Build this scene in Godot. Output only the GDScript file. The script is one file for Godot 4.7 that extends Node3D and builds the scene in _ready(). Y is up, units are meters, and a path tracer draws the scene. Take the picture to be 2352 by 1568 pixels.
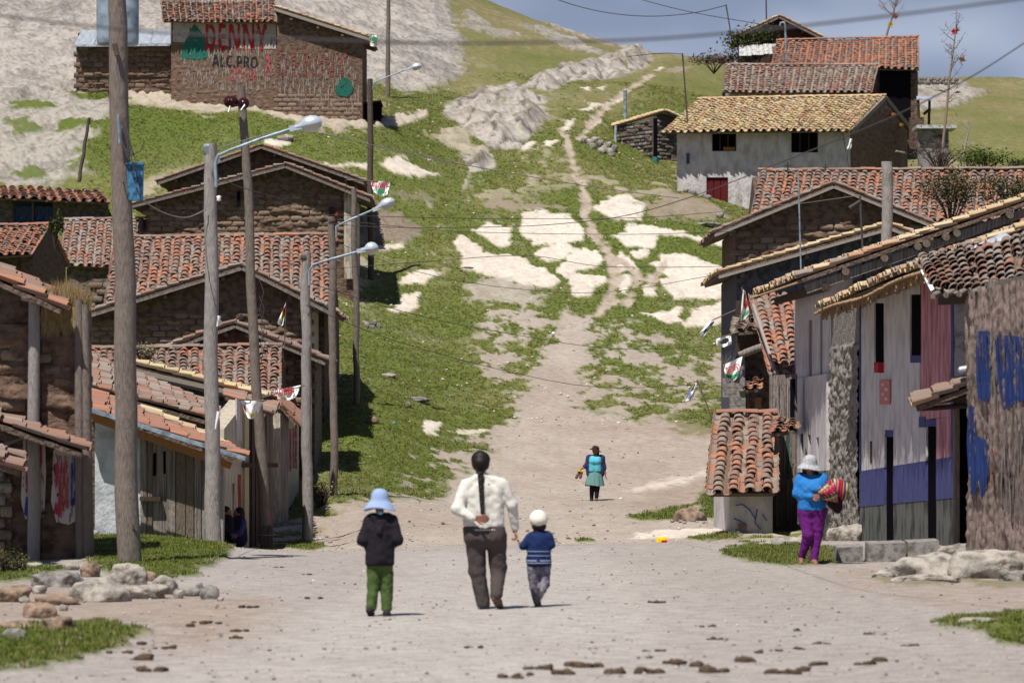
extends Node3D
# A village street on an Andean hillside. Units are metres, y is up, the camera looks along -z.

const F := 8785.0      # focal length in picture units (a long telephoto lens)
const CX := 1176.0
const HY := 1003.0     # height of the horizon in those units
const EYE := 1.71
var org := {}          # where each thing's node stands
var used := {}
var M := {}
var tile_meshes := []
var pan_meshes := []
var rock_meshes := []
var brick_meshes := []
var n_warp := FastNoiseLite.new()
var n_fine := FastNoiseLite.new()
var n_big := FastNoiseLite.new()
var n_ridge := FastNoiseLite.new()
var rng := RandomNumberGenerator.new()
var patches := []

# the row on the left was first measured too short; this stretches its distances
var stretched := false

func far(d: float) -> float:
	return 58.0 + (d - 58.0) * 1.365 if stretched and d > 58.0 and d < 140.0 else d

func P(x: float, y: float, d: float) -> Vector3:
	d = far(d)
	return Vector3((x - CX) / F * d, EYE + (HY - y) / F * d, -d)

func lin(r: float, g: float, b: float) -> Color:
	return Color(r, g, b).linear_to_srgb()

# ---------------------------------------------------------------- mesh builder
class MB:
	var V := PackedVector3Array()
	var N := PackedVector3Array()
	var C := PackedColorArray()
	var I := PackedInt32Array()
	var col := Color(1, 1, 1)
	func tri(a: Vector3, b: Vector3, c: Vector3, hint: Vector3) -> void:
		var n := (b - a).cross(c - a)
		if n.length_squared() < 1e-14:
			return
		n = n.normalized()
		if n.dot(hint) < 0.0:
			n = -n
			var t := b
			b = c
			c = t
		var k := V.size()
		V.append(a); V.append(b); V.append(c)
		for i in 3:
			N.append(n)
			C.append(col)
		I.append(k); I.append(k + 2); I.append(k + 1)
	func quad(a: Vector3, b: Vector3, c: Vector3, d: Vector3, hint: Vector3) -> void:
		tri(a, b, c, hint)
		tri(a, c, d, hint)
	# eight corners: p[0..3] one face in order, p[4..7] the opposite face
	func hexa(p: Array) -> void:
		var m := Vector3.ZERO
		for q in p:
			m += q
		m /= 8.0
		for f in [[0, 1, 2, 3], [4, 5, 6, 7], [0, 1, 5, 4], [1, 2, 6, 5], [2, 3, 7, 6], [3, 0, 4, 7]]:
			var fm: Vector3 = (p[f[0]] + p[f[1]] + p[f[2]] + p[f[3]]) / 4.0
			quad(p[f[0]], p[f[1]], p[f[2]], p[f[3]], fm - m)
	func box(c: Vector3, s: Vector3, b: Basis = Basis()) -> void:
		var p := []
		for q in [[-1, -1, -1], [1, -1, -1], [1, 1, -1], [-1, 1, -1], [-1, -1, 1], [1, -1, 1], [1, 1, 1], [-1, 1, 1]]:
			p.append(c + b * (Vector3(q[0], q[1], q[2]) * s * 0.5))
		hexa(p)
	# a beam of rectangular section between two points
	func beam(a: Vector3, b: Vector3, w: float, h: float, up: Vector3 = Vector3.UP) -> void:
		var z := (b - a).normalized()
		var x := up.cross(z)
		if x.length() < 0.01:
			x = Vector3.RIGHT.cross(z)
		x = x.normalized()
		var y := z.cross(x)
		var p := []
		for e in [a, b]:
			for q in [[-1, -1], [1, -1], [1, 1], [-1, 1]]:
				p.append(e + x * w * 0.5 * q[0] + y * h * 0.5 * q[1])
		hexa(p)
	# flat polygon (any simple outline) pushed along v
	func prism(pts: Array, v: Vector3) -> void:
		var n := Vector3.ZERO
		for i in pts.size():
			n += (pts[i] as Vector3).cross(pts[(i + 1) % pts.size()])
		n = n.normalized()
		var ax := Vector3.UP.cross(n)
		if ax.length() < 0.05:
			ax = Vector3.RIGHT
		ax = ax.normalized()
		var ay := n.cross(ax)
		var flat := PackedVector2Array()
		for p in pts:
			flat.append(Vector2(ax.dot(p), ay.dot(p)))
		var t := Geometry2D.triangulate_polygon(flat)
		for i in range(0, t.size(), 3):
			tri(pts[t[i]], pts[t[i + 1]], pts[t[i + 2]], -v)
			tri(pts[t[i]] + v, pts[t[i + 1]] + v, pts[t[i + 2]] + v, v)
		var ccw := not Geometry2D.is_polygon_clockwise(flat)
		for i in pts.size():
			var a: Vector3 = pts[i]
			var b: Vector3 = pts[(i + 1) % pts.size()]
			var out := (b - a).cross(n) * (1.0 if ccw else -1.0)
			quad(a, b, b + v, a + v, out)
	# smooth sheet through rows of points; flip turns it inside out
	func sheet(rows: Array, closed := false, flip := false, cols = null) -> void:
		var h := rows.size()
		var w: int = rows[0].size()
		var k := V.size()
		var wn := w if closed else w - 1
		var acc := PackedVector3Array()
		acc.resize(h * w)
		var f := PackedInt32Array()
		for j in h - 1:
			for i in wn:
				var i2 := (i + 1) % w
				var q := [j * w + i, j * w + i2, (j + 1) * w + i2, (j + 1) * w + i]
				var n: Vector3 = (rows[j + 1][i2] - rows[j][i]).cross(rows[j + 1][i] - rows[j][i2])
				if flip:
					n = -n
					f.append_array([q[0], q[1], q[2], q[0], q[2], q[3]])
				else:
					f.append_array([q[0], q[2], q[1], q[0], q[3], q[2]])
				for e in q:
					acc[e] += n
		for j in h:
			for i in w:
				V.append(rows[j][i])
				var n := acc[j * w + i]
				N.append(n.normalized() if n.length_squared() > 1e-20 else Vector3.UP)
				C.append(col if cols == null else cols[j][i])
		for e in f:
			I.append(k + e)
	func tube(path: Array, radii: Array, sides := 8, caps := true) -> void:
		var rows := []
		var x := Vector3.ZERO
		for i in path.size():
			var t: Vector3 = (path[mini(i + 1, path.size() - 1)] - path[maxi(i - 1, 0)]).normalized()
			if i == 0:
				x = t.cross(Vector3(0.31, 0.2, 0.93))
				if x.length() < 0.05:
					x = t.cross(Vector3.RIGHT)
			x = (x - t * x.dot(t)).normalized()
			var y := t.cross(x)
			var row := PackedVector3Array()
			for s in sides:
				var a := TAU * s / sides
				row.append(path[i] + (x * cos(a) + y * sin(a)) * radii[i])
			rows.append(row)
		sheet(rows, true, true)
		if caps:
			for e in [0, path.size() - 1]:
				var hint: Vector3 = path[0] - path[1] if e == 0 else path[e] - path[e - 1]
				for s in sides:
					tri(path[e], rows[e][s], rows[e][(s + 1) % sides], hint)
	# turned shape: profile of Vector2(radius, height) about the y axis at c
	func lathe(c: Vector3, prof: Array, sides := 14, b: Basis = Basis(), squash := 1.0) -> void:
		var rows := []
		for q in prof:
			var row := PackedVector3Array()
			for s in sides:
				var a := TAU * s / sides
				row.append(c + b * Vector3(cos(a) * q.x, q.y, sin(a) * q.x * squash))
			rows.append(row)
		sheet(rows, true, false)
	func add(m: MB, x: Transform3D) -> void:
		var k := V.size()
		for i in m.V.size():
			V.append(x * m.V[i])
			N.append((x.basis * m.N[i]).normalized())
			C.append(col * m.C[i])
		for e in m.I:
			I.append(k + e)
	func mesh(mat: Material, off: Vector3 = Vector3.ZERO) -> ArrayMesh:
		var a := []
		a.resize(Mesh.ARRAY_MAX)
		var vv := V
		if off != Vector3.ZERO:
			vv = V.duplicate()
			for i in vv.size():
				vv[i] -= off
		a[Mesh.ARRAY_VERTEX] = vv
		a[Mesh.ARRAY_NORMAL] = N
		a[Mesh.ARRAY_COLOR] = C
		a[Mesh.ARRAY_INDEX] = I
		var m := ArrayMesh.new()
		m.add_surface_from_arrays(Mesh.PRIMITIVE_TRIANGLES, a)
		m.surface_set_material(0, mat)
		return m

# ---------------------------------------------------------------- naming
func numbered(called: String) -> String:
	var k: int = used.get(called, 0)
	used[called] = k + 1
	return called if k == 0 else "%s_%03d" % [called, k]

func thing(called: String, label: String, category: String, at: Vector3, group := "") -> Node3D:
	var o := Node3D.new()
	o.name = numbered(called)
	add_child(o)
	o.position = at
	org[o] = at
	tag(o, label, category, group)
	return o

func tag(o: Node, label: String, category: String, group := "") -> void:
	o.set_meta("label", label)
	o.set_meta("category", category)
	if group != "":
		o.set_meta("group", group)

func put(mb: MB, called: String, mat: Material, parent: Node3D) -> MeshInstance3D:
	var o := MeshInstance3D.new()
	var at: Vector3 = org.get(parent, Vector3.ZERO)
	o.mesh = mb.mesh(mat, at)
	org[o] = at
	part_name(o, called, parent)
	return o

func part_name(o: Node3D, called: String, parent: Node3D) -> void:
	var key := str(parent.get_instance_id()) + called
	var k: int = used.get(key, 0)
	used[key] = k + 1
	o.name = called if k == 0 else "%s_%03d" % [called, k]
	parent.add_child(o, true)

# a whole thing that is one mesh; its node stands at `at`
func single(mb: MB, called: String, mat: Material, at: Vector3, label: String, category: String, group := "") -> MeshInstance3D:
	var o := MeshInstance3D.new()
	o.mesh = mb.mesh(mat, at)
	o.position = at
	o.name = numbered(called)
	add_child(o)
	org[o] = at
	tag(o, label, category, group)
	return o

func setting(mb: MB, called: String, mat: Material, kind := "structure") -> MeshInstance3D:
	var o := MeshInstance3D.new()
	o.mesh = mb.mesh(mat)
	o.name = numbered(called)
	o.set_meta("kind", kind)
	add_child(o)
	return o

# ---------------------------------------------------------------- materials
var TX := {}

func noise_tex(key: String, seed_: int, freq: float, oct: int, stops: Array, normal := false, size := 512, bump := 4.0) -> NoiseTexture2D:
	if TX.has(key):
		return TX[key]
	var n := FastNoiseLite.new()
	n.noise_type = FastNoiseLite.TYPE_SIMPLEX_SMOOTH
	n.seed = seed_
	n.frequency = freq
	n.fractal_octaves = oct
	n.fractal_gain = 0.58
	var t := NoiseTexture2D.new()
	t.width = size
	t.height = size
	t.seamless = true
	t.noise = n
	if normal:
		t.as_normal_map = true
		t.bump_strength = bump
	else:
		var g := Gradient.new()
		var off := PackedFloat32Array()
		var cs := PackedColorArray()
		for s in stops:
			off.append(s[0])
			cs.append(s[1] if s[1] is Color else Color(s[1], s[1], s[1]))
		g.offsets = off
		g.colors = cs
		t.color_ramp = g
	TX[key] = t
	return t

func mat(key: String, c: Color, rough := 0.92, tex := "", scale := Vector3.ONE, nrm := "", nscale := 1.0, vcol := false) -> StandardMaterial3D:
	if M.has(key):
		return M[key]
	var m := StandardMaterial3D.new()
	m.resource_name = key
	m.albedo_color = c.linear_to_srgb()
	m.roughness = rough
	m.metallic_specular = 0.3
	m.vertex_color_use_as_albedo = vcol
	if tex != "":
		m.albedo_texture = TX[tex]
	if nrm != "":
		m.normal_enabled = true
		m.normal_texture = TX[nrm]
		m.normal_scale = nscale
	if tex != "" or nrm != "":
		m.uv1_triplanar = true
		m.uv1_world_triplanar = true
		m.uv1_scale = scale
	M[key] = m
	return m

# a thin coat of worn paint: holes where the noise is low
func worn(key: String, c: Color, tex: String, scale: Vector3, cut := 0.5) -> StandardMaterial3D:
	var m := mat(key, c, 0.9, tex, scale)
	m.transparency = BaseMaterial3D.TRANSPARENCY_ALPHA_SCISSOR
	m.alpha_scissor_threshold = cut
	return m

func make_materials() -> void:
	var w := Color(1, 1, 1)
	noise_tex("fine", 3, 0.045, 5, [[0.0, 0.62], [0.35, 0.82], [0.65, 0.95], [1.0, 1.0]])
	noise_tex("mottle", 5, 0.012, 5, [[0.0, 0.55], [0.4, 0.8], [0.6, 0.93], [1.0, 1.0]])
	noise_tex("stain", 8, 0.008, 6, [[0.0, 0.35], [0.35, 0.75], [0.55, 0.97], [1.0, 1.0]])
	noise_tex("speck", 9, 0.11, 3, [[0.0, 0.45], [0.3, 0.86], [0.6, 0.97], [1.0, 1.0]])
	noise_tex("n_fine", 11, 0.05, 5, [], true, 512, 5.0)
	noise_tex("n_rough", 12, 0.02, 5, [], true, 512, 9.0)
	noise_tex("holes", 14, 0.03, 4, [[0.0, Color(1, 1, 1, 0)], [0.38, Color(0.8, 0.8, 0.8, 0.2)], [0.5, Color(0.9, 0.9, 0.9, 0.8)], [1.0, w]])
	noise_tex("holes_many", 15, 0.03, 4, [[0.0, Color(1, 1, 1, 0)], [0.5, Color(0.8, 0.8, 0.8, 0.2)], [0.6, Color(0.9, 0.9, 0.9, 0.8)], [1.0, w]])
	noise_tex("holes_few", 16, 0.03, 4, [[0.0, Color(1, 1, 1, 0)], [0.25, Color(0.85, 0.85, 0.85, 0.2)], [0.36, Color(0.95, 0.95, 0.95, 0.8)], [1.0, w]])
	noise_tex("soft", 18, 0.014, 5, [[0.0, 0.78], [0.4, 0.9], [0.65, 0.98], [1.0, 1.0]])
	noise_tex("faint", 19, 0.02, 5, [[0.0, 0.84], [0.4, 0.94], [0.65, 1.0], [1.0, 1.0]])
	mat("ground", w, 0.96, "faint", Vector3(0.28, 0.28, 0.28), "n_fine", 0.22, true)
	M.ground.detail_enabled = true
	M.ground.detail_albedo = noise_tex("grain", 29, 0.13, 3, [[0.0, 0.62], [0.3, 0.9], [0.6, 1.0], [1.0, 1.0]])
	M.ground.detail_blend_mode = BaseMaterial3D.BLEND_MODE_MUL
	mat("adobe", Color(0.2, 0.132, 0.098), 0.97, "mottle", Vector3(0.5, 0.8, 0.5), "n_rough", 0.9)
	mat("adobe_dark", Color(0.15, 0.105, 0.082), 0.97, "mottle", Vector3(0.5, 0.8, 0.5), "n_rough", 0.9)
	mat("adobe_grey", Color(0.2, 0.165, 0.14), 0.97, "mottle", Vector3(0.5, 0.8, 0.5), "n_rough", 1.0)
	mat("brick_a", Color(0.27, 0.195, 0.145), 0.97, "fine", Vector3(1.1, 1.6, 1.1), "n_rough", 1.0)
	mat("brick_b", Color(0.22, 0.155, 0.115), 0.97, "fine", Vector3(1.1, 1.6, 1.1), "n_rough", 1.0)
	mat("brick_c", Color(0.31, 0.235, 0.18), 0.97, "fine", Vector3(1.1, 1.6, 1.1), "n_rough", 1.0)
	mat("brick_d", Color(0.18, 0.13, 0.1), 0.97, "fine", Vector3(1.1, 1.6, 1.1), "n_rough", 1.0)
	mat("slate_brick", Color(0.15, 0.13, 0.125), 0.97, "fine", Vector3(1.1, 1.6, 1.1), "n_rough", 1.0)
	mat("plaster_grey", Color(0.27, 0.25, 0.25), 0.95, "stain", Vector3(0.35, 0.5, 0.35), "n_fine", 0.7)
	mat("plaster_white", Color(0.56, 0.525, 0.54), 0.93, "soft", Vector3(0.3, 0.14, 0.3), "n_fine", 0.35)
	mat("lump_grey", Color(0.27, 0.24, 0.22), 0.97, "mottle", Vector3(0.8, 0.8, 0.8), "n_rough", 0.8)
	mat("wall_lilac", Color(0.57, 0.53, 0.555), 0.95, "soft", Vector3(0.3, 0.16, 0.3), "n_fine", 0.12)
	mat("wall_cream", Color(0.55, 0.49, 0.4), 0.93, "mottle", Vector3(1.0, 0.2, 1.0), "n_fine", 0.35)
	mat("wall_blue_white", Color(0.5, 0.53, 0.57), 0.93, "soft", Vector3(0.4, 0.3, 0.4), "n_fine", 0.35)
	mat("wall_slate", Color(0.115, 0.118, 0.15), 0.95, "mottle", Vector3(0.7, 0.7, 0.7), "n_fine", 0.8)
	mat("wall_blue", Color(0.062, 0.068, 0.205), 0.95, "soft", Vector3(0.6, 0.15, 0.6), "n_fine", 0.15)
	mat("wall_pink", Color(0.58, 0.25, 0.3), 0.92, "mottle", Vector3(0.5, 0.15, 0.5), "n_fine", 0.15)
	mat("wall_moss", Color(0.115, 0.12, 0.115), 0.95, "stain", Vector3(0.5, 0.25, 0.5), "n_fine", 0.12)
	mat("clay_bed", Color(0.17, 0.125, 0.1), 0.97, "fine", Vector3(0.6, 0.6, 0.6), "n_rough", 1.0)
	mat("wood", Color(0.185, 0.145, 0.115), 0.9, "fine", Vector3(2.4, 0.16, 2.4), "n_fine", 0.6)
	mat("wood_grey", Color(0.27, 0.235, 0.215), 0.9, "mottle", Vector3(3.6, 0.14, 3.6), "n_fine", 0.8)
	mat("bark", Color(0.25, 0.19, 0.17), 0.95, "stain", Vector3(1.4, 0.22, 1.4), "n_fine", 0.6)
	mat("wood_dark", Color(0.075, 0.05, 0.04), 0.9, "fine", Vector3(2.4, 0.2, 2.4), "n_fine", 0.6)
	mat("wood_pale", Color(0.37, 0.33, 0.3), 0.9, "fine", Vector3(1.2, 1.2, 1.2), "n_fine", 0.6)
	mat("wood_orange", Color(0.33, 0.15, 0.05), 0.75, "fine", Vector3(0.5, 3.0, 0.5))
	mat("pole_wood", Color(0.215, 0.18, 0.16), 0.9, "fine", Vector3(4.0, 0.15, 4.0), "n_fine", 0.7)
	mat("pole_pale", Color(0.34, 0.315, 0.305), 0.9, "fine", Vector3(4.0, 0.15, 4.0), "n_fine", 0.7)
	mat("pole_dark", Color(0.12, 0.092, 0.08), 0.9, "fine", Vector3(4.0, 0.15, 4.0), "n_fine", 0.7)
	mat("cane", Color(0.38, 0.26, 0.15), 0.85, "fine", Vector3(5, 5, 5))
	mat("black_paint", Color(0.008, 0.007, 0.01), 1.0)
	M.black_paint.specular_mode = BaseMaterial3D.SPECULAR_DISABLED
	mat("door_dark", Color(0.028, 0.03, 0.06), 0.8, "fine", Vector3(2, 0.3, 2))
	mat("door_red", Color(0.13, 0.012, 0.016), 0.7, "fine", Vector3(3, 0.3, 3))
	mat("shutter_blue", Color(0.05, 0.09, 0.2), 0.8, "stain", Vector3(3, 0.5, 3))
	mat("metal", Color(0.55, 0.57, 0.6), 0.42, "fine", Vector3(0.7, 0.7, 0.7))
	M.metal.metallic = 0.75
	mat("metal_blue", Color(0.34, 0.43, 0.52), 0.5, "mottle", Vector3(0.7, 0.7, 0.7))
	M.metal_blue.metallic = 0.3
	mat("sheet_white", Color(0.62, 0.68, 0.76), 0.4, "mottle", Vector3(0.6, 0.6, 0.6))
	M.sheet_white.metallic = 0.35
	mat("sheet_rust", Color(0.5, 0.5, 0.5), 0.6, "stain", Vector3(1.2, 1.2, 1.2))
	mat("lamp_shell", Color(0.62, 0.7, 0.8), 0.3)
	M.lamp_shell.metallic = 0.5
	mat("lamp_lens", Color(0.55, 0.53, 0.48), 0.25)
	mat("insulator", Color(0.035, 0.008, 0.01), 0.12)
	mat("cable", Color(0.06, 0.055, 0.06), 0.7)
	mat("cable_pale", Color(0.22, 0.21, 0.22), 0.7)
	mat("cloth_white", Color(0.82, 0.82, 0.83), 0.85)
	mat("vcol", w, 0.9, "fine", Vector3(2.5, 2.5, 2.5), "", 1.0, true)
	mat("tile_rest", w, 0.93, "speck", Vector3(1.6, 1.6, 1.6), "n_fine", 0.6, true)
	mat("vplain", w, 0.85, "", Vector3.ONE, "", 1.0, true)
	mat("rock", Color(0.39, 0.352, 0.315), 0.97, "stain", Vector3(1.1, 1.1, 1.1), "n_rough", 1.2)
	mat("rock_tan", Color(0.3, 0.215, 0.16), 0.97, "stain", Vector3(1.1, 1.1, 1.1), "n_rough", 1.2)
	mat("rock_grey", Color(0.27, 0.25, 0.235), 0.97, "stain", Vector3(1.1, 1.1, 1.1), "n_rough", 1.2)
	mat("rock_ledge", Color(0.4, 0.365, 0.33), 0.97, "stain", Vector3(0.7, 0.7, 0.7), "n_rough", 1.2)
	mat("concrete", Color(0.3, 0.275, 0.265), 0.95, "mottle", Vector3(1.2, 1.2, 1.2), "n_fine", 0.7)
	mat("dung", Color(0.11, 0.075, 0.052), 0.97, "speck", Vector3(3, 3, 3), "n_rough", 1.4)
	mat("dry_grass", Color(0.36, 0.3, 0.19), 0.95, "", Vector3.ONE, "", 1.0, true)
	mat("blade", w, 0.9, "", Vector3.ONE, "", 1.0, true)
	M.blade.backlight_enabled = true
	M.blade.backlight = Color(0.12, 0.16, 0.04)
	mat("leaf", w, 0.8, "", Vector3.ONE, "", 1.0, true)
	M.leaf.backlight_enabled = true
	M.leaf.backlight = Color(0.1, 0.13, 0.03)
	var reds := [[0.36, 0.175, 0.12], [0.32, 0.17, 0.125], [0.275, 0.172, 0.138], [0.255, 0.188, 0.158], [0.285, 0.235, 0.2], [0.41, 0.2, 0.13], [0.235, 0.152, 0.126], [0.31, 0.262, 0.23]]
	for i in reds.size():
		mat("red%d" % i, Color(reds[i][0], reds[i][1], reds[i][2]), 0.93, "speck", Vector3(1.6, 1.6, 1.6), "n_fine", 0.6)
	var yel := [[0.58, 0.46, 0.26], [0.55, 0.42, 0.25], [0.47, 0.28, 0.18], [0.52, 0.36, 0.23], [0.46, 0.37, 0.25], [0.6, 0.5, 0.33]]
	for i in yel.size():
		mat("yel%d" % i, Color(yel[i][0], yel[i][1], yel[i][2]), 0.93, "speck", Vector3(1.6, 1.6, 1.6), "n_fine", 0.6)

# ---------------------------------------------------------------- the lie of the land
const XS := [-200.0, 0.0, 300.0, 600.0, 780.0, 850.0, 1050.0, 1300.0, 1480.0, 1550.0, 1800.0, 2100.0, 2352.0, 2560.0]
# distance, then where the ground is seen at that distance in each of the columns above
var LAND := [
	[48.0, 1314, 1314, 1314, 1315, 1316, 1316, 1316, 1316, 1315, 1315, 1312, 1306, 1304, 1304],
	[56.0, 1268, 1268, 1244, 1264, 1271, 1271, 1270, 1270, 1270, 1269, 1266, 1256, 1254, 1254],
	[61.0, 1250, 1248, 1236, 1262, 1266, 1262, 1252, 1249, 1247, 1246, 1245, 1242, 1240, 1240],
	[70.0, 1238, 1238, 1238, 1265, 1266, 1260, 1256, 1252, 1249, 1247, 1243, 1241, 1238, 1238],
	[84.0, 1222, 1222, 1228, 1242, 1228, 1210, 1205, 1204, 1202, 1202, 1196, 1194, 1190, 1190],
	[93.0, 1120, 1120, 1140, 1170, 1140, 1148, 1166, 1172, 1170, 1168, 1164, 1160, 1156, 1156],
	[101.0, 985, 985, 1015, 1100, 1095, 1098, 1140, 1150, 1148, 1145, 1140, 1136, 1132, 1132],
	[117.0, 800, 800, 830, 930, 930, 935, 1000, 1023, 1024, 1022, 1020, 1015, 1010, 1010],
	[129.0, 770, 770, 770, 800, 820, 830, 880, 898, 904, 905, 905, 900, 895, 895],
	[137.0, 700, 700, 700, 720, 740, 760, 790, 800, 806, 810, 812, 805, 800, 800],
	[145.0, 610, 610, 605, 620, 650, 680, 695, 702, 710, 715, 720, 715, 710, 710],
	[153.0, 525, 525, 510, 490, 540, 570, 592, 600, 612, 618, 645, 650, 650, 650],
	[161.0, 396, 396, 385, 380, 410, 440, 490, 500, 514, 520, 566, 580, 580, 580],
	[170.0, 268, 268, 262, 268, 285, 300, 386, 404, 424, 434, 500, 520, 520, 520],
	[180.0, 196, 196, 204, 222, 240, 246, 296, 308, 358, 374, 410, 420, 420, 420],
	[193.0, 90, 90, 88, 100, 145, 165, 205, 212, 236, 250, 300, 340, 350, 350],
	[207.0, 0, 0, -5, -5, 45, 70, 112, 150, 160, 170, 215, 270, 300, 300],
	[225.0, -100, -100, -100, -80, -60, -30, 32, 92, 122, 128, 170, 225, 248, 248],
	[245.0, -190, -190, -190, -170, -150, -105, -20, 70, 122, 140, 168, 196, 210, 210],
	[262.0, -240, -240, -240, -220, -190, -150, -30, 80, 128, 150, 172, 175, 178, 180],
	[290.0, -220, -220, -220, -200, -180, -140, 0, 130, 160, 180, 200, 205, 206, 206],
	[360.0, -60, -60, -60, -50, -20, 0, 120, 220, 240, 260, 280, 290, 290, 290],
]
var land_y := []

func prepare_land() -> void:
	land_y.append([])
	for i in XS.size():
		land_y[0].append(0.0)
	for r in LAND:
		var row := []
		for i in XS.size():
			row.append(EYE + (HY - r[i + 1]) / F * r[0])
		land_y.append(row)

func cubic(a: float, b: float, c: float, d: float, t: float) -> float:
	var m1 := (c - a) * 0.5
	var m2 := (d - b) * 0.5
	var t2 := t * t
	var t3 := t2 * t
	return (2.0 * t3 - 3.0 * t2 + 1.0) * b + (t3 - 2.0 * t2 + t) * m1 + (-2.0 * t3 + 3.0 * t2) * c + (t3 - t2) * m2

func land_d(i: int) -> float:
	return 27.0 if i == 0 else LAND[i - 1][0]

func col_weights(u: float) -> Array:
	var n := XS.size()
	u = clampf(u, XS[0], XS[n - 1])
	var i := 0
	while i < n - 2 and u > XS[i + 1]:
		i += 1
	var t: float = (u - XS[i]) / (XS[i + 1] - XS[i])
	return [maxi(i - 1, 0), i, i + 1, mini(i + 2, n - 1), t]

func row_height(j: int, w: Array) -> float:
	var r: Array = land_y[clampi(j, 0, land_y.size() - 1)]
	return cubic(r[w[0]], r[w[1]], r[w[2]], r[w[3]], w[4])

func base_height(u: float, d: float) -> float:
	var n := land_y.size()
	if d <= 27.0:
		return 0.0
	if d >= 360.0:
		return row_height(n - 1, col_weights(u)) - (d - 360.0) * 0.03
	var j := 0
	while j < n - 2 and d > land_d(j + 1):
		j += 1
	var w := col_weights(u)
	# slopes by distance, so that uneven steps stay smooth
	var d1 := land_d(j)
	var d2 := land_d(j + 1)
	var t := (d - d1) / (d2 - d1)
	var y0 := row_height(j - 1, w)
	var y1 := row_height(j, w)
	var y2 := row_height(j + 1, w)
	var y3 := row_height(j + 2, w)
	var d0 := land_d(maxi(j - 1, 0)) if j > 0 else d1 - 7.0
	var d3 := land_d(mini(j + 2, n - 1)) if j + 2 < n else d2 + 60.0
	var m1 := (y2 - y0) / (d2 - d0) * (d2 - d1)
	var m2 := (y3 - y1) / (d3 - d1) * (d2 - d1)
	var t2 := t * t
	var t3 := t2 * t
	return (2.0 * t3 - 3.0 * t2 + 1.0) * y1 + (t3 - 2.0 * t2 + t) * m1 + (-2.0 * t3 + 3.0 * t2) * y2 + (t3 - t2) * m2

func ground(x: float, z: float) -> float:
	var d := maxf(-z, 1.0)
	return base_height(CX + x * F / d, d)

# the ground point seen at a place of the photograph, found by walking along the line of sight
func G(x: float, y: float, from := 24.0) -> Vector3:
	var d := from
	var last := from
	while d < 330.0:
		var p := P(x, y, d)
		if base_height(x, d) >= p.y:
			for k in 12:
				var m := (last + d) * 0.5
				if base_height(x, m) >= P(x, y, m).y:
					d = m
				else:
					last = m
			return P(x, y, d)
		last = d
		d += 0.7
	return P(x, y, 250.0)

# ---------------------------------------------------------------- what covers the ground
# a patch: [kind, outline in plan, box, soft edge, ragged edge, strength]
func patch(kind: String, pts: Array, soft := 0.25, ragged := 0.35, strength := 1.0, from := 24.0) -> void:
	var o := PackedVector2Array()
	for i in range(0, pts.size(), 2):
		var g := G(pts[i], pts[i + 1], from)
		o.append(Vector2(g.x, g.z * 0.3))
	var box := Rect2(o[0], Vector2.ZERO)
	for p in o:
		box = box.expand(p)
	patches.append([kind, o, box.grow(soft + ragged * 1.6), soft, ragged, strength])

func path_patch(kind: String, pts: Array, width: float, soft := 0.15, ragged := 0.2, strength := 1.0) -> void:
	for i in range(0, pts.size() - 2, 2):
		var a := G(pts[i], pts[i + 1], 66.0)
		var b := G(pts[i + 2], pts[i + 3], 66.0)
		var va := Vector2(a.x, a.z * 0.3)
		var vb := Vector2(b.x, b.z * 0.3)
		var box := Rect2(va, Vector2.ZERO).expand(vb).grow(width + soft + ragged * 1.6)
		patches.append([kind, PackedVector2Array([va, vb]), box, soft, ragged, strength, width])

func inside(o: PackedVector2Array, p: Vector2, extra: Array) -> float:
	var best := 1e9
	var n := o.size()
	if n == 2:
		return extra[6] - p.distance_to(Geometry2D.get_closest_point_to_segment(p, o[0], o[1]))
	for i in n:
		var a := o[i]
		var ab := o[(i + 1) % n] - a
		var t := clampf((p - a).dot(ab) / ab.length_squared(), 0.0, 1.0)
		best = minf(best, (p - a - ab * t).length_squared())
	best = sqrt(best)
	return best if Geometry2D.is_point_in_polygon(p, o) else -best

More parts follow.
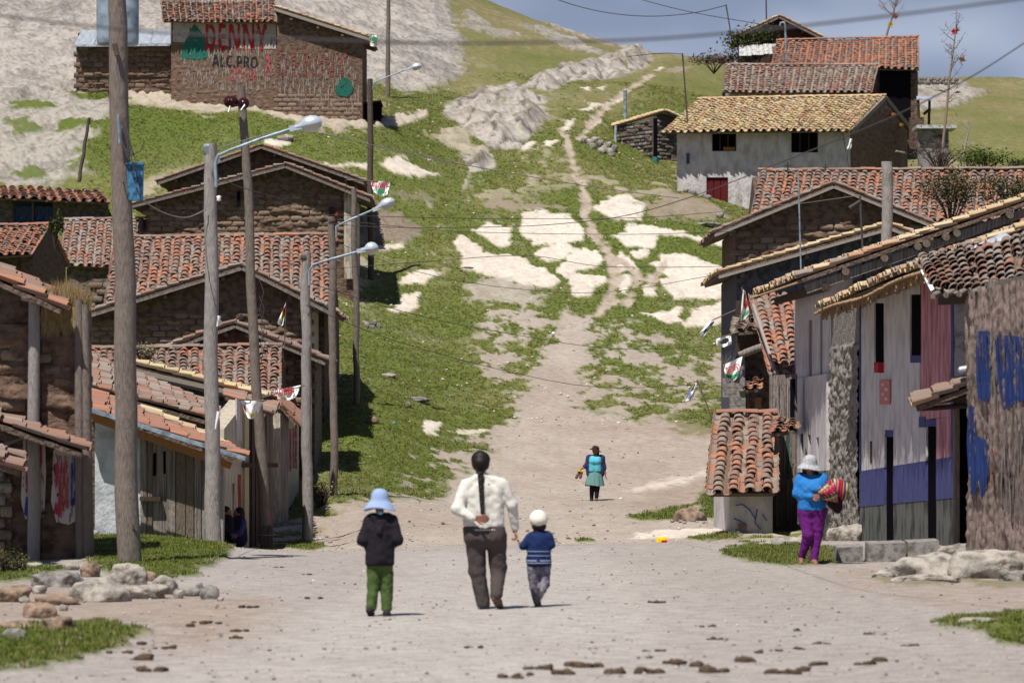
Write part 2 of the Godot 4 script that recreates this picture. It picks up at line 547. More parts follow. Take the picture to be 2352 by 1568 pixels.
func lay_patches() -> void:
	patch("lush", [700,1185, 1000,1132, 1085,1010, 1075,860, 1065,730, 960,560, 870,560, 850,700, 790,900, 720,1100], 0.5, 0.7, 0.85, 66.0)
	patch("lush", [240,300, 420,262, 560,262, 830,300, 1000,330, 1060,400, 1060,440, 860,440, 840,372, 600,372, 340,400, 230,400], 0.5, 0.7, 0.85, 66.0)
	patch("lush", [1020,470, 1300,440, 1500,470, 1720,520, 1720,760, 1500,745, 1380,700, 1290,720, 1200,680, 1040,660], 0.5, 0.6, 0.8, 66.0)
	patch("lush", [1380,720, 1640,760, 1680,900, 1560,980, 1400,900], 0.6, 0.8, 0.8, 66.0)
	# near road verges
	patch("grass", [150,1262, 330,1214, 400,1232, 545,1262, 470,1298, 440,1325, 330,1332, 200,1300], 0.15, 0.3)
	patch("grass", [-60,1442, 150,1430, 250,1422, 372,1440, 300,1475, 190,1515, 90,1540, -60,1550], 0.12, 0.3)
	patch("grass", [-60,1300, 60,1300, 140,1310, 60,1335, -60,1345], 0.2, 0.3)
	patch("grass", [1650,1268, 1720,1248, 1925,1262, 1925,1297, 1800,1300, 1680,1287], 0.12, 0.22)
	patch("grass", [2150,1428, 2210,1420, 2420,1408, 2420,1440, 2300,1446, 2190,1440], 0.08, 0.2)
	patch("grass", [2250,1452, 2420,1445, 2420,1490, 2330,1482], 0.08, 0.25)
	patch("grass", [1990,1330, 2060,1322, 2200,1340, 2100,1346], 0.06, 0.2, 0.8)
	patch("grass", [2200,1335, 2352,1325, 2420,1345, 2300,1352], 0.06, 0.2, 0.9)
	patch("tan", [-60,1345, 320,1350, 600,1370, 640,1440, 500,1500, 380,1480, 370,1440, 200,1430, -60,1440], 0.6, 0.5, 0.75)
	patch("tan", [1900,1300, 2400,1330, 2420,1400, 2200,1405, 1950,1350], 0.6, 0.5, 0.5)
	patch("worn", [200,1600, 560,1480, 900,1330, 960,1272, 1340,1264, 1480,1320, 1560,1420, 1500,1500, 1260,1600], 0.9, 0.7, 0.75)
	path_patch("worn", [1500,1330, 1750,1400, 2000,1480, 2200,1568], 0.35, 0.4, 0.3, 0.5)
	path_patch("worn", [700,1420, 980,1400, 1300,1420, 1700,1350, 1950,1316], 0.3, 0.4, 0.3, 0.5)
	# the place beyond the rise
	patch("dirt", [540,1290, 700,1205, 1000,1146, 1045,1085, 1130,1012, 1190,950, 1330,930, 1560,965, 1640,985, 1700,1010, 1700,1262, 1500,1290, 900,1300], 0.5, 0.7, 1.0, 62.0)
	patch("dirt", [1110,1025, 1190,930, 1212,850, 1262,780, 1300,720, 1372,722, 1352,800, 1350,870, 1335,940, 1350,1025], 0.3, 0.7, 1.0, 62.0)
	patch("mix", [1330,700, 1500,740, 1640,820, 1680,1000, 1560,1015, 1330,985, 1345,830], 0.9, 1.6, 0.5, 62.0)
	patch("mix", [1070,690, 1250,680, 1290,740, 1230,830, 1190,940, 1100,900, 1085,780], 0.9, 1.6, 0.6, 62.0)
	patch("mix", [930,1010, 1180,950, 1130,1020, 1010,1140, 900,1150], 0.7, 1.2, 0.34, 62.0)
	patch("grass", [1450,1190, 1530,1165, 1600,1160, 1560,1195, 1470,1196], 0.1, 0.3, 1.0, 62.0)
	patch("grass", [1560,1230, 1690,1220, 1690,1240, 1600,1243], 0.1, 0.3, 1.0, 62.0)
	patch("grass", [1600,1130, 1660,1100, 1690,1200, 1620,1190], 0.15, 0.4, 1.0, 62.0)
	patch("grass", [1540,960, 1660,940, 1660,990, 1560,1000], 0.15, 0.5, 1.0, 62.0)
	patch("grass", [640,1258, 690,1246, 745,1252, 720,1266], 0.1, 0.2, 1.0, 62.0)
	patch("grass", [1320,1240, 1365,1236, 1362,1246, 1325,1247], 0.05, 0.1, 1.0, 62.0)
	patch("pale", [1440,1238, 1480,1222, 1660,1212, 1670,1222, 1560,1238], 0.1, 0.25, 1.0, 62.0)
	patch("pale", [1500,1110, 1640,1075, 1655,1060, 1655,1085, 1560,1120, 1440,1130], 0.25, 0.4, 0.7, 62.0)
	patch("tan", [1440,1150, 1640,1085, 1660,1120, 1600,1140, 1500,1180], 0.3, 0.4, 0.7, 62.0)
	patch("tan", [1380,970, 1560,960, 1640,990, 1600,1010, 1400,1010], 0.4, 0.5, 0.5, 62.0)
	patch("pale", [968,970, 1010,972, 1000,1000, 975,996], 0.06, 0.2, 1.0, 62.0)
	patch("pale", [1030,990, 1080,986, 1120,992, 1060,1000], 0.06, 0.2, 0.8, 62.0)
	# bare pale rock on the slope
	for w in [
		[1393,450, 1438,448, 1488,470, 1473,507, 1401,500, 1366,482],
		[1201,485, 1258,482, 1261,492, 1296,495, 1316,500, 1341,527, 1336,552, 1293,560, 1226,565, 1218,552, 1190,540, 1199,507],
		[1078,525, 1113,515, 1175,520, 1172,547, 1168,567, 1138,567, 1120,550],
		[1228,585, 1241,565, 1303,565, 1311,572, 1293,597, 1258,602],
		[1283,617, 1316,577, 1346,567, 1376,572, 1386,597, 1366,615, 1321,625, 1388,627, 1391,650, 1348,677, 1326,683, 1306,680, 1313,662, 1308,642, 1278,625],
		[1411,587, 1426,572, 1446,592, 1466,612, 1463,622, 1418,622],
		[1416,637, 1463,635, 1456,655, 1438,675, 1421,672],
		[1406,540, 1446,520, 1476,518, 1563,530, 1651,550, 1700,557, 1700,567, 1638,565, 1576,545, 1511,540, 1506,552, 1501,570, 1438,570, 1426,552],
		[1448,575, 1488,577, 1486,592, 1461,595],
		[1491,605, 1518,585, 1563,583, 1601,592, 1651,610, 1690,617, 1690,680, 1638,687, 1546,688, 1533,667, 1511,642, 1533,635, 1506,617],
		[1478,657, 1496,652, 1513,680, 1481,677],
		[1035,552, 1060,540, 1115,578, 1170,580, 1250,612, 1285,645, 1270,662, 1200,655, 1130,636, 1050,615, 1070,592],
		[935,632, 973,620, 1008,632, 978,645, 978,655, 913,652],
		[915,687, 970,665, 960,705, 938,717, 895,715],
		[865,372, 913,362, 958,375, 1005,400, 960,405, 890,392],
		[750,376, 840,377, 838,386, 760,384],
		[860,562, 920,565, 923,572, 870,570],
		[1473,717, 1531,715, 1561,712, 1563,737, 1536,742, 1523,737],
		[1586,717, 1626,702, 1690,692, 1690,737, 1626,750, 1573,752],
		[1283,297, 1323,270, 1315,288, 1310,298],
		[1328,252, 1361,240, 1431,222, 1423,235, 1366,245, 1351,255],
		[1323,320, 1351,285, 1376,265, 1378,277, 1356,302, 1338,314],
		[1251,328, 1281,313, 1306,309, 1281,328, 1256,336],
		[1193,337, 1231,322, 1233,330, 1206,346],
		[1336,202, 1356,196, 1351,208],
		[1371,202, 1396,194, 1384,206],
		[1501,161, 1523,155, 1515,163],
		[640,180, 660,178, 740,208, 680,205], [590,330, 640,322, 670,328, 640,336],
	]:
		patch("pale", w, 0.09, 0.2, 1.0, 66.0)
	patch("mix", [1640,800, 1690,760, 1700,900, 1640,890, 1610,830], 0.3, 0.8, 0.75, 66.0)
	patch("palegrey", [1070,652, 1115,634, 1190,655, 1260,668, 1200,700, 1090,690], 0.2, 0.4, 0.8, 66.0)
	patch("tan", [1470,470, 1560,440, 1640,470, 1680,500, 1590,505, 1500,500], 0.25, 0.5, 0.75, 66.0)
	patch("soil", [830,492, 880,478, 970,520, 966,540, 905,555, 835,552], 0.15, 0.3, 0.9, 66.0)
	patch("soil", [900,445, 1000,438, 1010,452, 920,462], 0.2, 0.4, 0.6, 66.0)
	patch("tan", [1531,166, 1551,150, 1590,152, 1566,164], 0.1, 0.2, 0.8, 66.0)
	patch("tan", [1110,470, 1165,452, 1300,470, 1300,480, 1200,482], 0.15, 0.5, 0.7, 66.0)
	# worn footpaths
	path_patch("path", [1372,722, 1402,690, 1414,640, 1402,590, 1393,572, 1362,535, 1346,495, 1345,440], 0.2)
	path_patch("path", [1400,580, 1440,605, 1466,628, 1440,700], 0.12)
	path_patch("path", [1345,440, 1322,400, 1310,350, 1303,320, 1290,300], 0.13)
	path_patch("path", [1330,318, 1350,295, 1392,244, 1432,214, 1500,170], 0.14)
	path_patch("path", [1490,640, 1530,600, 1500,655], 0.1)
	# grey hill rock
	patch("rock", [-700,-300, 1010,-300, 1035,30, 1062,110, 1066,168, 985,205, 925,212, 890,192, 830,190, 760,60, 400,60, 390,215, 100,222, -700,230], 0.5, 0.6, 1.0, 66.0)
	patch("rock", [-700,215, 120,212, 250,228, 260,300, 190,330, 240,345, 225,395, 120,430, -700,450], 0.3, 0.6, 0.9, 66.0)
	patch("grass", [130,218, 250,212, 255,232, 190,232], 0.1, 0.3, 1.0, 66.0)
	patch("grass", [10,245, 60,236, 130,246, 128,256, 30,256], 0.1, 0.3, 1.0, 66.0)
	patch("grass", [150,270, 240,285, 250,300, 130,302], 0.1, 0.3, 1.0, 66.0)
	patch("grass", [10,282, 60,276, 95,300, 40,310], 0.1, 0.3, 0.9, 66.0)
	patch("grass", [25,395, 70,385, 110,405, 60,412], 0.1, 0.3, 0.9, 66.0)
	patch("grass", [230,300, 300,250, 420,270, 480,290, 470,330, 340,400, 240,400, 160,390, 190,345], 0.25, 0.5, 1.0, 66.0)
	patch("palerock", [290,215, 400,200, 640,232, 840,285, 840,300, 700,290, 560,250, 480,262, 400,250, 300,240], 0.2, 0.5, 0.85, 66.0)
	patch("palerock", [860,275, 960,252, 990,262, 900,290, 860,292], 0.1, 0.25, 1.0, 66.0)
	patch("palerock", [980,310, 1050,280, 1090,330, 1130,350, 1100,370, 1040,340], 0.2, 0.4, 0.7, 66.0)
	patch("outcrop", [1012,245, 1060,228, 1100,205, 1180,192, 1250,222, 1262,262, 1228,306, 1192,340, 1130,345, 1098,318, 1060,290, 1022,262], 0.15, 0.3, 1.0, 66.0)
	patch("outcrop", [1050,352, 1136,350, 1138,385, 1085,396, 1062,440, 1076,380], 0.12, 0.2, 1.0, 66.0)
	patch("outcrop", [1190,200, 1240,172, 1300,150, 1400,130, 1482,116, 1500,136, 1486,156, 1420,178, 1310,186, 1262,212, 1240,205], 0.2, 0.3, 1.0, 66.0)
	patch("rock", [1200,60, 1240,62, 1330,95, 1400,128, 1300,112], 0.1, 0.5, 0.8, 66.0)
	patch("rock", [1245,48, 1330,65, 1420,100, 1480,118, 1400,104, 1290,72], 0.1, 0.3, 0.8, 66.0)
	patch("rock", [1080,20, 1130,60, 1210,80, 1150,90, 1060,60], 0.2, 0.5, 0.7, 66.0)
	patch("rock", [2090,200, 2200,188, 2262,212, 2215,240, 2090,256], 0.3, 0.5, 0.9, 66.0)

# weights of the ground covers at a place: [kind colour, relief]
func cover(x: float, z: float, dist: float) -> Array:
	var wx := n_warp.get_noise_2d(x * 1.0, z * 0.55)
	var wf := n_fine.get_noise_2d(x, z * 0.5)
	var big := n_big.get_noise_2d(x, z * 0.5)
	var grit := n_fine.get_noise_2d(x * 3.1 + 40.0, z * 1.7)
	var q := Vector2(x, z * 0.3)
	# what lies there when no patch says otherwise: a dirt road near by, grass farther off
	var far := clampf((dist - 61.0 - wx * 6.0) / 5.0, 0.0, 1.0)
	var high := clampf((dist - 165.0) / 60.0, 0.0, 1.0)
	var green := Color(0.125, 0.148, 0.034).lerp(Color(0.178, 0.16, 0.068), clampf(high + big * 0.55 + wf * 0.22, 0.0, 1.0))
	green = green.lerp(Color(0.08, 0.128, 0.022), clampf(wx * 1.1 - 0.1 + grit * 0.6, 0.0, 0.8))
	green = green.lerp(Color(0.24, 0.2, 0.11), clampf(grit * 1.3 + big * 0.8 + wf * 0.5 - 0.26 + high * 0.32, 0.0, 0.7))
	var road := Color(0.355, 0.322, 0.302).lerp(Color(0.31, 0.272, 0.25), clampf(0.45 + wx * 0.5 + big * 0.8, 0.0, 1.0))
	road = road.lerp(Color(0.385, 0.355, 0.332), clampf(big * 1.6, 0.0, 0.8))
	road = road.lerp(Color(0.21, 0.17, 0.145), clampf(n_fine.get_noise_2d(x * 2.6 - 7.0, z * 2.2) * 1.7 - 0.85, 0.0, 0.4))
	var c := road.lerp(green, far)
	var bare := clampf((wx * 1.3 + big * 1.1 + wf * 0.6 - 0.5) * 4.0, 0.0, 0.85) * far * clampf((200.0 - dist) / 60.0, 0.15, 1.0)
	c = c.lerp(Color(0.4, 0.33, 0.27).lerp(Color(0.52, 0.45, 0.38), clampf(0.4 + wf, 0.0, 1.0)), bare)
	var relief := wf * 0.003 * (1.0 + far * 8.0) + far * (wx * 0.10 + grit * 0.02)
	for t in patches:
		if not (t[2] as Rect2).has_point(q):
			continue
		var s: float = inside(t[1], q, t)
		var kind: String = t[0]
		var rag: float = t[4]
		var v: float
		if kind == "mix":
			v = clampf((s / t[3]), 0.0, 1.0)
			v = clampf((v * (t[5] - 0.5) * 2.2 + v * 0.5 - 0.5 + wx * 1.5 + wf * 0.9 + grit * 0.5) * 3.0 + 0.2, 0.0, 1.0) * minf(v * 2.0, 1.0)
		else:
			v = clampf(0.5 + (s + (wx * 0.9 + wf * 0.8 + grit * 0.3) * rag) / t[3], 0.0, 1.0) * t[5]
		if v <= 0.0:
			continue
		match kind:
			"lush":
				c = c.lerp(green.lerp(Color(0.1, 0.14, 0.026), 0.45), v)
			"grass":
				c = c.lerp(green.lerp(Color(0.09, 0.125, 0.022), 0.6), v)
				relief += v * (0.03 + wf * 0.02)
			"dirt", "mix":
				var e := Color(0.405, 0.352, 0.31).lerp(Color(0.335, 0.28, 0.24), clampf(0.45 + wx * 0.7 + big * 0.8 + wf * 0.3, 0.0, 1.0)).lerp(Color(0.2, 0.16, 0.13), clampf(grit * 1.5 - 0.75, 0.0, 0.5))
				c = c.lerp(e, v)
				relief *= 1.0 - v * 0.6
			"path":
				c = c.lerp(Color(0.36, 0.285, 0.23).lerp(Color(0.44, 0.37, 0.31), clampf(0.5 + wf * 1.4, 0.0, 1.0)), v)
				relief = lerpf(relief, -0.04, v)
			"worn":
				c = c.lerp(Color(0.43, 0.4, 0.378).lerp(Color(0.39, 0.358, 0.335), clampf(0.5 + wx, 0.0, 1.0)), v)
				relief *= 1.0 - v * 0.5
			"tan":
				c = c.lerp(Color(0.34, 0.265, 0.215).lerp(Color(0.28, 0.22, 0.185), clampf(0.5 + wf, 0.0, 1.0)), v)
			"soil":
				c = c.lerp(Color(0.25, 0.2, 0.165).lerp(Color(0.15, 0.11, 0.09), clampf(grit * 1.8, 0.0, 1.0)), v)
				relief += v * grit * 0.06
			"pale":
				c = c.lerp(Color(0.66, 0.595, 0.525).lerp(Color(0.57, 0.5, 0.43), clampf(0.3 + wf * 1.2 + big, 0.0, 1.0)).lerp(Color(0.3, 0.24, 0.19), clampf(grit * 2.6 - 1.25, 0.0, 0.7)), v)
				relief = lerpf(relief, 0.03 + wx * 0.06 + wf * 0.02, v)
			"palegrey":
				c = c.lerp(Color(0.44, 0.4, 0.36).lerp(Color(0.36, 0.3, 0.26), clampf(0.5 + wf * 1.2, 0.0, 1.0)), v)
			"palerock":
				var rr := n_ridge.get_noise_2d(x * 1.3, z * 0.8)
				c = c.lerp(Color(0.5, 0.43, 0.365).lerp(Color(0.34, 0.28, 0.235), clampf(0.3 + wf * 1.2 - rr * 0.5, 0.0, 1.0)), v)
				relief += v * (rr * 0.22 + wf * 0.06)
			"rock":
				var rr := n_ridge.get_noise_2d(x * 0.55, z * 0.34)
				var r2 := n_ridge.get_noise_2d(x * 1.9 + 9.0, z * 1.2)
				c = c.lerp(Color(0.4, 0.365, 0.335).lerp(Color(0.225, 0.205, 0.195), clampf(0.4 + wx * 1.1 + grit * 1.0 - rr * 0.4 + big * 0.6, 0.0, 1.0)).lerp(Color(0.12, 0.095, 0.08), clampf(r2 * 2.6 - 1.35, 0.0, 0.7)), v)
				relief += v * (rr * 0.3 + r2 * 0.08 + grit * 0.03)
			"outcrop":
				var rr := n_ridge.get_noise_2d(x * 0.42 + z * 0.16, z * 0.24 - x * 0.12)
				var r2 := n_ridge.get_noise_2d(x * 1.5 + 5.0, z * 0.8 + x * 0.4)
				c = c.lerp(Color(0.43, 0.395, 0.36).lerp(Color(0.24, 0.205, 0.185), clampf(0.3 + wx * 1.3 - rr * 0.35 + grit * 0.9, 0.0, 1.0)).lerp(Color(0.07, 0.055, 0.045), clampf(r2 * 3.0 - 1.3, 0.0, 0.85)).lerp(green, clampf(wf * 2.2 + big - 0.75, 0.0, 0.9)), v)
				var dome := clampf((s + wx * 0.3) / 1.1, 0.0, 1.0)
				relief += v * (rr * 0.045 - clampf(r2 * 3.0 - 1.4, 0.0, 1.0) * 0.12 + wx * 0.1) + smoothstep(0.0, 1.0, dome) * (0.38 + wx * 0.25)
	return [c, relief]

func make_terrain() -> void:
	n_warp.seed = 21; n_warp.frequency = 0.55; n_warp.fractal_octaves = 4
	n_fine.seed = 22; n_fine.frequency = 1.5; n_fine.fractal_octaves = 3
	n_big.seed = 23; n_big.frequency = 0.11; n_big.fractal_octaves = 3
	n_ridge.seed = 24; n_ridge.frequency = 0.4; n_ridge.fractal_type = FastNoiseLite.FRACTAL_RIDGED; n_ridge.fractal_octaves = 4
	prepare_land()
	lay_patches()
	var us := PackedFloat32Array()
	for e in [-60000.0, -24000.0, -9000.0, -4200.0, -2200.0, -1300.0, -800.0, -520.0, -380.0]:
		us.append(e)
	var u := -300.0
	while u <= 2660.0:
		us.append(u)
		u += 5.0
	for e in [2740.0, 2900.0, 3200.0, 3800.0, 5200.0, 9000.0, 24000.0, 60000.0]:
		us.append(e)
	var ds := PackedFloat32Array([2.0, 8.0, 14.0, 19.0, 22.0])
	var d := 24.0
	while d < 252.0:
		ds.append(d)
		d += 0.26 if d < 34.0 else 0.42 if d < 101.0 else 0.27
	for e in [253.0, 255.0, 258.0, 261.0, 264.0, 268.0, 273.0, 280.0, 290.0, 305.0, 330.0, 360.0, 420.0, 600.0, 1000.0, 2000.0, 4000.0]:
		ds.append(e)
	var w := us.size()
	var h := ds.size()
	var V := PackedVector3Array()
	var C := PackedColorArray()
	V.resize(w * h)
	C.resize(w * h)
	for j in h:
		var dd := ds[j]
		for i in w:
			var x := (us[i] - CX) / F * dd
			var k := j * w + i
			var y := base_height(us[i], dd)
			var c := cover(x, -dd, dd)
			V[k] = Vector3(x, y + c[1], -dd)
			C[k] = c[0]
	var I := PackedInt32Array()
	I.resize((w - 1) * (h - 1) * 6)
	var N := PackedVector3Array()
	N.resize(w * h)
	var q := 0
	for j in h - 1:
		for i in w - 1:
			var a := j * w + i
			var b := a + 1
			var e := a + w
			var f := e + 1
			I[q] = a; I[q + 1] = e; I[q + 2] = b
			I[q + 3] = b; I[q + 4] = e; I[q + 5] = f
			q += 6
			var n := (V[b] - V[e]).cross(V[f] - V[a])
			N[a] += n; N[b] += n; N[e] += n; N[f] += n
	for k in N.size():
		N[k] = N[k].normalized()
		if N[k].y < 0.0:
			N[k] = -N[k]
	var arr := []
	arr.resize(Mesh.ARRAY_MAX)
	arr[Mesh.ARRAY_VERTEX] = V
	arr[Mesh.ARRAY_NORMAL] = N
	arr[Mesh.ARRAY_COLOR] = C
	arr[Mesh.ARRAY_INDEX] = I
	var mesh := ArrayMesh.new()
	mesh.add_surface_from_arrays(Mesh.PRIMITIVE_TRIANGLES, arr)
	mesh.surface_set_material(0, M.ground)
	var o := MeshInstance3D.new()
	o.mesh = mesh
	o.name = "ground"
	o.set_meta("kind", "structure")
	add_child(o)

# ---------------------------------------------------------------- roofs, walls, bricks
func make_shapes() -> void:
	rng.seed = 11
	# barrel tile, one unit wide and long, the wide end at +z; pans are the same tile turned over
	for v in 3:
		var m := MB.new()
		var seg := 6
		var th := 0.07
		var outer := []
		var inner := []
		for e in 2:
			var z := -0.5 + e
			var r := 0.375 + 0.125 * e + rng.randf_range(-0.015, 0.015)
			var ro := PackedVector3Array()
			var ri := PackedVector3Array()
			for s in seg + 1:
				var a := PI * s / seg
				var wob := 1.0 + rng.randf_range(-0.03, 0.03)
				ro.append(Vector3(-cos(a) * r * wob, sin(a) * r * 0.78, z))
				ri.append(Vector3(-cos(a) * (r - th), sin(a) * (r - th) * 0.74 - 0.005, z))
			outer.append(ro)
			inner.append(ri)
		m.sheet(outer, false, true)
		m.sheet(inner, false, false)
		for e in 2:
			for s in seg:
				m.quad(outer[e][s], outer[e][s + 1], inner[e][s + 1], inner[e][s], Vector3(0, 0, 2.0 * e - 1.0))
		for s in [0, seg]:
			m.quad(outer[0][s], outer[1][s], inner[1][s], inner[0][s], Vector3(0, -1, 0))
		tile_meshes.append([m, m.mesh(null)])
	# rough block
	for v in 6:
		var m := MB.new()
		var rows := []
		for j in 5:
			var t := PI * j / 4.0
			var row := PackedVector3Array()
			for i in 8:
				var a := TAU * (i + 0.5) / 8.0
				var q := Vector3(cos(a) * sin(t), cos(t), sin(a) * sin(t))
				q = Vector3(sign(q.x) * pow(absf(q.x), 0.26), sign(q.y) * pow(absf(q.y), 0.26), sign(q.z) * pow(absf(q.z), 0.3)) * 0.5
				row.append(q * rng.randf_range(0.94, 1.04) + Vector3(rng.randf_range(-0.03, 0.03), rng.randf_range(-0.05, 0.05), rng.randf_range(-0.03, 0.03)))
			rows.append(row)
		m.sheet(rows, true, false)
		brick_meshes.append([m, m.mesh(null)])
	# stones
	for v in 8:
		var m := rock_shape(100 + v, 11, 7, 0.55)
		rock_meshes.append([m, m.mesh(null)])

func rock_shape(seed_: int, w: int, h: int, rough: float) -> MB:
	var n := FastNoiseLite.new()
	n.seed = seed_
	n.frequency = 0.9
	n.fractal_octaves = 3
	n.noise_type = FastNoiseLite.TYPE_CELLULAR if seed_ % 2 == 0 else FastNoiseLite.TYPE_SIMPLEX_SMOOTH
	var m := MB.new()
	var rows := []
	var cut := RandomNumberGenerator.new()
	cut.seed = seed_
	var planes := []
	for k in 15:
		planes.append([Vector3(cut.randfn(), cut.randfn(), cut.randfn()).normalized(), cut.randf_range(0.66, 0.95)])
	for j in h:
		var t := PI * j / (h - 1)
		var row := PackedVector3Array()
		for i in w:
			var a := TAU * i / w
			var q := Vector3(cos(a) * sin(t), cos(t), sin(a) * sin(t))
			var lim := 1.15
			for p in planes:
				lim = minf(lim, p[1] / maxf(q.dot(p[0]), 0.05))
			q = Vector3(sign(q.x) * pow(absf(q.x), 0.75), sign(q.y) * pow(absf(q.y), 0.75), sign(q.z) * pow(absf(q.z), 0.75))
			var e := 1.0 + n.get_noise_3dv(q * 1.3) * rough + n.get_noise_3dv(q * 3.7) * rough * 0.35
			if w > 30:
				e = 1.0 + n.get_noise_3dv(q * 1.1) * 0.3 + n_ridge.get_noise_3dv(q * 3.2 + Vector3(seed_, 0, 0)) * 0.07 + n_fine.get_noise_3dv(q * 2.6) * 0.06
			row.append(q * 0.56 * (1.0 + (e - 1.0) * 0.6) * lim)
		rows.append(row)
	m.sheet(rows, true, false)
	return m

# one roof slope from four corners; tiles are children of the roof
# o: pitch, course, pal, miss, sag, most, ridge
func roof_slope(parent: Node3D, a: Vector3, b: Vector3, c: Vector3, d: Vector3, o := {}) -> Node3D:
	var grow := 1.15 if stretched and -a.z > 62.0 and -a.z < 160.0 else 1.0
	var pitch: float = o.get("pitch", 0.29) * grow
	var course: float = o.get("course", 0.3) * grow
	var pal: Array = o.get("pal", RED)
	var across := ((b - a) + (c - d)) * 0.5
	var down := ((d - a) + (c - b)) * 0.5
	var nrm := down.cross(across).normalized()
	if nrm.y < 0.0:
		nrm = -nrm
	var slab := MB.new()
	var t := nrm * -0.05
	var t2 := nrm * -0.12
	slab.hexa([a + t, b + t, c + t, d + t, a + t2, b + t2, c + t2, d + t2])
	var roof := put(slab, "roof", M.clay_bed, parent)
	var n := maxi(1, roundi(across.length() / pitch))
	var m := maxi(1, roundi(down.length() / course))
	var p := across.length() / n
	var ex := down.length() / m
	var miss: float = o.get("miss", 0.0)
	var sag: float = o.get("sag", 0.02)
	var spots := []
	var ph := rng.randf() * 10.0
	for kind in 2:
		for i in (n if kind == 0 else n + 1):
			var tone := rng.randi() % pal.size()
			var shift := rng.randf_range(-0.1, 0.1) * ex
			for j in m:
				if rng.randf() < miss:
					continue
				var u := (i + (0.5 if kind == 0 else 0.0)) / n
				u = clampf(u + rng.randf_range(-0.09, 0.09) / n, 0.012, 0.988)
				var v := (j + 0.55) / m
				var s := (d - a).lerp(c - b, u).normalized()
				var at := a.lerp(b, u) .lerp(d.lerp(c, u), v) + s * (shift + rng.randfn(0.0, 0.06) * ex)
				at += Vector3.UP * ((sin(u * 5.0 + ph + v * 2.0) + sin(u * 17.0 + ph * 3.0) * 0.4) * sag + rng.randf_range(-0.006, 0.006))
				var x := across.normalized()
				var y := s.cross(x).normalized()
				if y.y < 0.0:
					y = -y
				x = y.cross(s)
				var bs := Basis(x, y, s)
				if kind == 1:
					bs = bs * Basis(Vector3(0, 0, 1), PI) * Basis(Vector3.RIGHT, 0.0)
				bs = bs * Basis(Vector3.UP, rng.randfn(0.0, 0.05)) * Basis(Vector3.RIGHT, (-0.11 if kind == 0 else 0.085) + rng.randfn(0.0, 0.03))
				var w := p * (0.68 if kind == 0 else 0.7) * rng.randf_range(0.95, 1.05)
				at += y * (p * 0.02 if kind == 0 else p * 0.17 - 0.03)
				bs = bs.scaled_local(Vector3(w, p * 0.62, ex * 1.3))
				if rng.randf() < 0.7:
					tone = rng.randi() % pal.size()
				spots.append([Transform3D(bs, at), pal[tone], kind])
	if o.get("ridge", false):
		var k := maxi(1, roundi(across.length() / 0.36))
		for i in k:
			var at := a.lerp(b, (i + 0.5) / k) + Vector3(0, 0.03 + rng.randf_range(-0.01, 0.015), 0)
			var z := (b - a).normalized()
			var bs := Basis(Vector3.UP.cross(z).normalized(), Vector3.UP, z).orthonormalized() * Basis(Vector3.RIGHT, rng.randf_range(-0.06, 0.06))
			spots.push_front([Transform3D(bs.scaled_local(Vector3(0.22, 0.2, 0.46)), at), pal[rng.randi() % pal.size()], 0])
	var most: int = o.get("most", 300)
	var rest := MB.new()
	var at0: Vector3 = org[roof]
	for i in spots.size():
		var s: Array = spots[i]
		var v := rng.randi() % tile_meshes.size()
		if i < most:
			var q := MeshInstance3D.new()
			q.mesh = tile_meshes[v][1]
			q.material_override = M[s[1]]
			q.transform = Transform3D(s[0].basis, s[0].origin - at0)
			q.name = "tile" if i == 0 else "tile_%03d" % i
			roof.add_child(q, true)
		else:
			rest.col = (M[s[1]] as StandardMaterial3D).albedo_color.srgb_to_linear()
			rest.add(tile_meshes[v][0], s[0])
	if rest.V.size():
		put(rest, "laid_tiles", M.tile_rest, roof).set_meta("kind", "stuff")
	return roof

const RED := ["red0", "red1", "red2", "red3", "red4", "red5", "red6", "red3", "red4"]
const RED_BRIGHT := ["red0", "red1", "red5", "red2", "red3", "red0"]
const RED_GREY := ["red3", "red4", "red7", "red2", "red7", "red6", "red1"]
const YEL := ["yel0", "yel1", "yel2", "yel3", "yel5", "yel0", "yel4"]
const YEL_PALE := ["yel3", "yel4", "yel1", "red7", "yel5", "yel2"]

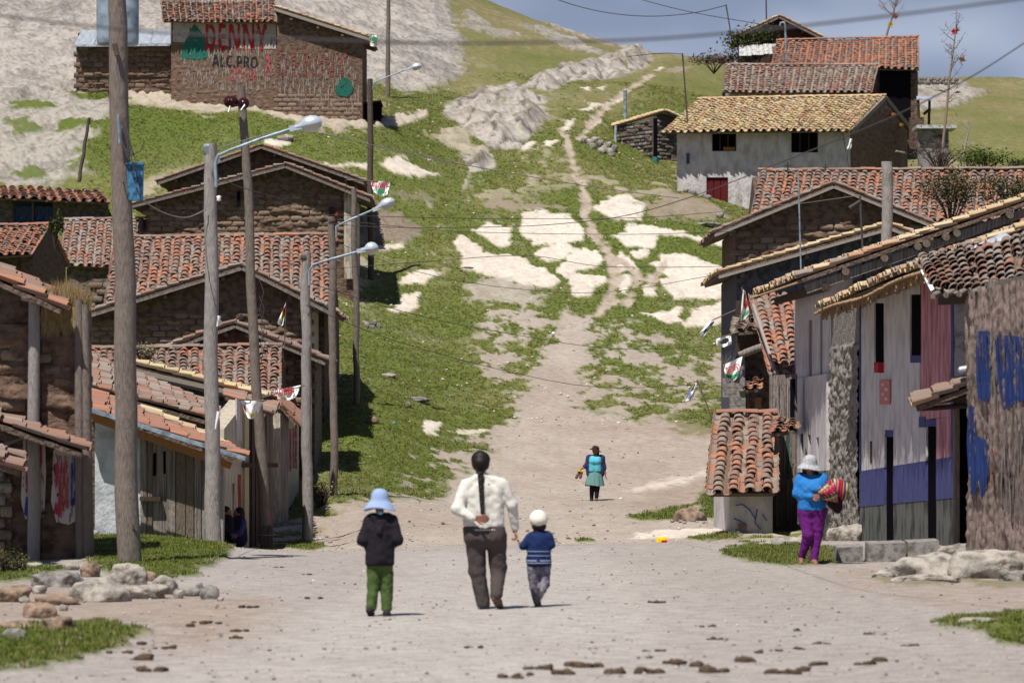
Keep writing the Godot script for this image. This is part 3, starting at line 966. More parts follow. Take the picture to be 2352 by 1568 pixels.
# blocks showing in a wall: the outline lies in the plane through o with axes u (level) and up
func bricks(parent: Node3D, poly: Array, away: Vector3, o := {}) -> void:
	var bw: float = o.get("w", 0.42)
	var bh: float = o.get("h", 0.2)
	var mats: Array = o.get("mats", ["brick_a", "brick_b", "brick_c", "brick_a"])
	var skip: float = o.get("skip", 0.1)
	var proud: float = o.get("proud", 0.045)
	var n := -away.normalized()
	var u := Vector3.UP.cross(n).normalized()
	var p0: Vector3 = poly[0]
	var flat := PackedVector2Array()
	for q in poly:
		flat.append(Vector2(u.dot(q - p0), (q - p0).y))
	var box := Rect2(flat[0], Vector2.ZERO)
	for q in flat:
		box = box.expand(q)
	var at0: Vector3 = org[parent]
	var count := 0
	var rest := MB.new()
	var nn := FastNoiseLite.new()
	nn.seed = o.get("seed", 4)
	nn.frequency = 0.6
	var row := 0
	var y := box.end.y - bh * 0.5
	while y > box.position.y:
		var x := box.position.x + (0.5 if row % 2 == 0 else 0.0) * bw
		while x < box.end.x:
			var c := Vector2(x, y)
			if Geometry2D.is_point_in_polygon(c, flat) and rng.randf() > skip and nn.get_noise_2d(x * 2.0, y * 4.0) < o.get("bare", 0.35):
				var b := Basis(u, Vector3.UP, n) * Basis(Vector3(0, 0, 1), rng.randf_range(-0.04, 0.04)) * Basis(Vector3.UP, rng.randf_range(-0.06, 0.06))
				b = b.scaled_local(Vector3(bw * rng.randf_range(0.94, 1.0), bh * rng.randf_range(0.86, 0.99), 0.2))
				var t := Transform3D(b, p0 + u * x + Vector3.UP * y + n * (-0.1 + proud * rng.randf_range(0.3, 1.2)))
				var k := rng.randi() % brick_meshes.size()
				var mk: String = mats[rng.randi() % mats.size()]
				if count < 300:
					var q := MeshInstance3D.new()
					q.mesh = brick_meshes[k][1]
					q.material_override = M[mk]
					q.transform = Transform3D(t.basis, t.origin - at0)
					part_name(q, "brick", parent)
				else:
					rest.add(brick_meshes[k][0], t)
				count += 1
			x += bw
		y -= bh
		row += 1
	if not o.get("plain", false):
		mud(parent, "mud_face", M[o.get("mud", "adobe")], poly, away, {"seed": o.get("seed", 4), "off": o.get("cover", 0.006)})
	if rest.V.size():
		put(rest, "laid_bricks", M[mats[0]], parent).set_meta("kind", "stuff")

# a ragged skin of weathered mud over a wall, proud of it in places and worn back in level streaks elsewhere
func mud(parent: Node3D, called: String, m: Material, poly: Array, away: Vector3, o := {}) -> void:
	var n := -away.normalized()
	var u := Vector3.UP.cross(n).normalized()
	var p0: Vector3 = poly[0]
	var flat := PackedVector2Array()
	for q in poly:
		flat.append(Vector2(u.dot(q - p0), (q - p0).y))
	var box := Rect2(flat[0], Vector2.ZERO)
	for q in flat:
		box = box.expand(q)
	var cell: float = o.get("cell", 0.06)
	var w := int(box.size.x / cell) + 2
	var h := int(box.size.y / cell) + 2
	var a := FastNoiseLite.new()
	a.seed = o.get("seed", 4) + 50
	a.frequency = 1.0
	a.fractal_octaves = 4
	var fx: float = o.get("fx", 0.9)
	var fy: float = o.get("fy", 3.4)
	var amp: float = o.get("amp", 0.16)
	var off: float = o.get("off", 0.006)
	var mb := MB.new()
	var k := PackedVector3Array()
	var ok := PackedByteArray()
	for j in h:
		for i in w:
			var c := Vector2(minf(box.position.x + i * cell, box.end.x), minf(box.position.y + j * cell, box.end.y))
			var r := a.get_noise_2d(c.x * fx, c.y * fy)
			var e := off + r * amp + a.get_noise_2d(c.x * 5.0 + 30.0, c.y * 7.0) * amp * 0.3
			var ledge := fposmod(c.y / 0.17 + a.get_noise_2d(c.x * 0.8, 9.0) * 1.2, 1.0)
			if not o.has("smooth_above"):
				e -= 0.05 * smoothstep(0.6, 0.95, ledge) * clampf(0.6 - r * 2.0, 0.0, 1.0)
			elif j > h * float(o.smooth_above):
				e = off * 0.2
			k.append(p0 + u * c.x + Vector3.UP * c.y + n * e)
			ok.append(1 if Geometry2D.is_point_in_polygon(c, flat) else 0)
	var rows := []
	for j in h:
		rows.append(k.slice(j * w, (j + 1) * w))
	mb.sheet(rows, false, u.cross(Vector3.UP).dot(n) < 0.0)
	var keep := PackedInt32Array()
	for i in range(0, mb.I.size(), 3):
		if ok[mb.I[i]] and ok[mb.I[i + 1]] and ok[mb.I[i + 2]]:
			keep.append_array([mb.I[i], mb.I[i + 1], mb.I[i + 2]])
	if keep.size():
		mb.I = keep
		put(mb, called, m, parent)

# upright wall plane through two plan points, met by a line of sight
func on_plane(pl: Array, x: float, y: float) -> Vector3:
	var d: float = pl[1]
	if absf(pl[3] - pl[1]) > 0.001:
		var k: float = (pl[2] - pl[0]) / (pl[3] - pl[1])
		d = (pl[0] - k * pl[1]) / ((x - CX) / F - k)
	return P(x, y, d)

# the same plane given by picture columns and distances
func plane_px(x0: float, d0: float, x1: float, d1: float) -> Array:
	return [(x0 - CX) / F * d0, d0, (x1 - CX) / F * d1, d1]

func plane_away(pl: Array) -> Vector3:
	var u := Vector3(pl[2] - pl[0], 0, -(pl[3] - pl[1])).normalized()
	var n := u.cross(Vector3.UP)
	return n if n.dot(Vector3((pl[0] + pl[2]) * 0.5, 0, -(pl[1] + pl[3]) * 0.5)) > 0.0 else -n

func line_y(l: Array, x: float) -> float:
	return l[1] + (l[3] - l[1]) * (x - l[0]) / (l[2] - l[0])

# wall between a top line and a bottom line, with holes [x0, x1, top, bottom]
func wall_px(parent: Node3D, called: String, m: Material, pl: Array, top: Array, bottom: Array, holes := [], thick := 0.35, proud := 0.0) -> MeshInstance3D:
	var mb := MB.new()
	var away := plane_away(pl)
	var xs := [top[0], top[2]]
	for h in holes:
		for e in [h[0], h[1]]:
			if e > minf(top[0], top[2]) and e < maxf(top[0], top[2]):
				xs.append(e)
	xs.sort()
	for i in xs.size() - 1:
		var x0: float = xs[i]
		var x1: float = xs[i + 1]
		if x1 - x0 < 0.01:
			continue
		var mid := (x0 + x1) * 0.5
		var cuts := []
		for h in holes:
			if h[0] <= mid and h[1] >= mid:
				cuts.append(h)
		cuts.sort_custom(func(p, q): return p[2] < q[2])
		var t0 := line_y(top, x0)
		var t1 := line_y(top, x1)
		for k in cuts.size() + 1:
			var b0 := line_y(bottom, x0) if k == cuts.size() else float(cuts[k][2])
			var b1 := line_y(bottom, x1) if k == cuts.size() else float(cuts[k][2])
			if b0 > t0 + 0.01 or b1 > t1 + 0.01:
				var p := [on_plane(pl, x0, t0), on_plane(pl, x1, t1), on_plane(pl, x1, b1), on_plane(pl, x0, b0)]
				var q := []
				for e in p:
					q.append(e - away * proud)
				for e in p:
					q.append(e + away * thick)
				mb.hexa(q)
			if k < cuts.size():
				t0 = cuts[k][3]
				t1 = cuts[k][3]
	return put(mb, called, m, parent)

# a panel set back in an opening
func panel_px(parent: Node3D, called: String, m: Material, pl: Array, x0: float, x1: float, y0: float, y1: float, back := 0.2, thick := 0.05) -> MeshInstance3D:
	var mb := MB.new()
	var away := plane_away(pl)
	var p := []
	for q in [[x0, y0], [x1, y0], [x1, y1], [x0, y1]]:
		p.append(on_plane(pl, q[0], q[1]) + away * back)
	var all := p.duplicate()
	for q in p:
		all.append(q + away * thick)
	mb.hexa(all)
	return put(mb, called, m, parent)

# outline painted or stuck on a wall: thin, standing `proud` of the plane
func outline_px(parent: Node3D, called: String, m: Material, pl: Array, pts: Array, proud := 0.006, thick := 0.004) -> MeshInstance3D:
	var mb := MB.new()
	var away := plane_away(pl)
	var p := []
	for i in range(0, pts.size(), 2):
		p.append(on_plane(pl, pts[i], pts[i + 1]) - away * (proud + thick))
	mb.prism(p, away * thick)
	return put(mb, called, m, parent)

func text_px(parent: Node3D, called: String, text: String, m: Material, pl: Array, x0: float, x1: float, y0: float, y1: float, proud := 0.012, tilt := 0.0, font := "Droid Sans") -> void:
	var t := TextMesh.new()
	var f := SystemFont.new()
	f.font_names = PackedStringArray([font])
	f.font_weight = 700
	t.font = f
	t.font_size = 48
	t.depth = 0.004
	t.curve_step = 2.0
	t.text = text
	t.pixel_size = 0.01
	var bb := t.get_aabb()
	var away := plane_away(pl)
	var c0 := on_plane(pl, x0, (y0 + y1) * 0.5)
	var c1 := on_plane(pl, x1, (y0 + y1) * 0.5)
	var u := (c1 - c0)
	var h := absf(on_plane(pl, x0, y1).y - on_plane(pl, x0, y0).y)
	var o := MeshInstance3D.new()
	o.mesh = t
	o.material_override = m
	var b := Basis(u.normalized(), Vector3.UP, -away) * Basis(Vector3(0, 0, 1), tilt)
	var sx := u.length() / bb.size.x
	var sy := h / bb.size.y
	b = b.scaled_local(Vector3(sx, sy, 1.0))
	o.transform = Transform3D(b, (c0 + c1) * 0.5 - away * proud - b * (bb.get_center() * Vector3(1, 1, 0)) - org.get(parent, Vector3.ZERO))
	part_name(o, called, parent)

func log_part(parent: Node3D, called: String, m: Material, a: Vector3, b: Vector3, r: float, r2 := -1.0, sides := 8) -> MeshInstance3D:
	var mb := MB.new()
	var path := []
	var rad := []
	var k := 5
	for i in k:
		var t := float(i) / (k - 1)
		path.append(a.lerp(b, t) + (Vector3(rng.randf_range(-1, 1), rng.randf_range(-1, 1), rng.randf_range(-1, 1)) * r * 0.12 if i > 0 and i < k - 1 else Vector3.ZERO))
		rad.append(lerpf(r, r if r2 < 0.0 else r2, t))
	mb.tube(path, rad, sides)
	return put(mb, called, m, parent)

func beam_part(parent: Node3D, called: String, m: Material, a: Vector3, b: Vector3, w: float, h: float) -> MeshInstance3D:
	var mb := MB.new()
	mb.beam(a, b, w, h)
	return put(mb, called, m, parent)

# house whose gable end faces the camera
func gable_house(h: Node3D, d: float, el: Array, ap: Array, er: Array, wl: float, wr: float, yb: float, depth: float, wall: String, o := {}) -> void:
	var oh: float = o.get("oh", 0.4)
	var a := P(ap[0], ap[1], d - oh)
	var l := P(el[0], el[1], d - oh)
	var r := P(er[0], er[1], d - oh)
	var back := Vector3(o.get("drift", 0.0), 0, -(depth + oh))
	var po := {"pal": o.get("pal", RED), "pitch": o.get("pitch", 0.29), "most": o.get("most", 90), "sag": 0.015}
	roof_slope(h, a + back, a, l, l + back, po)
	roof_slope(h, a, a + back, r + back, r, po)
	var top := func(x: float) -> float:
		return (lerpf(l.y, a.y, (x - l.x) / (a.x - l.x)) if x < a.x else lerpf(a.y, r.y, (x - a.x) / (r.x - a.x))) - 0.16
	var xl: float = P(wl, 0, d).x
	var xr: float = P(wr, 0, d).x
	var y0: float = P(0, yb, d).y
	var lim0: float = P(0, (o.bricks as Dictionary).get("top", -9999.0), d).y if o.has("bricks") else 0.0
	var low0: float = P(0, (o.bricks as Dictionary).get("bottom", yb), d).y if o.has("bricks") else 0.0
	d = far(d)
	var th := 0.4
	for e in [[-d, 1.0], [-d - depth + th, 1.0]]:
		var mb := MB.new()
		mb.prism([Vector3(xl, y0, e[0]), Vector3(xl, top.call(xl), e[0]), Vector3(a.x, a.y - 0.16, e[0]), Vector3(xr, top.call(xr), e[0]), Vector3(xr, y0, e[0])], Vector3(0, 0, -th))
		put(mb, "wall", M[wall], h)
	for e in [[xl, xl + th, wall], [xr - th, xr, o.get("side", wall)]]:
		var mb := MB.new()
		var yt: float = minf(top.call(e[0]), top.call(e[1])) - 0.002
		mb.hexa([Vector3(e[0], y0, -d - th), Vector3(e[1], y0, -d - th), Vector3(e[1], yt, -d - th), Vector3(e[0], yt, -d - th), Vector3(e[0], y0, -d - depth + th), Vector3(e[1], y0, -d - depth + th), Vector3(e[1], yt, -d - depth + th), Vector3(e[0], yt, -d - depth + th)])
		put(mb, "wall", M[e[2]], h)
	for e in [l, r]:
		var dn := Vector3(0, -0.14, 0.012)
		beam_part(h, "verge_board", M[o.get("board", "wood_grey")], a + dn, e + dn, 0.05, 0.07)
	for e in [l, r]:
		for k in 3:
			var t := 0.12 + 0.36 * k + rng.randf_range(-0.04, 0.04)
			var q: Vector3 = a.lerp(e, t) + Vector3(0, -0.25, 0)
			log_part(h, "purlin", M.wood, q + Vector3(0, 0, -0.04), q + Vector3(0, 0, -oh - 0.2), 0.055)
	if o.has("bricks"):
		var bo: Dictionary = o.bricks
		var lim := lim0
		var low := maxf(y0, low0)
		var poly := []
		var xs := [xl + 0.05, a.x, xr - 0.05]
		poly.append(Vector3(xs[0], low, -d))
		for x in xs:
			poly.append(Vector3(x, minf(top.call(x) - 0.05, lim), -d))
		poly.append(Vector3(xs[2], low, -d))
		bricks(h, poly, Vector3(0, 0, -1), bo)

# house whose roof slope faces the camera: ridge and eave as [x, y, d, x, y, d], wall as [x0, x1, bottom]
func facing_house(h: Node3D, ridge: Array, eave: Array, wall: Array, wm: String, o := {}) -> void:
	var a := P(ridge[0], ridge[1], ridge[2])
	var b := P(ridge[3], ridge[4], ridge[5])
	var c := P(eave[3], eave[4], eave[5])
	var d := P(eave[0], eave[1], eave[2])
	var po := {"ridge": true}
	po.merge(o, true)
	roof_slope(h, a, b, c, d, po)
	# the far slope, seen only from elsewhere
	var run := Vector3(0, 0, -(d.z - a.z) * 1.0)
	var a2 := a + run + Vector3(0, d.y - a.y, 0)
	var b2 := b + run + Vector3(0, d.y - a.y, 0)
	if not o.get("no_back", false):
		var bo := po.duplicate()
		bo.most = 0
		bo.ridge = false
		roof_slope(h, b, a, a2, b2, bo)
	var dw: float = maxf(eave[2], eave[5]) + 0.45
	var db: float = ridge[2] + (ridge[2] - dw)
	var x0: float = P(wall[0], 0, dw).x
	var x1: float = P(wall[1], 0, dw).x
	var y0 := P(0, wall[2], dw).y
	db = far(ridge[2]) + (far(ridge[2]) - far(dw))
	dw = far(dw)
	var yt := minf(c.y, d.y) - 0.02
	var yr := minf(a.y, b.y) - 0.2
	for e in [-dw, -db + 0.4]:
		var mb := MB.new()
		mb.hexa([Vector3(x0, y0, e), Vector3(x1, y0, e), Vector3(x1, yt, e), Vector3(x0, yt, e), Vector3(x0, y0, e - 0.4), Vector3(x1, y0, e - 0.4), Vector3(x1, yt, e - 0.4), Vector3(x0, yt, e - 0.4)])
		put(mb, "wall", M[wm], h)
	for e in [x0, x1 - 0.4]:
		var mb := MB.new()
		var zm := -(dw + db) * 0.5
		mb.prism([Vector3(e, y0, -dw - 0.4), Vector3(e, yt, -dw - 0.4), Vector3(e, yr, zm), Vector3(e, yt, -db + 0.4), Vector3(e, y0, -db + 0.4)], Vector3(0.4, 0, 0))
		put(mb, "wall", M[wm], h)

# ---------------------------------------------------------------- houses on the left
func left_houses() -> void:
	rng.seed = 41
	stretched = true
	var h: Node3D
	# --- the painted house high on the left
	h = thing("painted_house", "brown adobe house high on the left slope with red election lettering and a green emblem", "house", P(620, 240, 172), "adobe houses")
	var pl := plane_px(392, 175, 638, 172)
	wall_px(h, "wall", M.adobe, pl, [392, 46, 638, 50], [392, 230, 638, 262])
	var pr := plane_px(636, 171.2, 832, 171.2)
	var away := plane_away(pr)
	var mb := MB.new()
	mb.prism([on_plane(pr, 636, 24), on_plane(pr, 832, 88), on_plane(pr, 832, 310), on_plane(pr, 636, 262)], away * 0.4)
	put(mb, "wall", M.adobe, h)
	mb = MB.new()
	var e0 := on_plane(pr, 832, 88) + away * 0.4
	var e1 := on_plane(pr, 832, 310) + away * 0.4
	mb.hexa([e0, e1, e1 + Vector3(-0.4, 0, 0), e0 + Vector3(-0.4, 0, 0), e0 + away * 5.0, e1 + away * 5.0, e1 + away * 5.0 + Vector3(-0.4, 0, 0), e0 + away * 5.0 + Vector3(-0.4, 0, 0)])
	put(mb, "wall", M.adobe_dark, h)
	roof_slope(h, P(369, 3, 178.5), P(630, 0, 175.5), P(630, 49, 171.5), P(374, 46, 174.4), {"pal": RED, "ridge": true, "pitch": 0.33, "course": 0.36})
	var q := [P(628, 13, 170.8), P(854, 85, 170.8)]
	roof_slope(h, q[0] + Vector3(0, 0, -5.5), q[0], q[1], q[1] + Vector3(0, 0, -5.5), {"pal": YEL_PALE, "most": 80})
	beam_part(h, "verge_board", M.wood_pale, q[0] + Vector3(0, -0.15, 0.02), q[1] + Vector3(0, -0.15, 0.02), 0.06, 0.12)
	for t in [0.18, 0.45, 0.7]:
		var w: Vector3 = q[0].lerp(q[1], t) + Vector3(0, -0.32, 0)
		log_part(h, "purlin", M.wood, w, w + Vector3(0, 0, -0.6), 0.07)
	bricks(h, [on_plane(pl, 396, 225), on_plane(pl, 396, 150), on_plane(pl, 634, 170), on_plane(pl, 634, 250)], plane_away(pl), {"plain": true, "proud": 0.012, "skip": 0.25, "seed": 2, "bare": 0.5, "mats": ["adobe", "brick_b", "adobe"]})
	bricks(h, [on_plane(pr, 638, 262), on_plane(pr, 638, 215), on_plane(pr, 828, 215), on_plane(pr, 828, 305)], away, {"plain": true, "proud": 0.03, "skip": 0.05, "seed": 3, "bare": 0.6})
	worn("paint_green", Color(0.018, 0.135, 0.105), "holes_few", Vector3(0.55, 0.2, 0.55))
	worn("paint_red", Color(0.42, 0.028, 0.035), "holes_few", Vector3(0.55, 0.16, 0.55))
	worn("paint_red_worn", Color(0.36, 0.1, 0.1), "holes_many", Vector3(0.22, 0.9, 0.22))
	worn("paint_rose", Color(0.4, 0.1, 0.12), "holes", Vector3(0.6, 0.22, 0.6))
	worn("paint_black", Color(0.02, 0.022, 0.03), "holes_few", Vector3(0.55, 0.22, 0.55))
	worn("paint_white", Color(0.42, 0.385, 0.36), "holes_few", Vector3(0.4, 0.1, 0.4))
	worn("wash_white", Color(0.31, 0.26, 0.235), "holes_many", Vector3(0.75, 0.11, 0.75))
	outline_px(h, "whitewash", M.paint_white, pl, [397, 52, 634, 55, 634, 112, 560, 112, 480, 100, 397, 96], 0.012)
	outline_px(h, "whitewash", M.wash_white, pl, [410, 100, 630, 116, 632, 200, 560, 215, 420, 195], 0.016)
	outline_px(h, "whitewash", M.wash_white, pr, [640, 120, 800, 122, 826, 200, 826, 262, 700, 240, 640, 215], 0.012)
	outline_px(h, "painted_emblem", M.paint_green, pl, [446, 56, 452, 61, 459, 70, 469, 82, 474, 95, 473, 118, 478, 124, 477, 132, 454, 137, 416, 133, 413, 127, 420, 118, 422, 99, 431, 84, 435, 72, 440, 67, 443, 59], 0.022)
	text_px(h, "painted_lettering", "DENNY", M.paint_red, pl, 472, 613, 55, 114, 0.024)
	text_px(h, "painted_lettering", "ALC.PRO", M.paint_black, pl, 487, 592, 128, 155, 0.024, -0.04)
	text_px(h, "painted_lettering", "2014", M.paint_rose, pl, 526, 590, 156, 187, 0.024, -0.05)
	text_px(h, "painted_lettering", "DENNY", M.paint_red_worn, pr, 634, 800, 119, 176, 0.03)
	outline_px(h, "painted_emblem", M.paint_green, pr, [788, 177, 800, 180, 806, 190, 812, 200, 808, 214, 796, 222, 776, 219, 769, 207, 776, 192], 0.034)
	outline_px(h, "painted_mark", M.paint_rose, pl, [612, 120, 621, 122, 622, 176, 610, 172], 0.03)
	# dark lean-to at its right end
	h = thing("lean_to", "small black lean-to shed against the right end of the painted house", "shed", P(852, 290, 173))
	var pd := plane_px(832, 172.6, 872, 172.6)
	wall_px(h, "wall", M.black_paint, pd, [833, 240, 873, 234], [833, 300, 873, 300], [], 2.4)
	wall_px(h, "roof", M.wood_dark, pd, [831, 236, 875, 230], [831, 240, 875, 234], [], 2.7, 0.15)
	# --- the shed with the metal roof
	h = thing("adobe_shed", "low shed of adobe blocks with a blue white metal roof left of the painted house", "shed", P(280, 205, 178))
	var ps := plane_px(172, 178.0, 392, 178.0)
	wall_px(h, "wall", M.adobe_dark, ps, [174, 103, 392, 102], [174, 235, 392, 228], [], 0.35)
	bricks(h, [on_plane(ps, 179, 212), on_plane(ps, 179, 106), on_plane(ps, 391, 106), on_plane(ps, 391, 212)], Vector3(0, 0, -1), {"w": 0.48, "h": 0.245, "proud": 0.05, "skip": 0.02, "bare": 0.7, "mats": ["brick_a", "brick_b", "brick_d", "brick_b"]})
	wall_px(h, "wall", M.adobe_dark, plane_px(172, 182.0, 392, 182.0), [178, 75, 388, 75], [178, 235, 388, 228])
	for i in 5:
		var m := MB.new()
		var t0 := i / 5.0
		var t1 := (i + 1.03) / 5.0
		var a := P(187, 69, 182.3)
		var b := P(389, 69, 182.3)
		var c := P(389, 101, 177.4)
		var e := P(169, 103, 177.4)
		var rows := []
		for s in 2:
			var row := PackedVector3Array()
			var lo := a.lerp(b, t0) if s == 0 else e.lerp(c, t0)
			var hi := a.lerp(b, t1) if s == 0 else e.lerp(c, t1)
			for k in 25:
				row.append(lo.lerp(hi, k / 24.0) + Vector3(0, (0.03 if k % 2 == 0 else -0.02) + i * 0.004, 0))
			rows.append(row)
		m.sheet(rows, false, false)
		put(m, "roof_sheet", M.sheet_white, h)
	beam_part(h, "eave_board", M.sheet_white, P(170, 105, 177.3), P(389, 103, 177.3), 0.05, 0.09)
	# --- far left house with the open window
	h = thing("open_window_house", "dark adobe house at the left edge with a blue shuttered window under a tiled eave", "house", P(110, 560, 128), "adobe houses")
	var pc := plane_px(-120, 128.0, 246, 128.0)
	wall_px(h, "wall", M.adobe_grey, pc, [-120, 448, 246, 458], [-120, 660, 246, 660], [[27, 122, 462, 516]], 0.4)
	roof_slope(h, P(-130, 424, 130.5), P(225, 437, 130.5), P(250, 462, 127.2), P(-140, 446, 127.2), {"pal": RED_BRIGHT, "pitch": 0.34, "course": 0.4})
	for e in [[27, 72], [75, 121]]:
		panel_px(h, "shutter", M.shutter_blue, pc, e[0], e[1], 473, 516, 0.18)
	for e in [[26, 30], [119, 123], [71, 76]]:
		panel_px(h, "window_post", M.wood, pc, e[0], e[1], 462, 516, 0.08, 0.12)
	panel_px(h, "lintel", M.wood_dark, pc, 20, 130, 455, 462, -0.03, 0.2)
	# --- two gables above the street, one behind the other
	h = thing("rear_gable_house", "adobe house with a low gable just behind a lower gable below the green bank", "house", P(600, 600, 127), "adobe houses")
	gable_house(h, 127.0, [360, 415], [600, 331], [836, 414], 392, 815, 760, 6.0, "adobe_dark", {"pal": RED, "board": "wood_grey"})
	h = thing("gable_house", "eroded adobe gable house whose wall has a black slot, above the long tiled roof", "house", P(600, 700, 120), "adobe houses")
	gable_house(h, 120.0, [298, 468], [655, 375], [850, 453], 338, 812, 900, 6.0, "adobe", {"pal": RED_GREY, "side": "wall_cream", "bricks": {"top": 446, "bottom": 560, "skip": 0.1, "bare": 0.5, "seed": 9, "w": 0.48, "h": 0.2}})
	var pf := plane_px(338, 119.9, 812, 119.9)
	panel_px(h, "wall_opening", M.black_paint, pf, 756, 767, 474, 508, -0.13, 0.1)
	panel_px(h, "wall_opening", M.black_paint, pf, 544, 552, 440, 474, -0.13, 0.1)
	panel_px(h, "corner_plaster", M.wall_cream, pf, 790, 813, 436, 640, -0.06, 0.06)
	# --- grey tiled roof on the far left
	h = thing("grey_tiled_house", "low house with a grey and red tiled roof behind the nearest large pole", "house", P(240, 700, 118), "adobe houses")
	facing_house(h, [150, 505, 121.0, 334, 503, 121.0], [135, 606, 118.0, 332, 612, 118.0], [152, 326, 860], "adobe_grey", {"pal": RED_GREY, "pitch": 0.27, "course": 0.26})
	h = thing("adobe_ruin", "broken low adobe wall below the grey tiled roof", "wall", P(205, 700, 106))
	mb = MB.new()
	mb.prism([P(140, 760, 106), P(140, 655, 106), P(165, 640, 106), P(185, 652, 106), P(215, 640, 106), P(262, 640, 106), P(262, 760, 106)], Vector3(0, 0, -0.5))
	put(mb, "wall", M.adobe_grey, h)
	bricks(h, [P(140, 740, 106), P(140, 660, 106), P(262, 648, 106), P(262, 740, 106)], Vector3(0, 0, -1), {"proud": 0.1, "skip": 0.1, "bare": 0.4, "w": 0.45, "h": 0.22, "mats": ["adobe_grey", "brick_b", "adobe_grey"]})
	# --- small red roofed house
	h = thing("small_red_roofed_house", "small house with a broken bright red tiled roof at the left edge", "house", P(60, 640, 108), "adobe houses")
	roof_slope(h, P(-60, 521, 110.5), P(113, 516, 110.5), P(71, 581, 107.6), P(-90, 590, 107.6), {"pal": RED_BRIGHT, "pitch": 0.28, "course": 0.26, "ridge": true, "miss": 0.06})
	mb = MB.new()
	mb.prism([P(74, 830, 108), P(74, 590, 108), P(112, 523, 110.5), P(150, 604, 112.4), P(150, 830, 112.4)], Vector3(-0.4, 0, -0.05))
	put(mb, "wall", M.adobe_dark, h)
	wall_px(h, "wall", M.adobe_dark, plane_px(-90, 108.2, 74, 108.2), [-90, 592, 70, 585], [-90, 840, 70, 830])
	roof_slope(h, P(113, 516, 110.5), P(-60, 521, 110.5), P(-20, 600, 113.4), P(156, 606, 112.6), {"pal": RED_BRIGHT, "most": 0})
	# --- the long tiled roof and the gable before it
	h = thing("long_tiled_house", "long house with the widest orange tiled roof on the left side of the street", "house", P(500, 760, 98), "adobe houses")
	facing_house(h, [262, 547, 102.0, 760, 540, 102.0], [238, 702, 98.0, 762, 712, 98.0], [262, 745, 1080], "adobe_dark", {"pal": RED, "pitch": 0.262, "course": 0.28, "sag": 0.03})
	h = thing("ragged_gable_house", "adobe gable house with ragged rows of weathered blocks below the long tiled roof", "house", P(460, 900, 95), "adobe houses")
	gable_house(h, 95.0, [196, 718], [555, 606], [766, 713], 208, 712, 1150, 7.0, "adobe", {"pal": RED_GREY, "side": "wall_cream", "bricks": {"top": 705, "bottom": 830, "skip": 0.1, "bare": 0.5, "seed": 12, "w": 0.42, "h": 0.17}})
	panel_px(h, "corner_post", M.wood_grey, plane_px(208, 94.9, 715, 94.9), 700, 716, 708, 1000, -0.07, 0.06)
	# --- small gable and the roof before it
	h = thing("small_gable_house", "small adobe gable house with lumpy blocks beside the third lamp post", "house", P(560, 960, 90), "adobe houses")
	gable_house(h, 90.0, [370, 799], [540, 738], [746, 824], 400, 722, 1200, 4.0, "adobe_dark", {"pal": RED_GREY, "side": "adobe_grey", "bricks": {"top": 808, "bottom": 930, "skip": 0.1, "bare": 0.5, "w": 0.42, "h": 0.2, "seed": 21}})
	panel_px(h, "corner_post", M.wood_grey, plane_px(400, 89.9, 722, 89.9), 697, 716, 832, 1100, -0.06, 0.06)
	h = thing("orange_tiled_house", "house with an orange barrel tiled roof crossed by three tall poles", "house", P(420, 1000, 86), "adobe houses")
	facing_house(h, [200, 802, 88.6, 644, 795, 88.6], [196, 912, 85.6, 642, 902, 85.6], [205, 630, 1220], "adobe_dark", {"pal": RED, "pitch": 0.255, "course": 0.27, "sag": 0.025})
	# --- low roofs stepping down to the street
	h = thing("yellow_verge_house", "house with pale yellow verge tiles running down towards the street", "house", P(480, 1100, 77), "low street houses")
	var y0 := P(300, 832, 77)
	var y1 := P(606, 908, 77)
	roof_slope(h, y0 + Vector3(0, 0, -3.6), y0, y1, y1 + Vector3(0, 0, -3.6), {"pal": YEL, "pitch": 0.3, "most": 120})
	var py := plane_px(300, 77.4, 600, 77.4)
	mb = MB.new()
	mb.prism([on_plane(py, 312, 850), on_plane(py, 590, 918), on_plane(py, 590, 1280), on_plane(py, 312, 1280)], Vector3(0, 0, -0.35))
	put(mb, "wall", M.wall_slate, h)
	beam_part(h, "verge_board", M.wood_pale, y0 + Vector3(0, -0.2, 0.02), y1 + Vector3(0, -0.2, 0.02), 0.05, 0.1)
	beam_part(h, "verge_tiles", M.red7, y0 + Vector3(-0.3, -0.1, 0.06), y0.lerp(y1, 0.74) + Vector3(0, -0.12, 0.06), 0.16, 0.1)
	h = thing("slanting_roof_house", "house whose tangled tiled roof slants down to the right behind the second pole", "house", P(380, 1100, 70), "low street houses")
	roof_slope(h, P(190, 812, 74.5), P(190, 882, 70), P(527, 975, 70), P(492, 929, 74.5), {"pal": RED_GREY, "pitch": 0.25, "course": 0.24, "sag": 0.03, "miss": 0.02})
	mb = MB.new()
	var pk := plane_px(200, 70.5, 515, 70.5)
	mb.prism([on_plane(pk, 200, 898), on_plane(pk, 505, 985), on_plane(pk, 505, 1290), on_plane(pk, 200, 1290)], Vector3(0, 0, -0.35))
	put(mb, "wall", M.adobe_dark, h)
	h = thing("gutter_house", "low house with a blue metal gutter over a white corner and weathered plank front", "house", P(370, 1240, 64), "low street houses")
	roof_slope(h, P(195, 893, 66.8), P(195, 936, 63.6), P(560, 1050, 63.6), P(508, 1016, 66.8), {"pal": RED_BRIGHT, "pitch": 0.26, "course": 0.3})
	roof_slope(h, P(330, 936, 66.6), P(326, 938, 66.2), P(510, 1018, 66.2), P(516, 1016, 66.6), {"pal": YEL, "pitch": 0.3, "most": 30})
	var g0 := P(207, 941, 63.3)
	var g1 := P(563, 1053, 63.3)
	mb = MB.new()
	mb.beam(g0, g1, 0.12, 0.07)
	put(mb, "gutter", M.metal_blue, h)
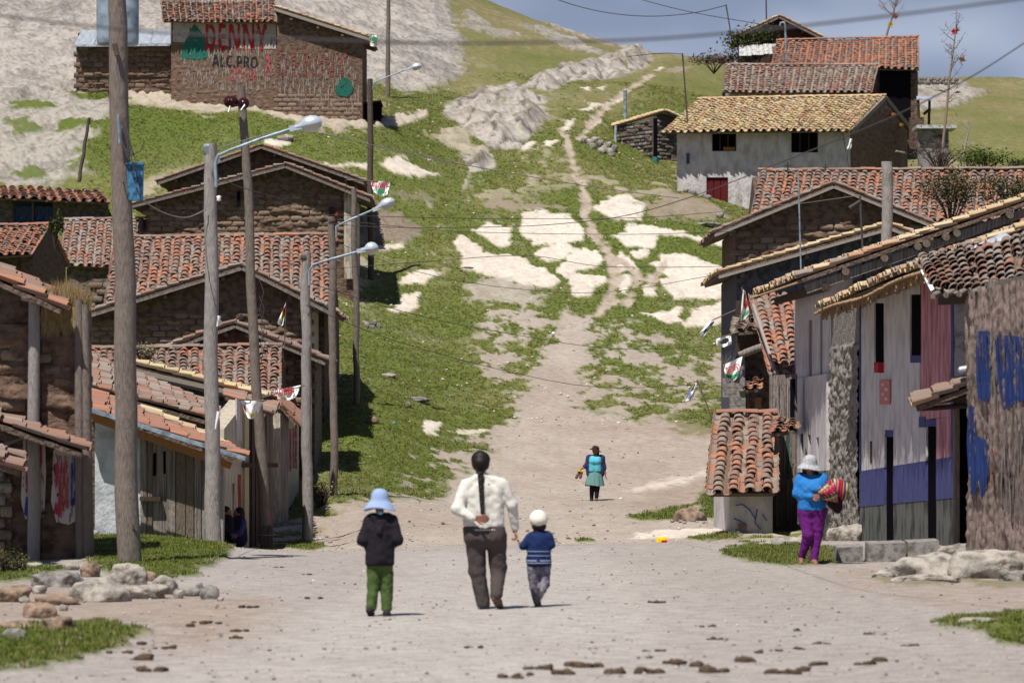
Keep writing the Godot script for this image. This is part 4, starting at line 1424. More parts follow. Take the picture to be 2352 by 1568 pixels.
	beam_part(h, "fascia_board", M.wood_orange, g0 + Vector3(0, -0.12, -0.08), g1 + Vector3(-0.25, -0.13, -0.08), 0.05, 0.13)
	var pg := plane_px(217, 64.0, 515, 64.0)
	wall_px(h, "wall", M.wall_blue_white, pg, [217, 962, 322, 994], [217, 1290, 322, 1290])
	wall_px(h, "wall", M.wood_grey, pg, [322, 994, 404, 1020], [322, 1290, 404, 1290], [[350, 358, 1040, 1092], [374, 380, 1036, 1088]])
	wall_px(h, "wall", M.wood_pale, pg, [404, 1020, 512, 1052], [404, 1290, 512, 1290])
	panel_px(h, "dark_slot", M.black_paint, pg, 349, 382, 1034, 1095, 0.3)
	for e in [[322, 336], [339, 349], [382, 402], [405, 425], [428, 444], [447, 461], [464, 478], [481, 495]]:
		panel_px(h, "plank", M.wood if rng.randf() < 0.5 else M.wood_grey, pg, e[0], e[1], 1004 + (e[0] - 322) * 0.27, 1290, -0.03, 0.03)
	panel_px(h, "shelf", M.wood_dark, pg, 322, 370, 1140, 1150, -0.16, 0.2)
	log_part(h, "down_pipe", M.metal_blue, on_plane(pg, 267, 935) + Vector3(0, 0, 0.1), on_plane(pg, 270, 1034) + Vector3(0, 0, 0.1), 0.03)
	# --- the fronts along the street
	h = thing("cream_street_front", "narrow cream house front with a yellow corner seen edge on left of the street", "house", P(545, 1240, 69), "street fronts")
	var p1 := [-5.0, 66.4, -5.0, 72.0]
	wall_px(h, "wall", M.wall_cream, p1, [514, 985, 566, 918], [514, 1275, 566, 1270], [[533, 538, 1110, 1250]])
	panel_px(h, "door", M.door_dark, p1, 532, 539, 1110, 1250, 0.2)
	panel_px(h, "white_panel", M.plaster_white, p1, 540, 553, 915, 1012, -0.03, 0.03)
	panel_px(h, "yellow_corner", M.yel5, p1, 556, 566, 915, 1270, -0.05, 0.05)
	panel_px(h, "red_poster", M.paint_red, p1, 546, 551, 1090, 1172, -0.02, 0.02)
	h = thing("plank_street_front", "dark plank house front with a beam shelf beyond the cream front", "house", P(598, 1240, 75), "street fronts")
	var p2 := [-4.95, 72.3, -4.95, 79.0]
	wall_px(h, "wall", M.wood_dark, p2, [574, 925, 626, 900], [574, 1270, 626, 1250])
	for e in [575, 584, 592, 600, 609, 617]:
		panel_px(h, "plank", M.wood_dark if rng.randf() < 0.5 else M.wood, p2, e, e + 6.5, 925, 1262, -0.03, 0.03)
	beam_part(h, "beam_shelf", M.wood_dark, P(508, 1068, 70), P(622, 1068, 72.4), 0.3, 0.09)
	roof_slope(h, P(520, 895, 79.2), P(520, 905, 72.0), P(612, 945, 72.0), P(640, 930, 79.2), {"pal": RED, "most": 60})
	h = thing("red_lettered_front", "weathered house front with faded red vertical lettering under a small tiled hood", "house", P(662, 1180, 83), "street fronts")
	var p3 := [-4.85, 80.0, -4.85, 87.0]
	wall_px(h, "wall", M.wall_cream, p3, [643, 950, 686, 955], [643, 1240, 686, 1205])
	wall_px(h, "wall", M.wood_grey, plane_px(643, 80.0, 625, 80.1), [625, 945, 643, 950], [625, 1250, 643, 1240])
	for e in [652, 658, 664, 671, 677]:
		panel_px(h, "painted_stripe", M.paint_rose, p3, e, e + 3.5, 965 + rng.randf() * 20, 1090 - rng.randf() * 40, -0.02, 0.015)
	roof_slope(h, P(640, 905, 84.5), P(640, 916, 80), P(684, 968, 80), P(692, 955, 84.5), {"pal": RED_BRIGHT, "most": 60})
	# --- the nearest house at the left edge
	h = thing("striped_house", "nearest house at the left edge with grey posts and red and blue streaked panels", "house", P(90, 1300, 52), "nearest houses")
	var pn := plane_px(-160, 52.0, 200, 52.0)
	wall_px(h, "wall", M.adobe_dark, pn, [-160, 640, 96, 700], [-160, 1345, 96, 1340])
	wall_px(h, "wall", M.adobe, pn, [96, 722, 196, 715], [96, 1340, 196, 1330], [[128, 158, 800, 828]], 0.45, 0.06)
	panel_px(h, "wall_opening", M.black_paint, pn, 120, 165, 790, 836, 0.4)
	mb = MB.new()
	var ra := on_plane(pn, 196, 715)
	var rb := on_plane(pn, 196, 1330)
	mb.hexa([ra, rb, rb + Vector3(-0.4, 0, 0), ra + Vector3(-0.4, 0, 0), ra + Vector3(-0.05, 0, -1.2), rb + Vector3(-0.05, 0, -1.2), rb + Vector3(-0.5, 0, -1.2), ra + Vector3(-0.5, 0, -1.2)])
	put(mb, "wall", M.adobe, h)
	bricks(h, [on_plane(pn, 0, 940), on_plane(pn, 0, 745), on_plane(pn, 66, 745), on_plane(pn, 66, 940)], Vector3(0, 0, -1), {"w": 0.36, "h": 0.17, "skip": 0.2, "bare": 0.5, "cover": 0.045})
	bricks(h, [on_plane(pn, 98, 960), on_plane(pn, 98, 735), on_plane(pn, 190, 735), on_plane(pn, 190, 960)], Vector3(0, 0, -1), {"cover": 0.06, "w": 0.27, "h": 0.15, "proud": 0.1, "skip": 0.16, "bare": 0.4, "mats": ["brick_c", "adobe_grey", "brick_a", "adobe_grey"]})
	bricks(h, [on_plane(pn, -20, 1290), on_plane(pn, -20, 1080), on_plane(pn, 24, 1080), on_plane(pn, 24, 1290)], Vector3(0, 0, -1), {"w": 0.2, "h": 0.16, "proud": 0.1, "skip": 0.16, "bare": 0.5, "mats": ["brick_c", "rock_grey", "adobe_grey"]})
	var zf := Vector3(0, 0, 0.2)
	log_part(h, "post", M.pole_pale, on_plane(pn, 80, 1310) + zf, on_plane(pn, 82, 695) + zf, 0.09, 0.08)
	log_part(h, "post", M.pole_wood, on_plane(pn, 188, 1300) + zf, on_plane(pn, 184, 690) + zf, 0.07, 0.06)
	log_part(h, "post", M.pole_wood, on_plane(pn, 206, 1290) + zf, on_plane(pn, 198, 700) + zf, 0.085, 0.055)
	worn("plaster_worn", Color(0.46, 0.42, 0.415), "holes_few", Vector3(0.9, 0.22, 0.9))
	outline_px(h, "plaster_panel", M.plaster_worn, pn, [56, 985, 104, 990, 108, 1080, 104, 1185, 84, 1196, 60, 1190, 50, 1150, 54, 1060], 0.15)
	outline_px(h, "plaster_panel", M.plaster_worn, pn, [126, 1032, 186, 1030, 192, 1110, 190, 1190, 160, 1204, 132, 1198, 120, 1150, 124, 1080], 0.19)
	worn("paint_streak", Color(0.4, 0.04, 0.07), "holes", Vector3(1.6, 0.18, 1.6))
	for e in [[62, 1005, 1130], [69, 1008, 1150], [77, 1005, 1148], [86, 1010, 1138], [94, 1005, 1110]]:
		outline_px(h, "red_streak", M.paint_streak, pn, [e[0], e[1], e[0] + 6, e[1] + 3, e[0] + 4, e[2], e[0] - 1, e[2] - 6], 0.175)
	for e in [[131, 1044, 1182], [139, 1046, 1190], [147, 1044, 1175], [155, 1047, 1168]]:
		outline_px(h, "red_streak", M.paint_streak, pn, [e[0], e[1], e[0] + 7, e[1] + 2, e[0] + 5, e[2], e[0] - 2, e[2] - 4], 0.215)
	worn("paint_blue", Color(0.025, 0.07, 0.27), "holes", Vector3(0.9, 0.14, 0.9))
	for e in [[166, 1040, 1190], [173, 1050, 1160], [180, 1045, 1185]]:
		outline_px(h, "blue_streak", M.paint_blue, pn, [e[0], e[1], e[0] + 5, e[1] + 2, e[0] + 3, e[2], e[0] - 1, e[2] - 4], 0.215)
	outline_px(h, "blue_streak", M.paint_blue, pn, [62, 1140, 70, 1142, 66, 1188, 58, 1180], 0.175)
	outline_px(h, "blue_streak", M.paint_blue, pn, [80, 1150, 90, 1152, 88, 1190, 80, 1188], 0.175)
	roof_slope(h, P(-140, 545, 55.5), P(-140, 575, 51.4), P(144, 702, 51.4), P(126, 668, 55.5), {"pal": RED, "pitch": 0.27, "course": 0.34, "miss": 0.02, "sag": 0.03})
	roof_slope(h, P(-60, 895, 53.8), P(-60, 945, 50.8), P(192, 1032, 50.8), P(178, 985, 53.8), {"pal": ["red1", "red2", "red3", "red7"], "pitch": 0.26, "course": 0.3, "miss": 0.08, "sag": 0.03})
	roof_slope(h, P(-90, 985, 51.6), P(-90, 1025, 49.8), P(50, 1075, 49.8), P(42, 1030, 51.6), {"pal": ["red2", "red3", "red7"], "pitch": 0.25, "course": 0.28, "miss": 0.1, "sag": 0.03})
	log_part(h, "roof_pole", M.wood_pale, P(-30, 1038, 50.6), P(54, 1000, 51.4), 0.035)
	# dry grass on top of the wall
	mb = MB.new()
	for i in 900:
		var at := on_plane(pn, rng.randf_range(96, 196), 720) + Vector3(0, 0, -rng.randf() * 0.5 + 0.1)
		var hh := rng.randf_range(0.15, 0.55) * (1.0 - absf(at.x + 6.1) * 0.9)
		var lean := Vector3(rng.randf_range(-0.14, 0.14), maxf(hh, 0.08), rng.randf_range(-0.1, 0.12))
		mb.col = Color(0.9, 0.85, 0.75).lerp(Color(0.5, 0.38, 0.22), rng.randf())
		mb.tri(at + Vector3(-0.012, -0.05, 0), at + Vector3(0.012, -0.05, 0), at + lean, Vector3(0, 0.3, 1))
	for i in 500:
		var at := on_plane(pn, rng.randf_range(100, 194), 722) + Vector3(0, 0, 0.16)
		mb.col = Color(0.9, 0.85, 0.75).lerp(Color(0.45, 0.35, 0.2), rng.randf())
		mb.tri(at + Vector3(-0.014, 0.1, 0), at + Vector3(0.014, 0.1, 0), at + Vector3(rng.randf_range(-0.06, 0.06), -rng.randf_range(0.1, 0.35), 0.06), Vector3(0, 0.3, 1))
	put(mb, "dry_grass", M.dry_grass, h).set_meta("kind", "stuff")
	stretched = false

# ---------------------------------------------------------------- houses on the right
func right_houses() -> void:
	rng.seed = 61
	var h: Node3D
	var mb: MB
	h = thing("topmost_house", "dark gabled house standing highest on the right against the sky", "house", P(1800, 160, 197), "hillside houses")
	gable_house(h, 197.0, [1694, 80], [1790, 34], [1898, 88], 1712, 1884, 260, 6.0, "wood_dark", {"pal": YEL_PALE, "pitch": 0.32, "oh": 0.6})
	h = thing("orange_ridge_house", "long house with an orange tiled roof and black open front below the topmost gable", "house", P(1950, 220, 188), "hillside houses")
	facing_house(h, [1786, 93, 192.0, 2110, 85, 191.0], [1770, 153, 187.6, 2112, 157, 187.2], [1785, 2108, 330], "adobe_dark", {"pal": RED_BRIGHT, "pitch": 0.32, "course": 0.32, "sag": 0.05})
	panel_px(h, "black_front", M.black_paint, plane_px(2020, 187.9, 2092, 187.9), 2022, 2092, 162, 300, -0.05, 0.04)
	panel_px(h, "corner_wall", M.adobe, plane_px(2020, 187.9, 2112, 187.9), 2093, 2109, 165, 300, -0.05, 0.04)
	h = thing("brown_roof_house", "low house with a weathered brown tiled roof between the orange and the yellow roofs", "house", P(1840, 260, 182), "hillside houses")
	facing_house(h, [1667, 149, 185.0, 2018, 150, 185.0], [1661, 208, 181.4, 2004, 212, 181.4], [1680, 2000, 380], "wall_cream", {"pal": RED_GREY, "pitch": 0.33, "course": 0.32, "sag": 0.03})
	# --- white house with the yellow roof
	h = thing("yellow_roof_house", "white house with a yellow tiled roof, two dark windows and a dark red door", "house", P(1750, 470, 170), "hillside houses")
	roof_slope(h, P(1604, 227, 174.5), P(2034, 220, 174.5), P(1955, 298, 169.2), P(1522, 301, 169.2), {"pal": YEL, "pitch": 0.335, "course": 0.36, "ridge": true, "sag": 0.015})
	roof_slope(h, P(2034, 220, 174.5), P(1604, 227, 174.5), P(1700, 310, 179.8), P(2108, 308, 179.8), {"pal": YEL, "pitch": 0.335, "course": 0.36, "most": 60})
	var pw := plane_px(1555, 170.0, 1954, 170.0)
	wall_px(h, "wall", M.plaster_white, pw, [1556, 301, 1954, 299], [1556, 560, 1954, 560], [[1636, 1692, 306, 347], [1818, 1880, 303, 350], [1623, 1673, 407, 476]], 0.4)
	for e in [[1636, 1692, 306, 347], [1818, 1880, 303, 350]]:
		var w := panel_px(h, "window", M.black_paint, pw, e[0], e[1], e[2], e[3], 0.32)
		var m := MB.new()
		for k in [0.0, 0.33, 0.67, 1.0]:
			var x: float = lerpf(e[0] + 1.0, e[1] - 1.0, k)
			m.beam(on_plane(pw, x, e[2]) + Vector3(0, 0, -0.2), on_plane(pw, x, e[3]) + Vector3(0, 0, -0.2), 0.05, 0.05, Vector3(0, 0, 1))
		put(m, "window_bars", M.wood_dark, w)
	panel_px(h, "window_ledge", M.wood_orange, pw, 1662, 1689, 337, 346, 0.1, 0.05)
	panel_px(h, "door", M.door_red, pw, 1623, 1673, 407, 476, 0.12)
	for k in 3:
		panel_px(h, "door_plank", M.door_red, pw, 1625 + k * 16, 1639 + k * 16, 411, 476, 0.07, 0.05)
	for e in [[1690, 1705], [1727, 1733], [1738, 1752]]:
		panel_px(h, "limewash", M.paint_white, pw, e[0], e[1], 452 if e[0] != 1690 else 445, 480, -0.01, 0.01)
	panel_px(h, "meter_box", M.shutter_blue, pw, 1577, 1584, 352, 376, -0.08, 0.07)
	var pe := plane_px(1954, 170.0, 2088, 177.5)
	mb = MB.new()
	mb.prism([on_plane(pe, 1956, 303), on_plane(pe, 2031, 228), on_plane(pe, 2086, 302), on_plane(pe, 2086, 560), on_plane(pe, 1956, 560)], plane_away(pe) * 0.4)
	put(mb, "wall", M.adobe, h)
	bricks(h, [on_plane(pe, 1962, 400), on_plane(pe, 1962, 306), on_plane(pe, 2030, 240), on_plane(pe, 2080, 306), on_plane(pe, 2080, 400)], plane_away(pe), {"w": 0.95, "h": 0.55, "proud": 0.01, "skip": 0.1, "bare": 0.6, "mats": ["adobe", "brick_b", "adobe"], "plain": true})
	beam_part(h, "verge_board", M.wood_grey, P(2033, 226, 174.2), P(1957, 302, 169.4), 0.1, 0.2)
	beam_part(h, "verge_board", M.wood_grey, P(2036, 226, 174.8), P(2106, 312, 179.4), 0.1, 0.2)
	for e in [[2052, 262], [2070, 286], [2018, 252]]:
		log_part(h, "purlin", M.wood_orange, P(e[0], e[1], 174.6), P(e[0] + 4, e[1] + 2, 176.4), 0.08)
	log_part(h, "wall_stick", M.wood_pale, P(2059, 347, 175.0), P(2083, 352, 175.3), 0.05)
	# --- grey hut
	h = thing("grey_hut", "small dark grey stone hut with a yellow tiled gable left of the yellow roofed house", "hut", P(1490, 370, 180))
	var ph := plane_px(1417, 182.5, 1501, 180.0)
	var ph2 := plane_px(1501, 180.0, 1562, 180.6)
	var ap := P(1527, 254, 180.2)
	mb = MB.new()
	mb.prism([on_plane(ph, 1417, 400), on_plane(ph, 1417, 292), on_plane(ph, 1500, 270), on_plane(ph, 1500, 400)], plane_away(ph) * 0.35)
	put(mb, "wall", M.slate_brick, h)
	mb = MB.new()
	mb.prism([on_plane(ph2, 1502, 400), on_plane(ph2, 1502, 268), on_plane(ph2, 1527, 260), on_plane(ph2, 1561, 275), on_plane(ph2, 1561, 400)], plane_away(ph2) * 0.35)
	put(mb, "wall", M.slate_brick, h)
	bricks(h, [on_plane(ph, 1419, 385), on_plane(ph, 1419, 296), on_plane(ph, 1498, 275), on_plane(ph, 1498, 385)], plane_away(ph), {"w": 0.3, "h": 0.17, "mats": ["slate_brick", "rock_grey", "slate_brick"], "proud": 0.08, "bare": 0.6})
	bricks(h, [on_plane(ph2, 1508, 385), on_plane(ph2, 1508, 275), on_plane(ph2, 1558, 282), on_plane(ph2, 1558, 385)], plane_away(ph2), {"w": 0.3, "h": 0.17, "mats": ["slate_brick", "rock_grey", "slate_brick"], "proud": 0.08, "bare": 0.6})
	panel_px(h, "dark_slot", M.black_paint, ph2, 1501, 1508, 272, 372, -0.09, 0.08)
	roof_slope(h, P(1527, 253, 184.5), P(1527, 253, 179.6), P(1410, 288, 182.4), P(1412, 286, 187), {"pal": YEL, "pitch": 0.33, "most": 60})
	roof_slope(h, P(1527, 253, 179.6), P(1527, 253, 184.5), P(1566, 272, 185), P(1566, 271, 180.2), {"pal": YEL, "pitch": 0.33, "most": 60})
	log_part(h, "corner_pipe", M.sheet_white, P(1414, 340, 181.8), P(1415, 288, 181.8), 0.07)
	h = thing("flue_pipe", "tall pale metal flue pipe rising behind the grey hut", "pipe", P(1437, 290, 183))
	mb = MB.new()
	mb.tube([P(1437, 300, 184), P(1436, 208, 184)], [0.09, 0.09], 10)
	mb.tube([P(1436, 211, 184), P(1436, 207, 184)], [0.11, 0.11], 10)
	put(mb, "pipe", M.metal_blue, h)
	# --- wide tiled roof behind the street
	h = thing("wide_tiled_house", "wide orange brown tiled roof running out of the picture on the right", "house", P(2040, 620, 118), "hillside houses")
	facing_house(h, [1745, 393, 122.0, 2480, 388, 122.0], [1720, 503, 118.0, 2480, 508, 118.0], [1745, 2460, 860], "adobe_dark", {"pal": RED, "pitch": 0.288, "course": 0.3, "sag": 0.03})
	h = thing("right_gable_house", "brown adobe gable house with a weathered wall and red verge tiles right of the path", "house", P(1910, 700, 108), "hillside houses")
	gable_house(h, 108.0, [1642, 530], [1916, 418], [2184, 526], 1690, 2135, 900, 7.0, "adobe", {"pal": RED_GREY, "board": "wood_pale", "bricks": {"top": 500, "bottom": 640, "skip": 0.2, "bare": 0.4, "w": 0.42, "h": 0.18, "seed": 31}})
	h = thing("slate_gable_house", "gable house with a dark slate blue wall and thin yellow verge tiles", "house", P(1900, 800, 96), "hillside houses")
	gable_house(h, 96.0, [1651, 624], [2045, 513], [2138, 548], 1692, 2118, 1180, 7.0, "wall_slate", {"pal": YEL, "board": "wood_pale", "pitch": 0.3})
	# --- first long front on the right
	h = thing("lilac_slit_house", "pale lilac house front with narrow slit windows seen edge on beyond the blue based house", "house", P(1870, 1240, 76), "street fronts")
	var p9 := [6.28, 85.0, 5.87, 70.2]
	wall_px(h, "wall", M.wall_lilac, p9, [1825, 672, 1909, 640], [1825, 872, 1909, 858], [[1858, 1866, 735, 866], [1884, 1890, 725, 862]], 0.4)
	wall_px(h, "wall", M.wall_lilac, p9, [1825, 872, 1909, 858], [1825, 1086, 1909, 1080], [[1830, 1837, 992, 1086], [1848, 1855, 996, 1086], [1865, 1872, 998, 1086], [1885, 1891, 1004, 1086]], 0.4, 0.08)
	wall_px(h, "base_wall", M.wall_moss, p9, [1825, 1086, 1909, 1080], [1825, 1290, 1909, 1290], [[1830, 1837, 1086, 1260], [1848, 1855, 1086, 1260], [1865, 1872, 1086, 1260], [1885, 1891, 1080, 1260]], 0.4, 0.09)
	for e in [[1858, 1866, 735, 866], [1884, 1890, 725, 862]]:
		panel_px(h, "window", M.wood_grey, p9, e[0], e[1], e[2], e[3], 0.02)
	for e in [[1830, 1837, 992, 1260], [1848, 1855, 996, 1260], [1865, 1872, 998, 1260], [1885, 1891, 1004, 1260]]:
		panel_px(h, "door", M.door_dark, p9, e[0], e[1], e[2], e[3], 0.0)
	var eb := P(1738, 670, 84.4)
	var ef := P(1840, 634, 69.6)
	var rf := P(2480, 414, 69.6)
	var rb := rf + (eb - ef)
	roof_slope(h, rb, rf, ef, eb, {"pal": YEL_PALE, "pitch": 0.3, "course": 0.34, "most": 220})
	beam_part(h, "verge_board", M.wood_grey, ef + Vector3(0.1, -0.24, -0.12), rf + Vector3(0, -0.24, -0.12), 0.06, 0.16)
	for t in [0.16, 0.3, 0.42, 0.45, 0.52, 0.56, 0.75]:
		var q := ef.lerp(rf, t) + Vector3(0, -0.2, 0)
		log_part(h, "purlin", M.wood, q + Vector3(0, 0, 0.1), q + Vector3(0, 0, -0.9), 0.07)
	mb = MB.new()
	var p9g := plane_px(1910, 70.6, 2480, 70.6)
	mb.prism([on_plane(p9g, 1909, 662), on_plane(p9g, 2480, 470), on_plane(p9g, 2480, 1290), on_plane(p9g, 1909, 1290)], Vector3(0, 0, -0.4))
	put(mb, "wall", M.adobe_dark, h)
	for k in 46:
		var q := eb.lerp(ef, (k + 0.5) / 46.0)
		var s := (rf - ef).normalized()
		log_part(h, "cane", M.cane, q - s * rng.randf_range(0.1, 0.2) + Vector3(0, -0.1, 0), q + s * 0.6 + Vector3(0, -0.1, 0), 0.022, -1, 5)
	beam_part(h, "eave_beam", M.wood_dark, eb + Vector3(0.45, -0.2, 0), ef + Vector3(0.45, -0.2, 0), 0.12, 0.14)
	# rough strip between the two fronts
	h = thing("rough_wall", "rough lumpy grey adobe wall between the lilac front and the blue based house", "wall", P(1942, 1240, 68))
	var pq := [5.88, 70.0, 6.02, 66.0]
	wall_px(h, "wall", M.adobe_grey, pq, [1911, 700, 1976, 690], [1911, 1290, 1976, 1290], [], 0.4)
	mud(h, "lumpy_face", M.lump_grey, [on_plane(pq, 1911, 700), on_plane(pq, 1976, 690), on_plane(pq, 1976, 1290), on_plane(pq, 1911, 1290)], plane_away(pq), {"amp": 0.075, "off": 0.04, "fx": 2.6, "fy": 4.2, "cell": 0.032, "smooth_above": 0.82})
	# --- the house with the blue base
	h = thing("blue_based_house", "white and pink house with a blue painted base, tall dark doors and reed eaves", "house", P(2090, 1240, 60), "street fronts")
	var pb := [6.02, 66.0, 6.42, 54.9]
	var up := [[2009, 2031, 696, 856], [2091, 2117, 676, 833]]
	var dn := [[2033, 2053, 987, 1260], [2128, 2152, 963, 1260]]
	wall_px(h, "wall", M.wall_lilac, pb, [1976, 690, 2114, 635], [1976, 1082, 2114, 1062], up + dn, 0.4)
	wall_px(h, "pink_wall", M.wall_pink, pb, [2114, 635, 2193, 604], [2114, 964, 2193, 956], up, 0.4, 0.004)
	wall_px(h, "wall", M.wall_lilac, pb, [2114, 964, 2128, 963], [2114, 1062, 2128, 1058], [], 0.4)
	wall_px(h, "pink_wall", M.wall_pink, pb, [2152, 961, 2193, 956], [2152, 1056, 2193, 1048], [], 0.4, 0.004)
	wall_px(h, "blue_base", M.wall_blue, pb, [1976, 1082, 2193, 1048], [1976, 1164, 2193, 1143], dn, 0.4, 0.008)
	wall_px(h, "moss_base", M.wall_moss, pb, [1976, 1164, 2193, 1143], [1976, 1300, 2193, 1300], dn, 0.4, 0.002)
	for e in up:
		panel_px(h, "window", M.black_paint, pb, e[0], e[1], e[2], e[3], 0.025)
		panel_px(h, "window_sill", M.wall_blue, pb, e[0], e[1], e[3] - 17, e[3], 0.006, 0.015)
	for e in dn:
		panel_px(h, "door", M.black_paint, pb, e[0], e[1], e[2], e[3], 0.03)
		panel_px(h, "lintel", M.wall_blue, pb, e[0], e[1], e[2], e[2] + 16, 0.006, 0.02)
	panel_px(h, "lintel", M.wall_blue, pb, 2113, 2128, 957, 981, -0.012, 0.01)
	panel_px(h, "edge_stripe", M.wall_blue, pb, 2187, 2193, 620, 1050, -0.014, 0.01)
	panel_px(h, "edge_stripe", M.wall_blue, pb, 1976, 1979, 700, 1085, -0.014, 0.01)
	panel_px(h, "slot", M.wood_dark, pb, 2000, 2004, 1013, 1063, -0.01, 0.01)
	var sg := panel_px(h, "wall_notice", mat("notice_red", Color(0.5, 0.17, 0.16), 0.8), pb, 2025, 2048, 873, 928, -0.03, 0.02)
	for k in 4:
		panel_px(sg, "notice_patch", M.plaster_white, pb, 2030 + (k % 2) * 8, 2036 + (k % 2) * 8, 880 + k * 11, 886 + k * 11, -0.036, 0.005)
	panel_px(h, "red_flower_pot", M.paint_red, pb, 2022, 2031, 832, 856, -0.1, 0.1)
	var eb2 := P(1886, 700, 66.4)
	var ef2 := P(2121, 606, 53.8)
	var rf2 := P(2560, 448, 53.8)
	roof_slope(h, rf2 + (eb2 - ef2), rf2, ef2, eb2, {"pal": YEL_PALE, "pitch": 0.27, "course": 0.34, "most": 220})
	for k in 110:
		var t := (k + 0.5) / 110.0
		var q := eb2.lerp(ef2, t) + Vector3(0, sin(t * 9.0) * 0.03, 0)
		var s := (rf2 - ef2).normalized()
		log_part(h, "cane", M.cane, q - s * rng.randf_range(0.06, 0.16) + Vector3(0, -0.12, 0), q + s * 0.5 + Vector3(0, -0.12, 0), 0.026, -1, 5)
	mb = MB.new()
	for k in 240:
		var t := (k + rng.randf()) / 240.0
		var q := eb2.lerp(ef2, t) + Vector3(rng.randf_range(0.0, 0.1), -0.13, 0)
		mb.beam(q, q + Vector3(rng.randf_range(-0.03, 0.03), -rng.randf_range(0.06, 0.15), 0), 0.025, 0.02, Vector3(0, 0, 1))
	put(mb, "reed_fringe", M.cane, h).set_meta("kind", "stuff")
	for t in [0.2, 0.5, 0.8]:
		var q := eb2.lerp(ef2, t)
		log_part(h, "rafter", M.wood, q + Vector3(0.05, -0.19, 0), q + Vector3(0.9, 0.1, 0), 0.05)
	mb = MB.new()
	mb.prism([P(2195, 640, 55.2), P(2560, 500, 55.2), P(2560, 1300, 55.2), P(2195, 1300, 55.2)], Vector3(0, 0, -0.4))
	put(mb, "wall", M.plaster_grey, h)
	var fl := MB.new()
	var f0 := P(2117, 642, 53.4)
	var f1 := P(2310, 548, 53.4)
	fl.hexa([f0 + Vector3(0, 0.14, -0.1), f1 + Vector3(0, 0.1, -0.1), f1 + Vector3(0.1, 0.0, 0.14), f0 + Vector3(0.12, -0.16, 0.14), f0 + Vector3(0, 0.12, -0.12), f1 + Vector3(0, 0.08, -0.12), f1 + Vector3(0.1, -0.02, 0.12), f0 + Vector3(0.12, -0.18, 0.12)])
	put(fl, "metal_flashing", M.sheet_white, h)
	# --- nearest house on the right, rough wall with blue paint
	h = thing("blue_streaked_house", "nearest house on the right with flaking blue paint on a rough wall and broken tiles", "house", P(2300, 1250, 47), "nearest houses")
	var pz := [6.05, 50.0, 6.16, 42.5]
	wall_px(h, "wall", M.wood_grey, pz, [2239, 655, 2460, 610], [2239, 1330, 2460, 1340], [], 0.5)
	for k in 26:
		var x := 2240 + k * 7.5 + rng.randf_range(-2, 2)
		var y0 := rng.randf_range(640, 800)
		var y1 := rng.randf_range(950, 1300)
		log_part(h, "wall_rib", M.wood_grey if rng.randf() < 0.6 else M.adobe_grey, on_plane(pz, x, y1), on_plane(pz, x + rng.randf_range(-4, 4), y0), rng.randf_range(0.03, 0.09), -1, 6)
	mud(h, "rough_face", M.bark, [on_plane(pz, 2239, 665), on_plane(pz, 2460, 620), on_plane(pz, 2460, 1330), on_plane(pz, 2239, 1320)], plane_away(pz), {"amp": 0.1, "off": 0.085, "fx": 2.6, "fy": 0.45, "cell": 0.035, "smooth_above": 2.0, "seed": 77})
	worn("paint_blue_deep", Color(0.022, 0.06, 0.26), "holes", Vector3(1.1, 0.09, 1.1))
	for b in [[2268, 760, 2296, 760, 2302, 900, 2290, 925, 2270, 915, 2264, 830], [2310, 770, 2350, 770, 2420, 780, 2420, 900, 2330, 940, 2318, 880, 2312, 820], [2248, 930, 2262, 935, 2266, 1000, 2272, 1100, 2262, 1140, 2250, 1130, 2244, 1010], [2268, 1000, 2290, 1010, 2294, 1080, 2286, 1140, 2276, 1140, 2270, 1070]]:
		outline_px(h, "blue_paint", M.paint_blue_deep, pz, b, 0.125)
	for b in [[2328, 940, 2420, 930, 2420, 1180, 2350, 1200, 2322, 1150], [2300, 760, 2314, 760, 2318, 900, 2304, 1000]]:
		outline_px(h, "white_paint", M.wash_white, pz, b, 0.122)
	for b in [[2302, 1028, 2310, 1030, 2308, 1050, 2302, 1048], [2300, 1070, 2307, 1072, 2306, 1120, 2300, 1112]]:
		outline_px(h, "red_paint", M.paint_red_worn, pz, b, 0.13)
	roof_slope(h, P(2108, 598, 52.9), P(2460, 500, 49.5), P(2460, 640, 46.8), P(2146, 662, 50.6), {"pal": ["red3", "red7", "red4", "red1", "red2"], "pitch": 0.25, "course": 0.3, "miss": 0.13, "sag": 0.05})
	beam_part(h, "eave_beam", M.wood_dark, P(2165, 690, 50.8), P(2460, 668, 47.2), 0.12, 0.12)
	for k in 9:
		var q := P(2160 + k * 30, 664 - k * 2.4, 50.4 - k * 0.42)
		log_part(h, "rafter", M.wood_grey, q + Vector3(-0.12, -0.1, 0.25), q + Vector3(0.5, 0.2, -1.0), 0.04)
	# porch beside it
	h = thing("porch_hood", "small tiled porch hood over a dark doorway beside the blue streaked wall", "porch", P(2215, 1240, 51))
	roof_slope(h, P(2244, 858, 52.4), P(2246, 872, 50.0), P(2101, 926, 50.0), P(2112, 905, 52.4), {"pal": ["red7", "yel3", "red1", "red3"], "pitch": 0.26, "course": 0.26})
	for e in [[2112, 932, 2238, 905], [2118, 938, 2240, 930]]:
		log_part(h, "porch_pole", M.wood_dark, P(e[0], e[1], 50.2), P(e[2], e[3], 50.4), 0.035)
	var pp := plane_px(2190, 51.0, 2242, 51.0)
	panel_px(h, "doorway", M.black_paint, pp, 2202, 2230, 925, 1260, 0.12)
	for e in [[2193, 2204], [2228, 2242]]:
		panel_px(h, "door_post", M.wood, pp, e[0], e[1], 905, 1290, -0.05, 0.2)
	panel_px(h, "door_beam", M.wood_dark, pp, 2193, 2242, 905, 930, -0.06, 0.14)
